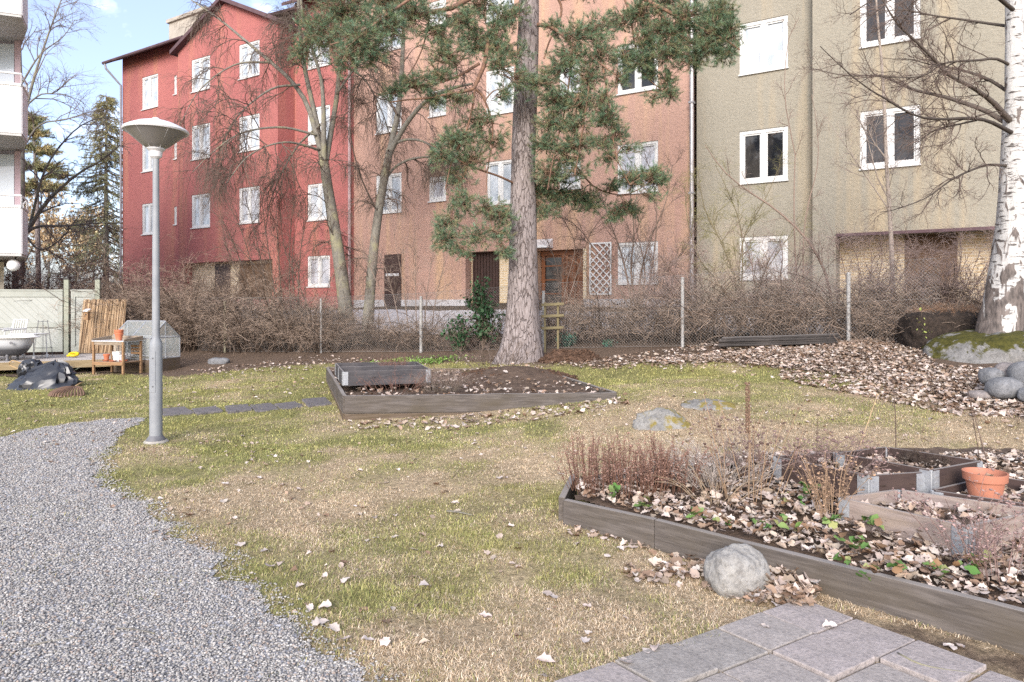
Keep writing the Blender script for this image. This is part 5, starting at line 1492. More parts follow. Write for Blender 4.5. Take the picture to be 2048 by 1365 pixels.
for q, (u, v0, Y, w_, lab) in enumerate(((95, 400, 52, 40, 'far autumn tree with orange sun glow painted into its leaves behind the distant pine'), (150, 470, 48, 36, 'far tan leaved tree between the pine and the spruce'), (45, 420, 56, 46, 'far amber tree half hidden by the lower balcony'), (185, 430, 58, 36, 'far straw coloured tree behind the spruce'))):
    fartree(lab, u, 580, Y, [([(u, 600), (u + 3, 520), (u - 4, v0 + 30), (u, v0)], .09, .03), ([(u, 540), (u - w_ * .6, v0 + 60), (u - w_, v0 + 20)], .09, .03), ([(u, 530), (u + w_ * .6, v0 + 60), (u + w_, v0 + 20)], .09, .03), ([(u, 500), (u + w_ * .3, v0 + 30), (u + w_ * .35, v0 - 5)], .08, .02)], (10, 5, 4), (1.9, .9, .5), DK * 1.1, np.array([.30, .21, .13]), None, AU_GLOW, 1300, 'autumn_tree', .2)
# ================================================================= PROPS
def board(name, p0, p1, h, th_, mat, par=None, bevel=.004, z0=None, z1=None, tag_=None):
    """plank from p0 to p1 (bottom centre line), height h (or h0,h1), thickness th_, local X along the grain"""
    p0 = np.array(p0, float); p1 = np.array(p1, float); d = p1 - p0; L_ = np.linalg.norm(d)
    X = Vector(d / L_); Zv = Vector((0, 0, 1)); Yv = Zv.cross(X); Yv.normalize(); Zv = X.cross(Yv)
    h0, h1 = (h if isinstance(h, tuple) else (h, h))
    mb = MB(); n = max(2, int(L_ / .25))
    xs_ = np.linspace(0, L_, n); rr = np.random.default_rng(int(abs(p0[0] * 1000 + p0[1] * 77)) % 9999)
    w = rr.normal(size=(n, 2)) * min(.0025, th_ * .05); w[0] = w[-1] = 0
    for i in range(n - 1):
        pass
    V = []
    for i, x in enumerate(xs_):
        hh = h0 + (h1 - h0) * x / L_
        V += [(x, -th_ / 2 + w[i, 0], 0), (x, th_ / 2 + w[i, 0], 0), (x, th_ / 2 + w[i, 0], hh + w[i, 1]), (x, -th_ / 2 + w[i, 0], hh + w[i, 1])]
    Fc = [(3, 2, 1, 0), tuple(range(4 * n - 4, 4 * n))]
    for i in range(n - 1):
        for j in range(4): Fc.append((i * 4 + j, i * 4 + (j + 1) % 4, i * 4 + 4 + (j + 1) % 4, i * 4 + 4 + j))
    mb.add(V, Fc)
    o = mb.build(name, mat, None, False, bevel)
    Mx = Matrix((X, Yv, Zv)).transposed().to_4x4(); Mx.translation = Vector(p0)
    if par is not None:
        o.parent = par; pm = Matrix.Translation(par.location) @ par.rotation_euler.to_matrix().to_4x4()
        o.matrix_local = pm.inverted() @ Mx
    else: o.matrix_world = Mx
    return o


def soilpatch(name, poly, zf, mat, par, loc, step=.06):
    poly = np.array(poly); lo, hi = poly.min(0), poly.max(0)
    xs_, ys_ = np.arange(lo[0], hi[0] + step, step), np.arange(lo[1], hi[1] + step, step)
    X, Y = np.meshgrid(xs_, ys_); Z = zf(X, Y)
    i, j = np.meshgrid(np.arange(len(xs_) - 1), np.arange(len(ys_) - 1)); k = pinpoly(X[:-1, :-1] + step / 2, Y[:-1, :-1] + step / 2, poly).ravel()
    b0 = (j * len(xs_) + i).ravel()[k]; Fq = np.stack([b0, b0 + 1, b0 + len(xs_) + 1, b0 + len(xs_)], -1)
    us = np.unique(Fq); rm = np.zeros(X.size, int); rm[us] = np.arange(len(us))
    return npmesh(name, np.stack([X, Y, Z], -1).reshape(-1, 3)[us], rm[Fq], mat, par, True, None, loc)


# ---------------------------------------------------------------- lamp
lb = G(312, 886); lb[2] -= .0
lamp = thing('street_lamp', 'grey steel lamp post with wide white conical lantern beside the gravel path', 'lamp', tuple(lb))
YL = lb[1]; pz = lambda v: CH - (v - HV) / F * YL - lb[2]; rpx = lambda px: px / F * YL / 2
MB().lathe([(rpx(46), -.05), (rpx(46), .012), (rpx(40), .028)], 28).build('foot', M['concrete_foot'], lamp, True, auto=True)
MB().lathe([(rpx(36), .02), (rpx(35), .04), (rpx(27), .07), (rpx(25), .08)], 28).build('base_flange', M['dark_iron'], lamp, True, auto=True)
MB().lathe([(rpx(24), .07), (rpx(23.5), pz(695)), (rpx(22.5), pz(686)), (rpx(15), pz(677)), (rpx(14.4), pz(672)), (rpx(12.6), pz(440)), (rpx(11.6), pz(314))], 28).build('post', M['lamp_post'], lamp, True, auto=True)
# service hatch, curved plate a little proud of the post
mb = MB(); aa = np.linspace(math.radians(225), math.radians(292), 10); r1 = rpx(24) + .0035
V = [(r * math.cos(a_), r * math.sin(a_), z_) for z_ in (pz(784), pz(702)) for r in (r1 - .01, r1) for a_ in aa]
n = 10; Fc = [(n + i, n + i + 1, 3 * n + i + 1, 3 * n + i) for i in range(n - 1)] + [(i, i + 1, n + i + 1, n + i) for i in range(n - 1)] + [(2 * n + i, 3 * n + i, 3 * n + i + 1, 2 * n + i + 1) for i in range(n - 1)] + [(0, n, 3 * n, 2 * n), (n - 1, 3 * n - 1, 4 * n - 1, 2 * n - 1)]
hatch = mb.add(V, Fc).build('service_hatch', M['lamp_post'], lamp, True, auto=True)
mb = MB()
for v_ in (772, 716): mb.box(-.006, .006, -r1 - .008, -r1 + .01, pz(v_) - .006, pz(v_) + .006)
mb.build('bolt', M['dark_iron'], hatch)
hx = rpx(1) * -3
MB().lathe([(rpx(13), pz(318)), (rpx(22), pz(314)), (rpx(24), pz(304)), (rpx(34), pz(299)), (rpx(34), pz(296))], 28).build('lamp_collar', M['lamp_white'], lamp, True, auto=True)
bowl = MB().lathe([(rpx(33), pz(298)), (rpx(52), pz(291)), (rpx(80), pz(279)), (rpx(117), pz(263))], 40, cap1=False).build('bowl', M['acrylic'], lamp, True)
mb = MB()
for a_ in np.arange(6) * math.pi / 3 + .35:
    mb.tube([(rpx(34) * math.cos(a_), rpx(34) * math.sin(a_), pz(297)), (rpx(112) * math.cos(a_), rpx(112) * math.sin(a_), pz(264))], .006, 6)
mb.build('rib', M['lamp_white'], bowl)
MB().lathe([(rpx(119), pz(265)), (rpx(122), pz(262)), (rpx(117), pz(259)), (rpx(100), pz(254)), (rpx(70), pz(247)), (rpx(40), pz(242.5)), (rpx(16), pz(240.5)), (rpx(12), pz(236.5)), (.004, pz(235))], 40).build('lamp_hood', M['lamp_white'], lamp, True, auto=True)

# ---------------------------------------------------------------- far raised bed
A_, B_, C_, D_ = [p.copy() for p in FBc]      # front left, front right, back right, back left (top edge)
ZT_ = A_[2]; TH = .05
fbc = (A_ + B_ + C_ + D_) / 4; fbc[2] = .1
fbed = thing('raised_bed', 'low raised bed of old brown planks in the lawn before the pine', 'raised bed', tuple(fbc))
dn = lambda p, z: np.array([p[0], p[1], z])
dv = unit(B_ - A_)
board('plank', dn(A_, ZT_ - .225), dn(B_, ZT_ - .225), (.225, .225), TH, M['plank'], fbed)
board('plank', dn(A_, ZT_ - .42) + [0, .004, 0], dn(B_, ZT_ - .42) + [0, .004, 0], .19, TH, M['plank_low'], fbed)
off_ = unit(D_ - A_) * (TH / 2 + .003)
for (p, q) in ((A_ + off_, D_ - off_), (B_ + unit(C_ - B_) * (TH / 2 + .003), C_ - off_)):
    board('plank', dn(p, ZT_ - .225), dn(q, ZT_ - .225), .225, TH, M['plank'], fbed)
    board('plank', dn(p, ZT_ - .42), dn(q, ZT_ - .42), .19, TH, M['plank_low'], fbed)
board('plank', dn(D_, ZT_ - .3), dn(C_, ZT_ - .3), .3, TH, M['plank_low'], fbed)
soilpatch('soil', FBp, lambda x, y: fbz(x, y) - .02, M['soil'], fbed, fbc)


def collar(label, pts, h, mat, zb, hinge=True, th_=.022, group=None, soil=None, name='pallet_collar'):
    """four boards with galvanised corner hinges; pts = front-left, front-right, back-right, back-left (plan)"""
    pts = [np.array([p[0], p[1], zb if np.isscalar(zb) else zb[i]]) for i, p in enumerate(pts)]
    c_ = sum(pts) / 4
    t_ = thing(name, label, 'raised bed', tuple(c_), group=group)
    for i in range(4):
        p, q = pts[i], pts[(i + 1) % 4]; d = unit(q - p)
        board('side_board', p + d * .018, q - d * .018, h, th_, mat, t_, .002)
    for i in range(4):
        p = pts[i]; mb = MB()
        for q in (pts[(i + 1) % 4], pts[i - 1]):
            d = unit(q - p); s_ = np.array([-d[1], d[0], 0])
            if np.dot(s_[:2], (p - c_)[:2]) < 0: s_ = -s_
            a, b_ = p + d * .0 + s_ * (th_ / 2 + .001), p + d * .062 + s_ * (th_ / 2 + .001)
            z0, z1 = np.array([0, 0, .012]), np.array([0, 0, h - .006])
            mb.hexa([a + z0, b_ + z0, b_ + s_ * .004 + z0, a + s_ * .004 + z0], [a + z1, b_ + z1, b_ + s_ * .004 + z1, a + s_ * .004 + z1])
            for k in range(4):       # pressed ribs of the hinge plate
                zz_ = np.array([0, 0, h * (.16 + k * .2)]); e = s_ * .004
                a2, b2 = p + d * .018 + s_ * (th_ / 2 + .001), p + d * .052 + s_ * (th_ / 2 + .001)
                mb.hexa([a2 + zz_ + e, b2 + zz_ + e, b2 + zz_ + e * 1.9, a2 + zz_ + e * 1.9], [a2 + zz_ + e + [0, 0, .012], b2 + zz_ + e + [0, 0, .012], b2 + zz_ + e * 1.9 + [0, 0, .012], a2 + zz_ + e * 1.9 + [0, 0, .012]])
        mb.tube([p + [0, 0, .006], p + [0, 0, h - .003]], .011, 8)
        mb.build('corner_hinge', M['galv'], t_, loc=c_)
    if soil:
        poly = [p[:2] for p in pts]
        zb_ = c_[2]
        soilpatch('soil', poly, lambda x, y: zb_ + soil - .03 + .05 * fbm(x, y, 5, 6), M['soil'], t_, c_, .05)
    return t_, pts, c_


fl_ = P(687, 772, 9.4); fr_ = P(860, 764, 9.75); bl_ = P(672, 727, 10.75); br_ = P(832, 727, 11.0)
zc_ = .36
v1 = (fl_ * .5 + bl_ * .5); v2 = fr_ * .5 + br_ * .5
collar('black stained pallet collar in front of its twin inside the plank bed', [fl_, fr_, v2 - [0, .015, 0], v1 - [0, .015, 0]], .2, M['collar_black'], zc_, soil=.12)
collar('black stained pallet collar behind its twin inside the plank bed', [v1 + [0, .015, 0], v2 + [0, .015, 0], br_, bl_], .2, M['collar_black'], zc_, soil=.12)
# compost mound inside the bed: rough lumpy heap


def heap(name, label, cat, c, rx, ry, h, mat, n=46, seed=1, chunks=600, csz=.03):
    a = np.linspace(-1.1, 1.1, n); X, Y = np.meshgrid(a, a); r = np.hypot(X, Y)
    Z = h * np.clip(1 - r ** 2, 0, 1) ** .8 * (.65 + .7 * fbm(X + seed, Y, 1.8, seed, 3)) + (fbm(X * rx, Y * ry, 9, seed, 3) - .5) * .07 * (r < 1) - .03 * (r >= 1)
    W = np.stack([X * rx + c[0], Y * ry + c[1], Z + c[2]], -1)
    i, j = np.meshgrid(np.arange(n - 1), np.arange(n - 1)); b0 = (j * n + i); k = (r[:-1, :-1] < 1.05).ravel(); b0 = b0.ravel()[k]
    Fq = np.stack([b0, b0 + 1, b0 + n + 1, b0 + n], -1)
    us = np.unique(Fq); rm = np.zeros(n * n, int); rm[us] = np.arange(len(us))
    V = W.reshape(-1, 3)[us]; Fq = rm[Fq]
    q = rng.integers(0, len(V), chunks); pv, pf, _ = pebbles(V[q, 0] + rng.normal(size=chunks) * .02, V[q, 1] + rng.normal(size=chunks) * .02, V[q, 2] + .006, rng.uniform(.3, 1.3, chunks) * csz, np.ones((chunks, 3)))
    return tag(npmesh(name, np.concatenate([V, pv]), [Fq, pf + len(V)], mat, None, True, None, (c[0], c[1], c[2])), label, cat)


heap('compost_mound', 'low mound of dark crumbly compost spread inside the plank bed', 'compost', (.05, 11.35, FZ - .02), 1.05, .8, .15, M['compost'])
pm_ = G(1142, 724)
heap('mulch_heap', 'flat heap of reddish brown mulch beside the pine foot', 'mulch', (pm_[0], pm_[1] + .15, pm_[2] - .02), .62, .32, .24, M['compost'], seed=5)
MB_ = None


def twigclump(name, label, cat, base, n, h, spread, c1, c2, k=(4, 3), L=(.12, .06), r=.0022, heads=0, headc=None, arch=.05, group=None, par=None, hs=.012, zsp=.35):
    """upright dry stems with side shoots, optional seed heads"""
    base = np.array(base, float)
    a = rng.uniform(0, 6.28, n); q = spread * np.sqrt(rng.random(n))
    st = base + np.stack([q * np.cos(a), q * np.sin(a), np.zeros(n)], -1)
    d = unit(np.stack([np.cos(a) * q / spread * zsp, np.sin(a) * q / spread * zsp, np.ones(n)], -1) + rng.normal(size=(n, 3)) * .10)
    hh = h * rng.uniform(.55, 1.1, n); pts = [st]
    for s in range(1, 7):
        d = unit(d + rng.normal(size=d.shape) * .05 + np.stack([np.cos(a), np.sin(a), -np.ones(n)], -1) * arch * s / 6)
        pts.append(pts[-1] + d * (hh / 6)[:, None])
    Pn = np.stack(pts, 1); R = np.linspace(r, r * .5, 7)[None].repeat(n, 0)
    gens = [(Pn, R)]
    if k[0]: g1 = spawn(Pn, R, k[0], .25, 1, .6, L[0], r * .6, 5, 0, .2, .4, .5, up=.3); gens.append(g1)
    if k[0] and k[1]: gens.append(spawn(*g1, k[1], .3, 1, .7, L[1], r * .5, 4, 0, .25, .4, .6, up=.2))
    V, Fs, c_ = tubecol(gens, (4, 3, 3), np.array(c1), np.array(c2), .3)
    if heads:
        tips_ = (gens[-1][0][:, -1]); tips_ = tips_[rng.integers(0, len(tips_), heads)]
        pv, pf, pc_ = pebbles(tips_[:, 0], tips_[:, 1], tips_[:, 2], rng.uniform(.6, 1.4, heads) * hs, np.array(headc)[None] * rng.uniform(.6, 1.3, (heads, 1)))
        Fs = Fs + [pf + len(V)]; V = np.concatenate([V, pv]); c_ = np.concatenate([c_, pc_])
    o = npmesh(name, V, Fs, M['plant'], par, False, c_, base)
    return tag(o, label, cat, group) if par is None else o


RB1, RB2 = (.16, .09, .07), (.30, .17, .135)
GB1, GB2 = (.26, .20, .15), (.36, .28, .21)
p = P(880, 785, 9.35)
twigclump('dry_shrub', 'spiky grey purple dry heather clump by the front plank of the far bed', 'plant', (p[0], p[1], .30), 90, .34, .26, (.17, .14, .11), (.30, .22, .19), (6, 3), (.1, .05), zsp=.7)
p = P(790, 785, 9.2)
twigclump('dry_shrub', 'wispy reddish dry plant before the black collar of the far bed', 'plant', (p[0], p[1], .30), 34, .33, .34, RB1, RB2, (5, 3), (.1, .05), zsp=.9)
p = P(787, 742, 10.5)
twigclump('dry_shrub', 'low tangled reddish dry plant growing inside the black collar', 'plant', (p[0], p[1], .45), 50, .25, .16, RB1, RB2, (5, 3), (.1, .05), zsp=.6)
p = P(990, 722, 12.8); p[2] = gz1(p[0], p[1])
twigclump('dry_shrub', 'bare rose like shrub with spreading stems at the foot of the pine', 'shrub', tuple(p), 26, .75, .45, TW1, TW2, (6, 4), (.22, .1), .005, zsp=.9)

# ---------------------------------------------------------------- near raised bed
a0 = G(1130, 1050); a1 = G(2048, 1312)
dirn = unit((a1 - a0) * [1, 1, 0]); ext = a1 + dirn * 1.6
nb_c = np.array([2.1, 4.0, 0.1])
nbed = thing('raised_bed', 'long weathered timber edged bed full of leaves and dry perennials by the paving', 'raised bed', tuple(nb_c))
seam = a0 + (G(1312, 1098) - a0)
h_ = .175
zz = .0
board('plank', dn(a0, -.02), dn(seam - dirn * .002, -.02), .20, .048, M['plank'], nbed, .005)
board('plank', dn(seam + dirn * .002, -.02), dn(ext, -.02), (.20, .20), .048, M['plank'], nbed, .005)
bk = G(1125, 985); bk = np.array([.47, 5.2, 0])
ld = unit(bk - a0 * [1, 1, 0])
board('plank', dn(a0, .0) + ld * .03 - dirn * .03, dn(bk, .02), .18, .048, M['plank'], nbed, .005)
pin = np.array([-dirn[1], dirn[0]]) * .05
bpoly = [tuple(a0[:2] + pin + dirn[:2] * .05), tuple(ext[:2] + pin), (4.6, 3.2), (4.6, 5.8), (2.4, 5.6), (bk[0] + .05, bk[1])]
soilpatch('soil', bpoly, lambda x, y: NBZ(x, y) - .012, M['soil'], nbed, nb_c, .03)
board('plank', (bk[0] + .05, bk[1] + .02, .03), (2.4, 5.62, .12), .13, .048, M['plank_low'], nbed, .005)

# pallet collars in the near bed (measured from the photo, height about 0.2 m)


def ring(c4, hpx, Ys):
    return [P(u, v, Y) for (u, v), Y in zip(c4, Ys)]


def PZ(u, v, z): Y = (CH - z) * F / (v - HV); return P(u, v, Y)


K1 = [PZ(1737, 951, .43), PZ(1846, 944, .43), PZ(1668, 905, .43), PZ(1549, 913, .43)]
collar('front brown plywood pallet collar filled with twigs and leaves', K1, .185, M['collar_dark'], .245, soil=.13)
K2 = [PZ(1862, 940, .45), PZ(1961, 922, .45), PZ(1772, 894, .45), PZ(1674, 906, .45)]
collar('back brown plywood pallet collar with a dark dead shrub inside', K2, .195, M['collar_dark'], .255, soil=.13)
K3 = [PZ(1932, 1052, .34), PZ(2085, 1020, .34), PZ(1797, 979, .34), PZ(1680, 995, .34)]
collar('grey weathered wooden pallet collar with leaves, close to the viewer', K3, .19, M['plank_grey'], .15, soil=.12)
K4 = [PZ(2080, 1012, .35), PZ(2200, 985, .35), PZ(1985, 952, .35), PZ(1864, 980, .35)]
collar('low dark pallet collar around the terracotta coloured pot', K4, .10, M['collar_dark'], .25, soil=.035)
LX, LY, LZ, LS = [], [], [], []
for K, zb, n_ in ((K1, .245 + .105, 130), (K2, .255 + .105, 130), (K3, .15 + .10, 130), (K4, .25 + .01, 110)):
    pl2 = np.array([p[:2] for p in K]); cc_ = pl2.mean(0); pl2 = cc_ + (pl2 - cc_) * .9
    scatter(n_, polyfn(pl2), .06, .025, lambda x, y, zb=zb: np.full(len(x), zb) + .03 * fbm(x, y, 5, 6))
V, Fc, c_ = leaves(*[np.concatenate(q) for q in (LX, LY, LZ, LS)])
tag(npmesh('leaf_litter', V, Fc, M['leaf'], None, True, c_), 'dry leaves lying inside the pallet collars', None, None, 'stuff')

# plastic pot
pp = P(1970, 944, 4.2); pb0 = pp[2] - .195
pot = thing('flower_pot', 'large terracotta coloured plastic pot with a thick rim standing among the collars', 'pot', (pp[0], pp[1], pb0))
q_ = 4.2 / F / 2; zt_ = .195
MB().lathe([(q_ * 52, 0), (q_ * 67, zt_ * .74), (q_ * 76, zt_ * .75), (q_ * 79, zt_), (q_ * 73, zt_), (q_ * 66, zt_ * .76), (q_ * 64, zt_ * .6)], 36, cap1=False).build('pot_body', M['plastic_terra'], pot, True, auto=True)
MB().lathe([(q_ * 65, zt_ * .78), (q_ * 30, zt_ * .83)], 24, cap0=False).build('potting_soil', M['soil'], pot, True)
V, Fc, c_ = leaves(rng.uniform(-.06, .06, 9), rng.uniform(-.06, .06, 9), np.full(9, zt_ * .86), rng.uniform(.04, .06, 9))
npmesh('leaf', V, Fc, M['leaf'], pot, True, c_)

# perennials of the near bed
def bedpt(u, v, Y): p = P(u, v, Y); p[2] = float(NBZ(np.array([p[0]]), np.array([p[1]]))[0]); return p


for (u, Y, n_, h, sp, lab) in ((1195, 4.78, 80, .36, .20, 'dense reddish brown dry perennial at the very corner of the timber bed'), (1275, 4.72, 100, .38, .21, 'tall reddish brown dry perennial second from the timber corner'), (1345, 4.75, 60, .34, .18, 'looser reddish brown dry perennial next to the pale dry grass')):
    p = bedpt(u, 1000, Y)
    twigclump('dry_perennial', lab, 'plant', p, n_, h, sp, (.155, .085, .06), (.29, .175, .14), (16, 0), (.035, 0), .0024, 1100, (.27, .165, .13), .0, hs=.0058, zsp=.28)
p = bedpt(1440, 1000, 4.75)
twigclump('dry_grass', 'pale grey silvery dry stalks behind the tall flower stems', 'plant', p, 90, .36, .24, (.36, .31, .27), (.50, .44, .39), (3, 2), (.12, .06), .0026, 160, (.45, .39, .35), .1, hs=.006, zsp=.8)
p = bedpt(1430, 1040, 4.45)
twigclump('dry_grass', 'straw coloured fallen stalks beside the reddish perennials', 'plant', p, 24, .40, .13, (.33, .25, .17), (.42, .33, .24), (1, 0), (.1, 0), .0024, 0, None, .25, zsp=.8)
p = bedpt(1505, 1020, 4.5)
twigclump('dry_perennial', 'tall thin stems with dark seed heads in the middle of the bed', 'plant', p, 16, .62, .20, (.33, .225, .145), (.24, .155, .11), (3, 2), (.09, .05), .0034, 60, (.13, .085, .07), .0, hs=.011, zsp=.3)
# mullein-like stalk
p = bedpt(1497, 1050, 4.4); st_ = thing('flower_stalk', 'single tall brown seed stalk rising above the dry stems', 'plant', tuple(p))
top_ = P(1495, 765, 4.4) - p
MB().tube(resample([(0, 0, 0), top_ * .5 + [.008, 0, 0], top_], 10), np.linspace(.006, .0035, 10), 6).build('stem', pmat('dry_stalk', (.25, .18, .125), (.19, .13, .085), 20), st_)
k_ = 240; f_ = .58 + .42 * rng.random(k_); a_ = rng.uniform(0, 6.28, k_)
pv, pf, pc_ = pebbles(top_[0] * f_ + .011 * np.cos(a_), top_[1] * f_ + .011 * np.sin(a_), top_[2] * f_, rng.uniform(.005, .008, k_), np.array([(.19, .12, .085)]) * rng.uniform(.7, 1.2, (k_, 1)))
npmesh('seed_spike', pv, pf, M['plant'], st_, False, pc_)
p = bedpt(1660, 1065, 4.1)
twigclump('dry_perennial', 'bushy tan dry plant leaning on the grey wooden collar', 'plant', p, 26, .38, .06, (.34, .235, .155), (.33, .225, .155), (6, 3), (.07, .04), .0028, 200, (.34, .225, .15), .04, hs=.007, zsp=.25)
p = np.array([2.12, 4.5, .35])
twigclump('dry_perennial', 'grey mauve dry flower heads tangled over the front plywood collar', 'plant', p, 20, .24, .24, (.21, .15, .13), (.27, .195, .175), (5, 4), (.14, .07), .0026, 260, (.24, .165, .15), .15, hs=.008, zsp=1.1)
p = bedpt(1560, 960, 4.75)
twigclump('dry_perennial', 'airy dry plant with tiny dark heads left of the plywood collars', 'plant', p, 22, .5, .25, (.2, .14, .12), (.26, .185, .165), (5, 4), (.16, .08), .0026, 160, (.18, .12, .11), .1, hs=.009, zsp=.6)
p = bedpt(2010, 1215, 3.32)
twigclump('dry_perennial', 'dried flower umbels close to the viewer at the picture edge', 'plant', p, 20, .36, .17, (.24, .16, .14), (.30, .21, .195), (4, 5), (.1, .05), .0026, 330, (.30, .205, .19), .0, hs=.0065, zsp=.5)
p = bedpt(1935, 1110, 3.52)
twigclump('dry_perennial', 'mauve dried umbels standing before the steel corner of the wooden collar', 'plant', p, 12, .42, .12, (.24, .16, .14), (.30, .21, .195), (4, 5), (.12, .05), .0026, 220, (.29, .20, .185), .1, hs=.007, zsp=.7)
p = np.array([2.85, 4.72, .365])
twigclump('dead_shrub', 'small round blackish dead shrub in the back plywood collar', 'shrub', p, 60, .12, .09, (.055, .04, .035), (.10, .075, .06), (6, 4), (.06, .035), .003, 0, None, .1, zsp=1.0)
for (u, vb_, vt_, du, Y, lab) in ((1792, 905, 730, -10, 5.6, 'lone thin dark upright stem behind the plywood collars'), (1700, 940, 790, 55, 5.1, 'pale straw stalk leaning above the front plywood collar'), (1990, 975, 800, -50, 4.7, 'dark slanting cane near the terracotta coloured pot'), (1965, 950, 775, -30, 5.2, 'thin twig with a dark seed head behind the terracotta coloured pot'), (1628, 965, 830, 8, 5.2, 'brittle bare stem among the mauve flower heads')):
    p = P(u, vb_, Y); q = P(u + du, vt_, Y) - p; p[2] -= .05; q[2] += .05
    pts_ = resample([(0, 0, 0), q * .5 + rng.normal(size=3) * .01, q], 8)
    g1 = spawn(pts_[None], np.linspace(.0045, .0022, 8)[None], 5, .4, 1, .6, .10, .002, 5, 0, .2, .4, .5, up=.3)
    cs_ = np.array([.42, .31, .19]) if 'straw' in lab else np.array([.12, .085, .07])
    V, Fs, c_ = tubecol([(pts_[None], np.linspace(.0045, .0022, 8)[None]), g1], (5, 3), cs_, cs_ * 1.2)
    pv, pf, pc_ = pebbles(np.array([q[0]]), np.array([q[1]]), np.array([q[2]]), np.array([.013]), cs_[None])
    tag(npmesh('dry_stalk', np.concatenate([V, pv]) + p, Fs + [pf + len(V)], M['plant'], None, False, np.concatenate([c_, pc_]), p), lab, 'plant')

# low green leafy plants
GL = np.array([(.075, .16, .04), (.12, .20, .055), (.17, .24, .08), (.09, .17, .045), (.24, .25, .10), (.22, .13, .07), (.20, .12, .07)])
gp_ = [(1590, 1025, 4.35, .10), (1700, 1095, 3.85, .09), (1735, 1110, 3.75, .07), (1565, 1060, 4.1, .07), (1740, 1065, 3.98, .06), (1600, 1075, 4.0, .06), (1655, 1060, 4.1, .06), (1690, 1135, 3.66, .06), (1790, 1145, 3.5, .06), (1735, 1160, 3.46, .05), (1620, 1010, 4.5, .06), (1445, 1060, 4.35, .06), (1395, 1045, 4.5, .05), (1230, 1000, 4.7, .06), (1520, 1070, 4.1, .06), (1935, 1140, 3.4, .07), (1965, 1130, 3.42, .05), (1880, 1150, 3.4, .05), (1290, 1020, 4.55, .05)]
for k, (u, v_, Y, r_) in enumerate(gp_):
    p = PZ(u, v_, .21); p[2] = float(NBZ(p[0], p[1])) + .035; n_ = int(5 + r_ * 60); a_ = rng.uniform(0, 6.28, n_); q = r_ * rng.uniform(.2, 1, n_)
    V, Fc, c_ = leaves(q * np.cos(a_), q * np.sin(a_), .02 + rng.uniform(.0, .05, n_), rng.uniform(.04, .07, n_), .4, GL, .3)
    tag(npmesh('leafy_plant', V + p, Fc, M['leaf'], None, True, c_, p), 'small fresh green leafy plant sprouting through the dry leaves of the timber bed', 'plant', 'green plants sprouting in the near bed')
for (u, v_, Y, k_, lab) in ((800, 718, 15.6, 60, 'bright green ground cover patch at the fence foot'), (870, 716, 15.2, 50, 'second bright green patch nearer the pine along the fence foot')):
    x = (u - 1024) / F * Y; n_ = 420; xx = x + rng.normal(size=n_) * .35; yy = Y - .4 + rng.normal(size=n_) * .18
    V, Fc, c_ = leaves(xx, yy, gz(xx, yy) + rng.uniform(.01, .10, n_), rng.uniform(.03, .06, n_), .5, np.array([(.16, .27, .06), (.22, .33, .08), (.12, .2, .05)]), .3)
    tag(npmesh('ground_cover', V, Fc, M['leaf'], None, True, c_, (x, Y, .3)), lab, None, None, 'stuff')


# evergreen bushes
def bush(label, u, v0, v1, Y, rx, n, sz, pal, name='evergreen_bush', stems=14):
    b_ = P(u, v1, Y); b_[2] = gz1(b_[0], b_[1]); H = P(u, v0, Y)[2] - b_[2]
    t_ = thing(name, label, 'shrub', tuple(b_))
    a_ = rng.uniform(0, 6.28, stems); q = rng.random(stems) * rx; Hh = H * rng.uniform(.6, 1, stems)
    tt = np.linspace(0, 1, 7)[None, :, None]
    end = np.stack([q * np.cos(a_), q * np.sin(a_) * .7, Hh], -1)
    Pn = end[:, None] * tt + rng.normal(size=(stems, 7, 3)) * .03 * tt; R = np.linspace(.012, .004, 7)[None].repeat(stems, 0)
    g1 = spawn(Pn, R, 9, .15, 1, .8, H * .22, .005, 6, 0, .15, .4, .5, up=.2)
    V, Fs, c_ = tubecol([(Pn, R), g1], (5, 3), TW1, TW1); npmesh('stem', V, Fs, M['twig'], t_, False, c_)
    tip_ = g1[0][:, 2:].reshape(-1, 3); tip_ = tip_[rng.integers(0, len(tip_), n)] + rng.normal(size=(n, 3)) * sz * .8
    V, Fc, c_ = leaves(tip_[:, 0], tip_[:, 1], tip_[:, 2], rng.uniform(sz * .6, sz * 1.3, n), .8, np.array(pal), .25)
    npmesh('foliage', V, Fc, M['leaf'], t_, False, c_)


EG = [(.030, .075, .030), (.045, .10, .045), (.025, .06, .028), (.06, .12, .06)]
bush('tall dark evergreen bush in front of the brown plank door', 966, 566, 708, 15.7, .36, 900, .085, EG)
bush('lower dark evergreen bush left of the tall one by the fence', 922, 640, 708, 15.5, .38, 420, .075, EG)
bush('low blue green bush beside the mossy lath frame', 1137, 672, 706, 15.0, .22, 360, .06, [(.03, .10, .07), (.045, .13, .09), (.025, .08, .055)])
bush('tiny blue green bush at the fence foot past the mulch', 1215, 685, 710, 14.5, .2, 200, .05, [(.03, .10, .07), (.05, .13, .08)])
bush('small pale green leaved weed growing on the black peat bank', 1850, 630, 668, 11.0, .12, 60, .05, [(.30, .34, .10), (.38, .40, .14)], 'leafy_plant', 6)

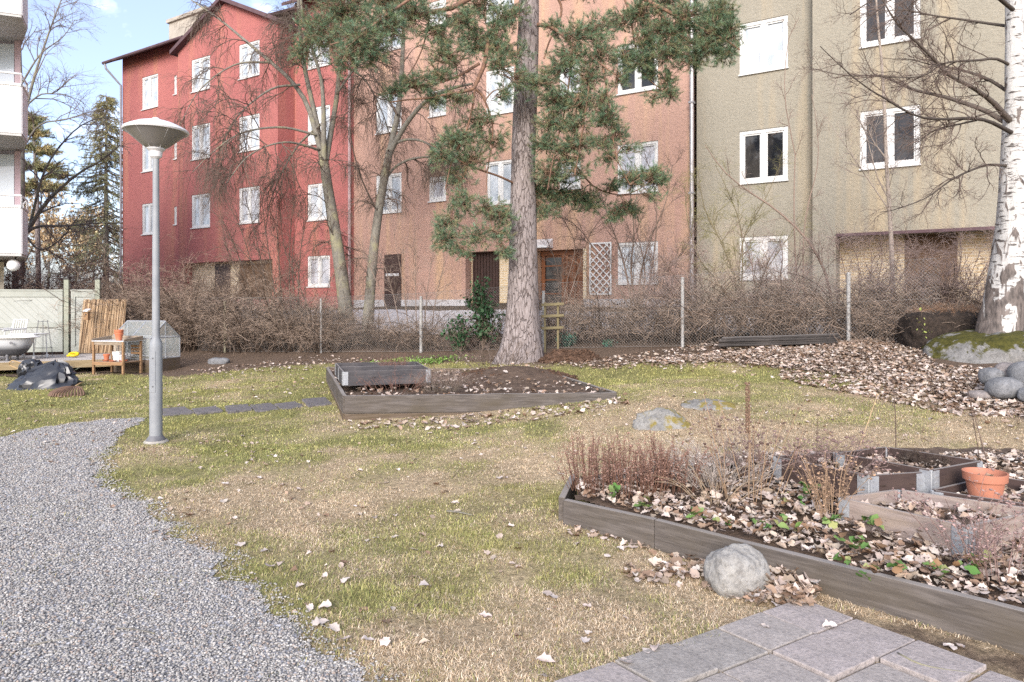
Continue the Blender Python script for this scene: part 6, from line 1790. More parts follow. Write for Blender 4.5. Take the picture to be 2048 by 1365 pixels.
# ---------------------------------------------------------------- chain link fence
ends = [((450 - 1024) / F * 18.05, 18.05), None]
fpts = []
for (u, Y) in ((395, 18.3), (450, 18.05), (642, 17.62), (842, 16.6), (1087, 14.95), (1365, 13.65), (1697, 12.27), (1880, 11.6)):
    fpts.append(np.array([(u - 1024) / F * Y, Y]))
HF = 1.42
fence = thing('chain_link_fence', 'zinc chain link fence on pale metal posts between garden and houses', 'fence', (*fpts[4], 0))
fl3 = (fpts[4][0], fpts[4][1], 0)
for k, (p, r_, mt, top_) in enumerate(((fpts[1], .035, 'fencewood', 603), (fpts[2], .03, 'fencepost', 597), (fpts[3], .038, 'fencepost', 593), (fpts[4], .034, 'fencepost', 582), (fpts[5], .034, 'fencepost', 555), (fpts[6], .034, 'fencepost', 545))):
    z0_ = gz1(*p); zt_ = CH - (top_ - HV) / F * p[1]
    MB().lathe([(r_, z0_ - .1), (r_, zt_ - .01), (r_ * .7, zt_)], 10, (p[0], p[1], 0)).build('post', M[mt], fence, True, loc=fl3, auto=True)
WP, WR = [], []
for a_, b_ in zip(fpts[:-1], fpts[1:]):
    L_ = np.linalg.norm(b_ - a_); d = (b_ - a_) / L_; sp = .062
    for sgn in (1, -1):
        for c_ in np.arange(-HF, L_ + HF, sp):
            s0, s1 = (c_, c_ + HF) if sgn > 0 else (c_ + HF, c_)
            t0, t1 = 0., 1.
            lo_, hi_ = min(s0, s1), max(s0, s1)
            if hi_ < 0 or lo_ > L_: continue
            ta, tb = ((0 - s0) / (s1 - s0), (L_ - s0) / (s1 - s0)); ta, tb = min(ta, tb), max(ta, tb)
            t0, t1 = max(0, ta), min(1, tb)
            if t1 - t0 < .02: continue
            pts_ = []
            for t_ in np.linspace(t0, t1, 4):
                s_ = s0 + (s1 - s0) * t_; xy = a_ + d * s_; pts_.append((xy[0], xy[1] + .004 * sgn, t_ * HF))
            WP.append(pts_)
WP = np.array(WP); WP[:, :, 2] += gz(WP[:, :, 0], WP[:, :, 1]) * .0 + np.interp(WP[:, :, 0], [p[0] for p in fpts], [gz1(*p) for p in fpts]) + .02
V, Q = tubes(WP, np.full(WP.shape[:2], .0017), 3)
npmesh('wire_mesh', V, Q, M['wire'], fence, False, None, fl3)
mb = MB()
for h in (.03, .75, HF + .02):
    mb.tube([(p[0], p[1], gz1(*p) + h) for p in fpts], .0025, 4)
mb.build('tension_wire', M['wire'], fence, loc=fl3)

# ---------------------------------------------------------------- mossy lath frame by the pine
YF = 14.6
lf0, lf1 = P(1086, 700, YF), P(1126, 700, YF); lf0[2] = lf1[2] = gz1(lf0[0], lf0[1])
lt = thing('lath_frame', 'small mossy wooden lath frame standing by the pine', 'trellis', tuple(lf0))
zt_ = P(0, 605, YF)[2]
for u in (1092, 1118): p = P(u, 700, YF); board('lath', (p[0] - .0, p[1], lf0[2]), (p[0] + .001, p[1], zt_), .045, .03, M['trellis_wood'], lt)
for v_ in (613, 636, 660): p = P(1083, v_, YF - .045); q = P(1128, v_ - 2, YF - .045); board('lath', p, q, .06, .03, M['trellis_wood'], lt)

# ---------------------------------------------------------------- dark boards, peat bank, boulder and stones
c0, c1_ = P(1438, 697, 12.9), P(1674, 680, 12.2)
for k in range(2):
    z0_ = gz1(*c0[:2]) + .06; z1_ = gz1(*c1_[:2]) + .05
    w_ = unit(c1_ - c0); s_ = np.array([-w_[1], w_[0], 0])
for k, (lab, dz, ds, e0, e1, th_) in enumerate((('lowest black tarred board of the stack lying on the leaves', .0, 0, 0, 0, .2), ('second black tarred board from the bottom of the stack', .042, .02, .03, -.02, .2), ('third black tarred board of the stack', .084, -.01, .0, .05, .2), ('top black tarred board of the stack with pale scuffs', .126, .01, .06, .02, .22))):
    p0 = np.array([c0[0] + e0, c0[1], gz1(*c0[:2]) + .05 + dz]) + s_ * ds; p1 = np.array([c1_[0] + e1, c1_[1], gz1(*c1_[:2]) + .04 + dz]) + s_ * ds
    o = board('board', p0, p1, .036, .34, M['darkboard'], None, .004)
    tag(o, lab, 'board', 'stacked black boards')
p0 = np.array([c0[0] + .12, c0[1] - .12, gz1(c0[0], c0[1]) + .005]); p1 = np.array([c0[0] + 1.1, c0[1] - .35, gz1(c0[0] + 1.1, c0[1] - .3) + .02])
tag(board('board', p0, p1, .04, .1, M['plank_low'], None, .004), 'reddish brown batten under the black board stack', 'board')


def rock(name, label, cat, c, r, mat, seed, rough=.22, n=40, flat=.0, group=None, rotz=0, sq=2.6):
    th_ = np.linspace(0, math.pi, n // 2); ph_ = np.linspace(0, 2 * math.pi, n, endpoint=False)
    T_, Ph = np.meshgrid(th_, ph_, indexing='ij')
    d = np.stack([np.sin(T_) * np.cos(Ph), np.sin(T_) * np.sin(Ph), np.cos(T_)], -1)
    k = 1 / (np.abs(d) ** sq).sum(-1) ** (1 / sq)
    nz = fbm(d[..., 0] * 1.5 + seed * 3.1 + d[..., 2] * .9, d[..., 1] * 1.5 - d[..., 2] * 1.1 + seed, 1.1, seed, 4) - .5
    nz2 = fbm(d[..., 0] * 4 + seed, d[..., 1] * 4 + d[..., 2] * 4.3, 1.5, seed + 9, 3) - .5
    V = d * (k * (1 + nz * rough * 2 + nz2 * rough * .45))[..., None] * np.array(r)
    ca, sa = math.cos(rotz), math.sin(rotz); V = np.stack([V[..., 0] * ca - V[..., 1] * sa, V[..., 0] * sa + V[..., 1] * ca, V[..., 2]], -1)
    m_ = n // 2; i, j = np.meshgrid(np.arange(m_ - 1), np.arange(n), indexing='ij'); j2 = (j + 1) % n
    Fq = np.stack([i * n + j, (i + 1) * n + j, (i + 1) * n + j2, i * n + j2], -1).reshape(-1, 4)
    o = npmesh(name, V, Fq, mat, None, True); o.location = c
    return tag(o, label, cat, group)


bo = P(2000, 742, 9.75); g_ = gz1(bo[0], bo[1])
rock('boulder', 'big mossy grey boulder under the white birch', 'rock', (bo[0] + .62, bo[1] + .66, g_ - .16), (1.22, .95, .62), M['boulder'], 4, .16, 90, rotz=.1)
rp = [(2008, 790, 7.45, .15, .115, 'rounded grey cobble lowest in the pile by the boulder', 'cobble', 3), (1985, 765, 7.75, .12, .10, 'darker grey cobble leaning behind the lowest one', 'cobble', 8), (2020, 757, 7.7, .13, .11, 'pinkish cobble in the middle of the stone pile', 'cobble_pink', 12), (2062, 770, 7.45, .18, .15, 'large pale grey cobble topping the stone pile', 'cobble', 15), (2062, 800, 7.2, .10, .08, 'small dark cobble at the picture edge of the pile', 'cobble', 19), (1960, 795, 7.55, .10, .05, 'flat stone sunk in the leaves before the pile', 'cobble_pink', 22)]
for (u, v_, Y, r_, rz_, lab, mt, sd) in rp:
    p = P(u, v_, Y); rock('cobble', lab, 'stone', (p[0], p[1], P(u, v_ + 2, Y)[2] + rz_ * .75), (r_ * 1.15, r_, rz_), M[mt], sd, .12, 36, rotz=sd)
pq = G(1487, 1196)
rock('fieldstone', 'pale rounded fieldstone on the grass against the timber bed plank', 'stone', (pq[0] + .005, pq[1] + .115, pq[2] + .085), (.15, .13, .13), M['palestone'], 31, .2, 80, rotz=.4, sq=2.5)
pq = G(1330, 862)
rock('lawn_rock', 'larger lichened bedrock hump showing through the lawn', 'rock', (pq[0] + .02, pq[1] + .27, pq[2] - .05), (.34, .30, .215), M['lawnrock'], 41, .34, 70, sq=1.8)
pq = G(1420, 818)
rock('lawn_rock', 'flatter bedrock hump with orange moss behind the larger one', 'rock', (pq[0] + .05, pq[1] + .2, pq[2] - .05), (.36, .34, .12), M['lawnrock'], 47, .34, 60, sq=2.)
pq = G(434, 729)
rock('garden_stone', 'small grey stone lying under the hedge by the fence post', 'stone', (pq[0], pq[1] + .1, pq[2] + .04), (.26, .15, .11), M['cobble'], 53, .2, 36)
pb = P(1890, 668, 11.0); zb_ = gz1(pb[0], pb[1])
o = rock('peat_bank', 'black bank of peat and roots between the thicket and the birch', 'bank', (pb[0] + .22, pb[1] + .35, zb_ + .24), (.66, .45, .36), M['bank'], 61, .12, 70, sq=5)
p = np.array([pb[0] + .25, pb[1] + .2, zb_ + .58])
twigclump('brush_heap', 'rusty dry brush lying on top of the black peat bank', 'brush', p, 70, .32, .5, (.20, .12, .075), (.30, .19, .13), (4, 3), (.14, .07), .003, 0, None, .5, zsp=1.2)
p = G(1725, 690); twigclump('brush_heap', 'pale dry grass tuft on the leaf bank under the last fence post', 'brush', (p[0], p[1], p[2]), 80, .35, .3, (.36, .25, .18), (.42, .31, .23), (1, 0), (.1, 0), .003, 0, None, .8, zsp=1.4)

# ---------------------------------------------------------------- paving slabs
Apt, Bpt, Cpt = G(1512, 1321), G(1630, 1279), G(1767, 1330)
e1 = unit((Bpt - Apt)[:2]); e2 = unit((Cpt - Bpt)[:2]); mid_ = unit(e1 + e2); sp_ = np.array([-mid_[1], mid_[0]])
if np.dot(sp_, e1) < 0: sp_ = -sp_
a_ = math.radians(41.5); e1 = (mid_ * math.cos(a_) + sp_ * math.sin(a_)) * .305; e2 = (mid_ * math.cos(a_) - sp_ * math.sin(a_)) * .272
org = Bpt[:2] - e1
SLABUV = [(1120, 1420), (1240, 1335), (1440, 1262), (1560, 1222), (1720, 1225), (2300, 1420), (2300, 1600), (1000, 1600)]
ex_ = {(0, 0): 'slab', (0, 1): 'slab_warm'}
vis = [(-1, -3), (-1, -2), (-1, -1), (-1, 0), (-1, 1), (-1, 2), (0, -2), (0, -1), (0, 0), (0, 1), (0, 2), (1, -2), (1, -1), (1, 0), (1, 1), (2, -1), (2, 0)]
slabnames = iter(['nearest', 'x'] * 20)
seen_ = []
front_n = np.array([-dirn[1], dirn[0]])
for i in range(-5, 6):
    for j in range(-5, 8):
        c_ = org + e1 * (i + .5) + e2 * (j + .5)
        u_, v_ = 1024 + c_[0] / c_[1] * F, HV + (CH) / c_[1] * F
        if c_[1] < 2.3: continue
        if not pinpoly(np.array([u_]), np.array([v_]), SLABUV)[0]: continue
        g = .006
        poly = [org + e1 * (i + a_) + e2 * (j + b_) for a_, b_ in ((.02, .02), (.98, .02), (.98, .98), (.02, .98))]
        jit = rng.normal() * .006; z0_ = float(gz(np.array([c_[0]]), np.array([c_[1]]))[0])
        mt = rng.choice(['slab', 'slab_dark', 'slab_warm'])
        o = MB().prism([p - c_ for p in poly], -.05, .0).build('paving_slab', M[mt], None, False, .004)
        o.location = (c_[0], c_[1], z0_ + .017 + jit * .25); o.rotation_euler = (rng.normal() * .008, rng.normal() * .008, 0)
        seen_.append((u_, v_, o, mt))
seen_.sort(key=lambda q: (q[1], q[0]))
tone_ = {'slab': 'pinkish grey', 'slab_dark': 'cool grey', 'slab_warm': 'warm beige grey'}
nrow = {}
for k, (u_, v_, o, mt) in enumerate(seen_):
    where = 'touching the fieldstone leaves' if k == 0 else ('along the timber bed plank' if u_ > 1700 and v_ < 1340 else ('at the ragged grass edge' if u_ < 1500 else 'in the middle of the paving'))
    lab = f'{tone_[mt]} concrete slab {where}'
    nrow[lab] = nrow.get(lab, 0) + 1
    ords = ['', ', next one towards the viewer', ', third one towards the viewer', ', fourth one towards the viewer', ', fifth one towards the viewer', ', sixth one', ', seventh one']
    tag(o, lab + ords[min(6, nrow[lab] - 1)], 'paving slab', 'concrete slabs of the paving', 'thing')
# soil strip and weeds under the slabs
# stepping slabs
us_ = [(328, 835, 387, 820), (393, 832, 446, 818), (454, 829, 505, 813), (512, 826, 558, 809), (566, 821, 610, 806), (617, 817, 666, 800)]
ordn = ['first stepping slab from the lamp post', 'second stepping slab from the lamp post', 'third stepping slab from the lamp post', 'third stepping slab counted from the plank bed', 'second stepping slab counted from the plank bed', 'stepping slab touching the plank bed']
for k, (u0, vb_, u1, vt_) in enumerate(us_):
    a, b_ = G(u0, vb_), G(u1, vb_ - 6); q = G(u0 + 14, vt_)
    d = (b_ - a)[:2]; w_ = (q - a)[:2]; w_ = w_ - unit(d) * np.dot(w_, unit(d)) * .6
    c_ = a[:2] + d / 2 + w_ / 2; poly = [-d / 2 - w_ / 2, d / 2 - w_ / 2, d / 2 + w_ / 2, -d / 2 + w_ / 2]
    n_ = 24; rp_ = []
    for i in range(4):
        p, q2 = poly[i], poly[(i + 1) % 4]
        for t_ in np.linspace(0, 1, 6, endpoint=False): rp_.append(p + (q2 - p) * t_ + rng.normal(size=2) * .008)
    o = MB().prism(rp_, -.06, .0).build('stepping_slab', M['stepstone'], None, False, .008); o.location = (c_[0], c_[1], gz1(*c_) + .022)
    tag(o, 'rough grey ' + ordn[k] + ' in the lawn', 'stepping stone', 'stepping slabs between lamp post and plank bed', 'thing')

# ---------------------------------------------------------------- deck, board fence, reed screen
zd = .25
d0, d1 = P(-330, 725, 13.2), P(262, 718, 15.5)
dfr = unit((d1 - d0) * [1, 1, 0]); dbk = np.array([-dfr[1], dfr[0], 0])
deck = thing('deck', 'low weathered grey wooden deck along the board fence', 'deck', (-11, 15.5, 0))
Ld = np.linalg.norm((d1 - d0)[:2])
for k in range(17):
    a = dn(d0, zd - .03) + dbk * (.06 + k * .125); board('deck_board', a, a + dfr * Ld, .03, .118, M['deck'], deck, .003)
board('fascia', dn(d0, zd - .165) - dbk * .012, dn(d1, zd - .165) - dbk * .012, .165, .028, M['deckfront'], deck, .003)
board('fascia', dn(d1, zd - .165) + dbk * .01, dn(d1, zd - .165) + dbk * 2.1, .16, .028, M['deckfront'], deck, .003)

f0, f1 = P(-200, 700, 16.6), P(200, 700, 17.5)
fd_ = unit((f1 - f0) * [1, 1, 0]); ang_ = math.atan2(fd_[1], fd_[0])
Yat = lambda u: np.interp(u, [-200, 200], [16.6, 17.5])
fn = thing('board_fence', 'pale green board fence with diagonal panels behind the deck', 'fence', (*P(65, 700, Yat(65))[:2], zd + .02), ang_)
fo = np.array(fn.location)


def flx(u): return float(np.dot((P(u, 700, Yat(u)) - fo)[:2], fd_[:2]))


zt_ = 1.83 - fo[2]
for (ua, ub) in ((-200, 128), (140, 192)):
    xa, xb = flx(ua) + .03, flx(ub) - .02
    pnl = MB().box(xa, xb, -.01, .012, .02, zt_ - .06).build('board_panel', M['gate'], fn)
    mb = MB(); q = .10
    mb.box(xa, xb, -.035, -.011, zt_ - .17, zt_ - .02).box(xa, xb, -.035, -.011, .0, .13).box(xa, xb, -.034, -.0115, .62, .74)
    mb.box(xa, xa + q, -.036, -.0105, .13, .62).box(xb - q, xb, -.036, -.0105, .13, .62).box(xa, xa + q, -.036, -.0105, .74, zt_ - .17).box(xb - q, xb, -.036, -.0105, .74, zt_ - .17)
    mb.box(xa - .01, xb + .01, -.05, .03, zt_ - .02, zt_ + .02)
    mb.build('panel_frame', M['gatepaint'], pnl, False, .003)
for u, vt_ in ((134, 556), (196, 556)):
    x = flx(u); zp = P(u, vt_, Yat(u))[2] - fo[2]
    ps = MB().box(x - .055, x + .055, -.06, .05, -.2, zp - .05).build('post', M['gatepost'], fn, False, .004)
    MB().box(x - .06, x + .06, -.065, .055, zp - .05, zp).build('post_cap', M['black'], ps, False, .004)
# reeds
RP = []
for k in range(330):
    f = rng.random(); u = 157 + 84 * f; Y = np.interp(u, [150, 270], [16.95, 17.05]) + rng.normal() * .02
    zb2 = zd + .01; top_ = P(u + 3 - 4 * f, 601 + rng.uniform(-3, 5), Y)
    p = P(u, 700, Y); p[2] = zb2 if u < 222 else zb2 - .1
    b_ = np.array([top_[0] + rng.normal() * .03, top_[1] + .22, top_[2]])
    RP.append([p, p * .5 + b_ * .5 + rng.normal(size=3) * .012, b_])
RP = np.array(RP); V, Q = tubes(RP, rng.uniform(.005, .011, (330, 1)).repeat(3, 1), 5)
cs_ = np.array([(.40, .28, .17), (.33, .225, .135), (.46, .34, .22), (.27, .18, .11)])[rng.integers(0, 4, 330)] * rng.uniform(.8, 1.15, (330, 1))
tag(npmesh('reed_screen', V, Q, M['reed'], None, False, np.repeat(cs_, 15, 0), RP[0, 0]), 'brown reed screen leaning against the pale green fence', 'screen')
nbp = P(176, 632, 16.85)
nbx = thing('nest_box', 'small wooden nest box hanging on the reed screen', 'nest box', (nbp[0], nbp[1] - .04, nbp[2] - .1))
w_ = .05
MB().box(-w_, w_, -w_, w_, 0, .2).build('box_body', M['table'], nbx, False, .004)
MB().hexa([(-.06, -.085, .2), (.06, -.085, .2), (.06, .06, .26), (-.06, .06, .26)], [(-.06, -.085, .215), (.06, -.085, .215), (.06, .06, .275), (-.06, .06, .275)]).build('roof', M['tin'], nbx)
MB().lathe([(.017, 0), (.017, .004)], 14).build('entrance_hole', M['black'], nbx).matrix_local = Matrix.Translation((0, -w_ - .001, .135)) @ Matrix.Rotation(math.pi / 2, 4, 'X')

# ---------------------------------------------------------------- bathtub and chair on the deck
YT = 14.9
tb = P(-15, 716, YT); tub = thing('bathtub', 'old white enamel bathtub on feet standing on the deck', 'bathtub', (tb[0], tb[1], zd), .06)


def oval(a, b_, z, n=40, taper=0., ex=2.8, sh=0):
    t_ = np.arange(n) * 2 * math.pi / n; c_, s_ = np.cos(t_), np.sin(t_)
    x = np.sign(c_) * np.abs(c_) ** (2 / ex) * a; y = np.sign(s_) * np.abs(s_) ** (2 / ex) * b_
    return np.stack([x + sh, y * (1 - taper * x / a), np.full(n, z)], -1)


def loft(mb, rings, cap0=True, cap1=False):
    n = len(rings[0]); V = np.concatenate(rings)
    Fc = [(i * n + j, i * n + (j + 1) % n, (i + 1) * n + (j + 1) % n, (i + 1) * n + j) for i in range(len(rings) - 1) for j in range(n)]
    if cap0: Fc.append(tuple(range(n - 1, -1, -1)))
    if cap1: Fc.append(tuple(range((len(rings) - 1) * n, len(rings) * n)))
    return mb.add(V, Fc)


loft(MB(), [oval(.50, .19, .11), oval(.60, .24, .125), oval(.68, .275, .18), oval(.76, .31, .30), oval(.83, .335, .47), oval(.835, .337, .50)]).build('tub_shell', M['tub_under'], tub, True)
rim = loft(MB(), [oval(.835, .337, .495), oval(.93, .40, .498), oval(.945, .41, .512), oval(.93, .40, .528), oval(.85, .34, .528), oval(.80, .31, .45), oval(.62, .22, .16), oval(.3, .1, .145)], False, True).build('rim', M['tub'], tub, True, auto=True)
for sx in (-.45, .42):
    for sy in (-.17, .17):
        MB().lathe([(.045, 0), (.04, .02), (.02, .05), (.03, .10), (.05, .15)], 12, (sx, sy, 0)).build('foot', M['dark_iron'], tub, True)
MB().lathe([(.03, 0), (.03, .012)], 16).build('overflow', M['dark_iron'], tub).matrix_local = Matrix.Translation((.60, -.325, .40)) @ Matrix.Rotation(math.pi / 2, 4, 'X')
# slim white table standing behind the tub end
tw = P(62, 716, 14.9 + .55)
gt = thing('garden_table', 'slim white metal side table half hidden by the bathtub', 'table', (tw[0], tw[1], zd))
MB().box(-.34, .24, -.25, .25, .545, .565).build('tabletop', M['white'], gt, False, .006)
for x in (-.30, .20):
    for y in (-.2, .2):
        lg = MB().tube([(x, y, .545), (x * 1.08, y * 1.08, .03)], .011, 8).build('leg', M['white'], gt, True, auto=True)
        MB().lathe([(.02, 0), (.034, .015), (.034, .07), (.02, .09)], 12, (x * 1.08, y * 1.08, 0)).build('foot_cap', M['white'], lg, True, auto=True)
cw = P(14, 716, 15.9)
gc = thing('garden_chair', 'white slatted garden chair behind the bathtub', 'chair', (cw[0], cw[1], zd), -.35)
for x in (-.24, .24):
    MB().tube([(x, -.22, 0), (x, -.21, .62)], .014, 8).build('leg', M['white'], gc, True, auto=True)
    MB().tube([(x, .22, 0), (x, .22, .42), (x, .32, .86)], .014, 8).build('leg', M['white'], gc, True, auto=True)
    MB().tube([(x, -.25, .63), (x, .26, .66)], .02, 8).build('armrest', M['white'], gc, True, auto=True)
mb = MB()
for k in range(6): mb.box(-.23, .23, -.22 + k * .075, -.165 + k * .075, .41, .428)
mb.build('seat', M['white'], gc)
mb = MB()
for k in range(6): x = -.2 + k * .08; mb.tube([(x, .235, .46), (x, .31, .84)], .010, 6)
mb.tube([(-.24, .32, .86), (.24, .32, .86)], .016, 8); mb.build('backrest', M['white'], gc)
# rusty wire plant support in front of the fence
ws = P(86, 716, 16.1)
wsp = MB()
for k in range(6): a_ = k * math.pi / 3; wsp.tube([(.10 * math.cos(a_), .10 * math.sin(a_), .85), (.22 * math.cos(a_), .22 * math.sin(a_), 0)], .004, 5)
for z_, r_ in ((.2, .19), (.5, .155), (.82, .106)):
    t_ = np.linspace(0, 2 * math.pi, 17); wsp.tube(np.stack([r_ * np.cos(t_), r_ * np.sin(t_), np.full(17, z_)], -1), .003, 4, False)
o = wsp.build('plant_support', M['dark_iron'], None); o.location = (ws[0], ws[1], zd); tag(o, 'conical wire plant support standing before the board fence', 'plant support')
# yellow hose coil
yp = P(148, 712, 15.75)
t_ = np.linspace(0, 2 * math.pi, 26)
mb = MB(); mb.tube(np.stack([.085 * np.cos(t_), .06 * np.sin(t_), .035 + .0 * t_], -1), .03, 8, False); mb.tube([(-.07, -.03, .03), (-.13, -.05, .02)], [.03, .022], 8)
o = mb.build('hose_coil', M['yellow'], None, True); o.location = (yp[0], yp[1], zd); o.rotation_euler = (.5, 0, .3); o.location.z += .045; tag(o, 'small coil of thick yellow hose lying on the deck', 'hose')
# plant by the deck and solar light
p = P(118, 742, 14.55); p[2] = gz1(p[0], p[1])
twigclump('lavender_plant', 'grey green lavender tuft growing against the deck edge', 'plant', p, 70, .30, .20, (.20, .22, .16), (.32, .33, .26), (4, 2), (.07, .03), .003, zsp=.9)
p = P(141, 742, 14.5); sl = thing('solar_light', 'tiny solar spike light beside the lavender', 'garden light', (p[0], p[1], gz1(p[0], p[1])))
MB().tube([(0, 0, 0), (0, 0, .15)], .009, 8).build('spike', M['galv'], sl, True); MB().lathe([(.012, .14), (.03, .15), (.035, .18), (.03, .19)], 14).build('lamp_head', M['galv'], sl, True, auto=True)
# bare soil strip before the deck
strip = [tuple(P(u, v, Y)[:2]) for u, v, Y in ((-60, 745, 14.1), (60, 750, 14.2), (200, 745, 15.0), (250, 740, 15.3), (240, 733, 15.5), (0, 738, 14.6), (-60, 738, 14.4))]
soilpatch('soil_strip', strip, lambda x, y: gz(x, y) + .012, M['soil'], None, (-10, 14.5, 0)); bpy.data.objects['soil_strip']['kind'] = 'structure'

# ---------------------------------------------------------------- potting table with pots
tl, trr = P(195, 750, 14.75), P(254, 753, 14.55)
tc = (tl + trr) / 2; tz = gz1(tc[0], tc[1]); td = unit((trr - tl) * [1, 1, 0]); W2 = np.linalg.norm((trr - tl)[:2]) / 2 + .0
ptab = thing('potting_table', 'wooden potting table with tin top and shelf before the cold frame', 'table', (tc[0], tc[1] + .2, tz), math.atan2(td[1], td[0]))
Ht = P(0, 682, 14.65)[2] - tz; Dp = .24
for sx in (-1, 1):
    for sy in (-1, 1):
        MB().box(sx * W2 - .022, sx * W2 + .022, sy * Dp - .022, sy * Dp + .022, 0, Ht - .02).build('leg', M['table'], ptab, False, .003)
MB().box(-W2 - .03, W2 + .03, -Dp - .03, Dp + .03, Ht - .018, Ht).build('tabletop', M['tin'], ptab, False, .003)
MB().box(-W2 - .03, W2 + .03, -Dp - .01, -Dp + .012, Ht - .09, Ht - .02).build('apron', M['tabletop'], ptab, False, .003)
MB().box(-W2 - .03, W2 + .03, Dp + .01, Dp + .032, Ht + .001, Ht + .09).build('back_rail', M['tabletop'], ptab, False, .003)
for sx in (-1, 1): MB().hexa([(sx * (W2 + .032) - .011, -Dp - .02, Ht + .001), (sx * (W2 + .032) + .011, -Dp - .02, Ht + .001), (sx * (W2 + .032) + .011, Dp + .008, Ht + .001), (sx * (W2 + .032) - .011, Dp + .008, Ht + .001)], [(sx * (W2 + .032) - .011, -Dp - .02, Ht + .035), (sx * (W2 + .032) + .011, -Dp - .02, Ht + .035), (sx * (W2 + .032) + .011, Dp + .008, Ht + .09), (sx * (W2 + .032) - .011, Dp + .008, Ht + .09)]).build('side_rail', M['tabletop'], ptab, False, .003)
shz = P(0, 724, 14.65)[2] - tz
mb = MB()
for k in range(5): mb.box(-W2 - .01, W2 + .01, -Dp + k * .098 - .0, -Dp + k * .098 + .088, shz - .02, shz)
mb.build('shelf', M['table'], ptab, False, .002)
MB().box(-W2 - .01, W2 + .01, -Dp - .035, -Dp - .023, shz - .07, shz - .0).build('shelf_rail', M['table'], ptab, False, .002)
mb = MB()
for k in range(3): mb.box(W2 - .26, W2 - .02, Dp - .01, Dp + .008, shz + .14 + k * .075, shz + .19 + k * .075)
mb.build('back_slat', M['table'], ptab)


def onTab(x, y, z): q = ptab.matrix_basis @ Vector((x, y, z)); return q


def potm(name, label, prof, mat, x, y, z, sc__=1, lip=True):
    pr = [(r_ * sc__, h * sc__) for r_, h in prof]
    o = MB().lathe(pr, 24, cap1=False).build(name, mat, None, True, auto=True); o.location = onTab(x, y, z)
    return tag(o, label, 'pot' if 'saucer' not in name else 'saucer')


bpy.context.view_layer.update()
TPOT = [(.055, 0), (.078, .125), (.088, .126), (.091, .17), (.080, .17), (.07, .12), (.05, .02)]
potm('flower_pot', 'lower terracotta pot of the stack on the tin table top', TPOT, M['terracotta'], .09, -.05, Ht + .002)
potm('flower_pot', 'upper terracotta pot nested in the stack on the tin table top', TPOT, M['terracotta'], .09, -.05, Ht + .062)
potm('flower_pot', 'small terracotta pot on a saucer on the table shelf', TPOT, M['terracotta'], -.17, -.12, shz + .03, .75)
SAU = [(.06, 0), (.085, .03), (.092, .031), (.08, .028), (.055, .008)]
potm('saucer', 'terracotta saucer under the small pot on the shelf', SAU, M['terracotta'], -.17, -.12, shz + .002)
potm('saucer', 'terracotta saucer in front of the white bucket', SAU, M['terracotta'], .03, -.17, shz + .002, .9)
potm('saucer', 'lone terracotta saucer at the grey pot end of the shelf', SAU, M['terracotta'], .27, -.12, shz + .002)
BUC = [(.075, 0), (.082, .19), (.087, .192), (.087, .2), (.078, .2), (.072, .02)]
potm('bucket', 'cream white bucket in the middle of the table shelf', BUC, M['whitepot'], .045, -.04, shz + .002, 1.05)
potm('bucket', 'white bucket behind the small terracotta pot on the shelf', BUC, M['whitepot'], -.13, .10, shz + .002, 1.0)
potm('flower_pot', 'small greyish pot on the shelf next to the cream bucket', TPOT, M['greypot'], .19, -.06, shz + .002, .85)

# ---------------------------------------------------------------- cold frame greenhouse
A2 = np.array([-9.03, 15.36, 0.]); gd = np.array([.96, -.28, 0]); gd = unit(gd)
gh_z = gz1(A2[0], A2[1]) - .01
# local axes: x along the visible gable side, y away from the viewer (length of the house runs along -x of the picture)
cf = thing('cold_frame', 'small aluminium cold frame greenhouse with pitched glass lid on a plank base', 'cold frame', (A2[0], A2[1], gh_z), math.atan2(gd[1], gd[0]))
hb = .30; he = P(0, 677, 15.1)[2] - gh_z; hr = P(0, 643, 15.62)[2] - gh_z
def cfb(x0, x1, y0, y1, z0, z1): return MB().box(x0, x1, y0, y1, z0, z1)
X0, X1, Y0, Y1 = 0., 1.1, .0, .886
for (a, b_, c_, d_) in ((X0, X1, Y0, Y0 + .03), (X0, X1, Y1 - .03, Y1), (X0, X0 + .03, Y0 + .031, Y1 - .031), (X1 - .03, X1, Y0 + .031, Y1 - .031)):
    for k in range(2): cfb(a, b_, c_, d_, k * .152, .148 + k * .152).build('base_board', M['plank_low'], cf, False, .003)
XR0, XR1 = X0 + .20, X1 - .30       # ridge ends lie inside the hipped ends
bar = .014
fr = MB(); gls = []
def seg(a, b_, r_=.012): fr.tube([a, b_], r_, 5)
YR = .443
E = [(X0 + .01, Y0 + .01, he), (X1 - .01, Y0 + .01, he), (X1 - .01, Y1 - .01, he), (X0 + .01, Y1 - .01, he)]
Bt = [(p[0], p[1], hb + .01) for p in E]
R0, R1 = (X0 + .01, YR, hr), (X1 - .01, YR, hr)
for p, q in zip(E, E[1:] + E[:1]): seg(p, q)
for p, q in zip(Bt, Bt[1:] + Bt[:1]): seg(p, q)
for p, q in zip(E, Bt): seg(p, q)
xm = (X0 + X1) / 2
for a in ((xm, Y0 + .01), (xm, Y1 - .01)): seg((*a, hb), (*a, he))
seg((X1 - .01, YR, hb), R1); seg((X0 + .01, YR, hb), R0)
seg(R0, R1, .02)
for p in (E[0], E[3]): seg(p, R0, .015)
for p in (E[1], E[2]): seg(p, R1, .015)
seg((xm, Y0 + .01, he), (xm, YR, hr), .015); seg((xm, Y1 - .01, he), (xm, YR, hr), .015)
fr.build('frame', M['galv'], cf)
gm, t, b = nt('horticultural_glass'); b.inputs['Base Color'].default_value = (.75, .80, .78, 1); b.inputs['Roughness'].default_value = .05; b.inputs['Alpha'].default_value = .12; b.inputs['Specular IOR Level'].default_value = .8
gm.use_backface_culling = False
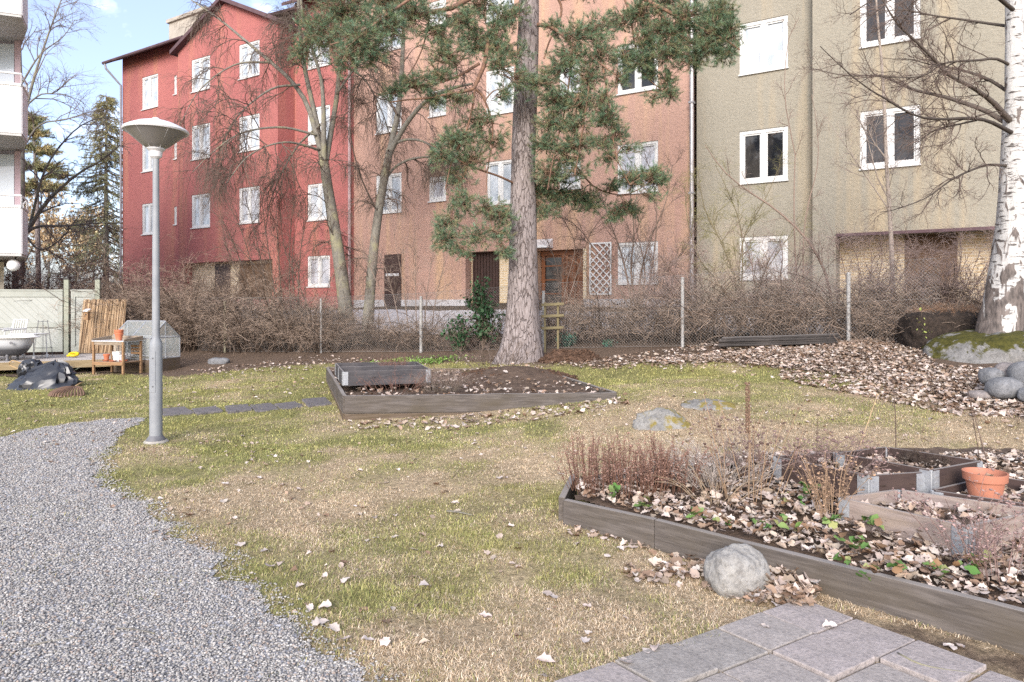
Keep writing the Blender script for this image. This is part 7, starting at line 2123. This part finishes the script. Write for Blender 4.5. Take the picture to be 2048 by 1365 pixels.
def pane(*pts): MB().add(list(pts) + [tuple(np.array(p) + np.array([.001, .003, .003])) for p in pts], [tuple(range(len(pts))), tuple(range(2 * len(pts) - 1, len(pts) - 1, -1))] + [(i, (i + 1) % len(pts), len(pts) + (i + 1) % len(pts), len(pts) + i) for i in range(len(pts))]).build('glass_pane', gm, cf)
MF, MK = (xm, Y0 + .01, he), (xm, Y1 - .01, he); MR = (xm, YR, hr)
pane(E[0], MF, MR, R0); pane(MF, E[1], R1, MR); pane(E[3], MK, MR, R0); pane(MK, E[2], R1, MR)
pane(Bt[0], (xm, Y0 + .01, hb), MF, E[0]); pane((xm, Y0 + .01, hb), Bt[1], E[1], MF); pane(Bt[1], (X1 - .01, YR, hb), R1, E[1]); pane((X1 - .01, YR, hb), Bt[2], E[2], R1); pane(Bt[3], Bt[2], E[2], E[3]); pane(Bt[0], Bt[3], E[3], R0, E[0])

# ---------------------------------------------------------------- refuse bag, sticks, rake
bp = G(72, 780)
NS = 40; a_ = np.linspace(0, 2 * math.pi, NS, endpoint=False); rings = []
H_ = .46; rb_ = np.random.default_rng(77)
for k, f in enumerate(np.linspace(0, 1, 13)):
    r = (1 - f) ** .62 * .56 + .04
    rid = 1 - np.abs(2 * fbm(np.cos(a_) * 2.6 + 7, np.sin(a_) * 2.6 + f * 1.1, 1.6, 5, 3) - 1)
    rr_ = r * (.72 + .42 * rid + rb_.normal(size=NS) * .035)
    zz_ = f ** .95 * H_ * (.85 + .3 * fbm(np.cos(a_) * 1.5 + 2, np.sin(a_) * 1.5, 1.3, 8, 2)) + rb_.normal(size=NS) * .012 * (f > .02)
    rings.append(np.stack([rr_ * np.cos(a_) + .16 * f, rr_ * .55 * np.sin(a_) + .06 * f, zz_], -1))
bag = loft(MB(), rings, True, True).build('refuse_bag', M['bag'], None, True, auto=True); bag.location = (bp[0], bp[1] + .2, bp[2])
tag(bag, 'crumpled black refuse bag full of prunings lying on the lawn', 'bag')
b2 = []
for k, f in enumerate(np.linspace(0, 1, 12)):
    r = (math.sin(math.pi * min(1, .25 + f * .75)) ** .5) * .17 + .02
    fold = (fbm(np.cos(a_) * 2.2 + 3, np.sin(a_) * 2.2 + f * 3, 1.8, 15, 3) - .5) * .8
    rr_ = r * (1 + fold) * (1 + rb_.normal(size=NS) * .06); b2.append(np.stack([rr_ * np.cos(a_), rr_ * .8 * np.sin(a_), np.full(NS, f * .34)], -1))
bg2 = loft(MB(), b2, True, True).build('refuse_bag', M['bag'], None, True, auto=True); q = P(64, 748, bp[1] + .25); bg2.location = (q[0], q[1] + .1, q[2] - .05); bg2.rotation_euler = (.3, -.5, 0)
tag(bg2, 'smaller black bag bundle gathered on top of the larger refuse bag', 'bag')
for k, (ua, va, ub, vb_, lab) in enumerate(((20, 727, 62, 748, 'bent pale hazel stick poking out of the bag towards the deck'), (50, 724, 88, 740, 'straight thin stick across the top of the bag'), (112, 758, 146, 776, 'longest bamboo stick lying on the grass beside the bag'), (106, 748, 138, 760, 'thin straw coloured stick lying behind the longest bamboo'))):
    Yk = bp[1] + (.35 if k < 2 else .1)
    p, q = P(ua, va, Yk), P(ub, vb_, Yk)
    if k >= 2: p[2] = gz1(p[0], p[1]) + .06; q[2] = gz1(q[0], q[1]) + .02
    pts_ = [p, (p + q) / 2 + [0, 0, .03], q] if k else [P(46, 742, Yk), P(22, 732, Yk), P(18, 728, Yk), P(26, 722, Yk), P(58, 732, Yk)]
    o = MB().tube(resample(np.array(pts_) - p, 14), .012, 6).build('stick', M['bamboo'], None, True); o.location = p
    tag(o, lab, 'stick')
rk = G(133, 793)
rake = thing('leaf_rake', 'rusty fan shaped leaf rake lying face down before the black bag', 'rake', (rk[0], rk[1] + .05, rk[2]))
mb = MB()
for k in range(15):
    t_ = (k / 14 - .5) * 2.3
    x1_, y1_ = .30 * math.sin(t_) * 1.05, -.22 * math.cos(t_) + .04
    pts_ = resample([(0, .18, .13), (x1_ * .5, y1_ * .5 + .1, .125), (x1_ * .92, y1_ + .02, .06), (x1_, y1_ - .005, .004)], 8)
    mb.tube(pts_, np.linspace(.009, .017, 8), 5)
mb.build('tine_fan', M['rake'], rake)
MB().tube([(0, .17, .13), (-.15, .55, .14), (-.4, 1.0, .1)], .013, 8).build('handle', M['bamboo'], rake, True)

# ---------------------------------------------------------------- fallen twigs on gravel and lawn
for (uv_, lab) in (([(60, 1300), (110, 1290), (170, 1283)], 'curved grey twig on the gravel, low in the picture'), ([(230, 1265), (270, 1265), (310, 1275)], 'second curved twig on the gravel beside the first'), ([(438, 1130), (450, 1155), (500, 1160)], 'crooked dark twig at the edge of gravel and grass'), ([(893, 1028), (915, 1030), (945, 1035)], 'short thick stick on the lawn before the timber bed'), ([(75, 925), (95, 922), (112, 918)], 'tiny twig far along the gravel path'), ([(1795, 1320), (1850, 1345), (1960, 1362)], 'long thin dark twig lying across the paving slabs')):
    pts_ = np.array([G(*q) for q in uv_]); pts_[:, 2] += .012 + .012 * ('slabs' in lab)
    rr_ = .009 if 'thick' in lab else .0045
    o = MB().tube(resample(pts_ - pts_[0], 10), np.linspace(rr_, rr_ * .5, 10), 6).build('fallen_twig', M['alder'], None, True); o.location = pts_[0]; tag(o, lab, 'twig')
# ================================================================= SKY, SUN, CAMERA
w = bpy.data.worlds.new('World'); sc.world = w; w.use_nodes = True
t = w.node_tree; bg = t.nodes['Background']
EL, AZ = math.radians(26), math.radians(191)      # sun behind the viewer, slightly left
sky = N(t, 'ShaderNodeTexSky', sky_type='NISHITA'); sky.sun_disc = False; sky.sun_elevation = EL; sky.sun_rotation = AZ
sky.air_density = 1.0; sky.dust_density = 1.5; sky.ozone_density = 1.2
cv = coords(t, (1, 1, 2.2), 'Generated')
n = noise(t, cv, 2.3, 7, .58, .5)
cl = ramp(t, n, [(.50, (0, 0, 0)), (.70, (1, 1, 1))])
mul = N(t, 'ShaderNodeMix', data_type='RGBA')
pale = mix(t, 1.0, mix(t, .18, sky.outputs[0], (7.0, 7.6, 8.6)), (.63, .62, .69), 'MULTIPLY')
col = mix(t, cl, pale, (6.0, 6.2, 6.6))
t.links.new(col, bg.inputs['Color']); bg.inputs['Strength'].default_value = .12

sd = bpy.data.lights.new('sun', 'SUN'); sd.energy = 1.45; sd.angle = math.radians(30); sd.color = (1, .95, .88)
so_ = bpy.data.objects.new('sun', sd); COL.objects.link(so_)
dirv = Vector((math.sin(AZ) * math.cos(EL), math.cos(AZ) * math.cos(EL), math.sin(EL)))
so_.rotation_euler = dirv.to_track_quat('Z', 'Y').to_euler()
so_.location = dirv * 60

cd = bpy.data.cameras.new('camera'); cam = bpy.data.objects.new('camera', cd); COL.objects.link(cam)
cam.location = (0, 0, CH); cam.rotation_euler = (math.pi / 2, 0, 0)
cd.sensor_width = 36; cd.lens = F / 2048 * 36; cd.shift_y = -(682.5 - HV) / 2048; cd.clip_end = 2000; cd.clip_start = .05
sc.camera = cam
sc.view_settings.view_transform = 'Standard'; sc.view_settings.look = 'None'; sc.view_settings.exposure = 1.78; sc.view_settings.gamma = 1
sc.cycles.max_bounces = 6; sc.cycles.transparent_max_bounces = 12; sc.cycles.sample_clamp_indirect = 4
try: sc.cycles.use_denoising = False
except Exception: pass
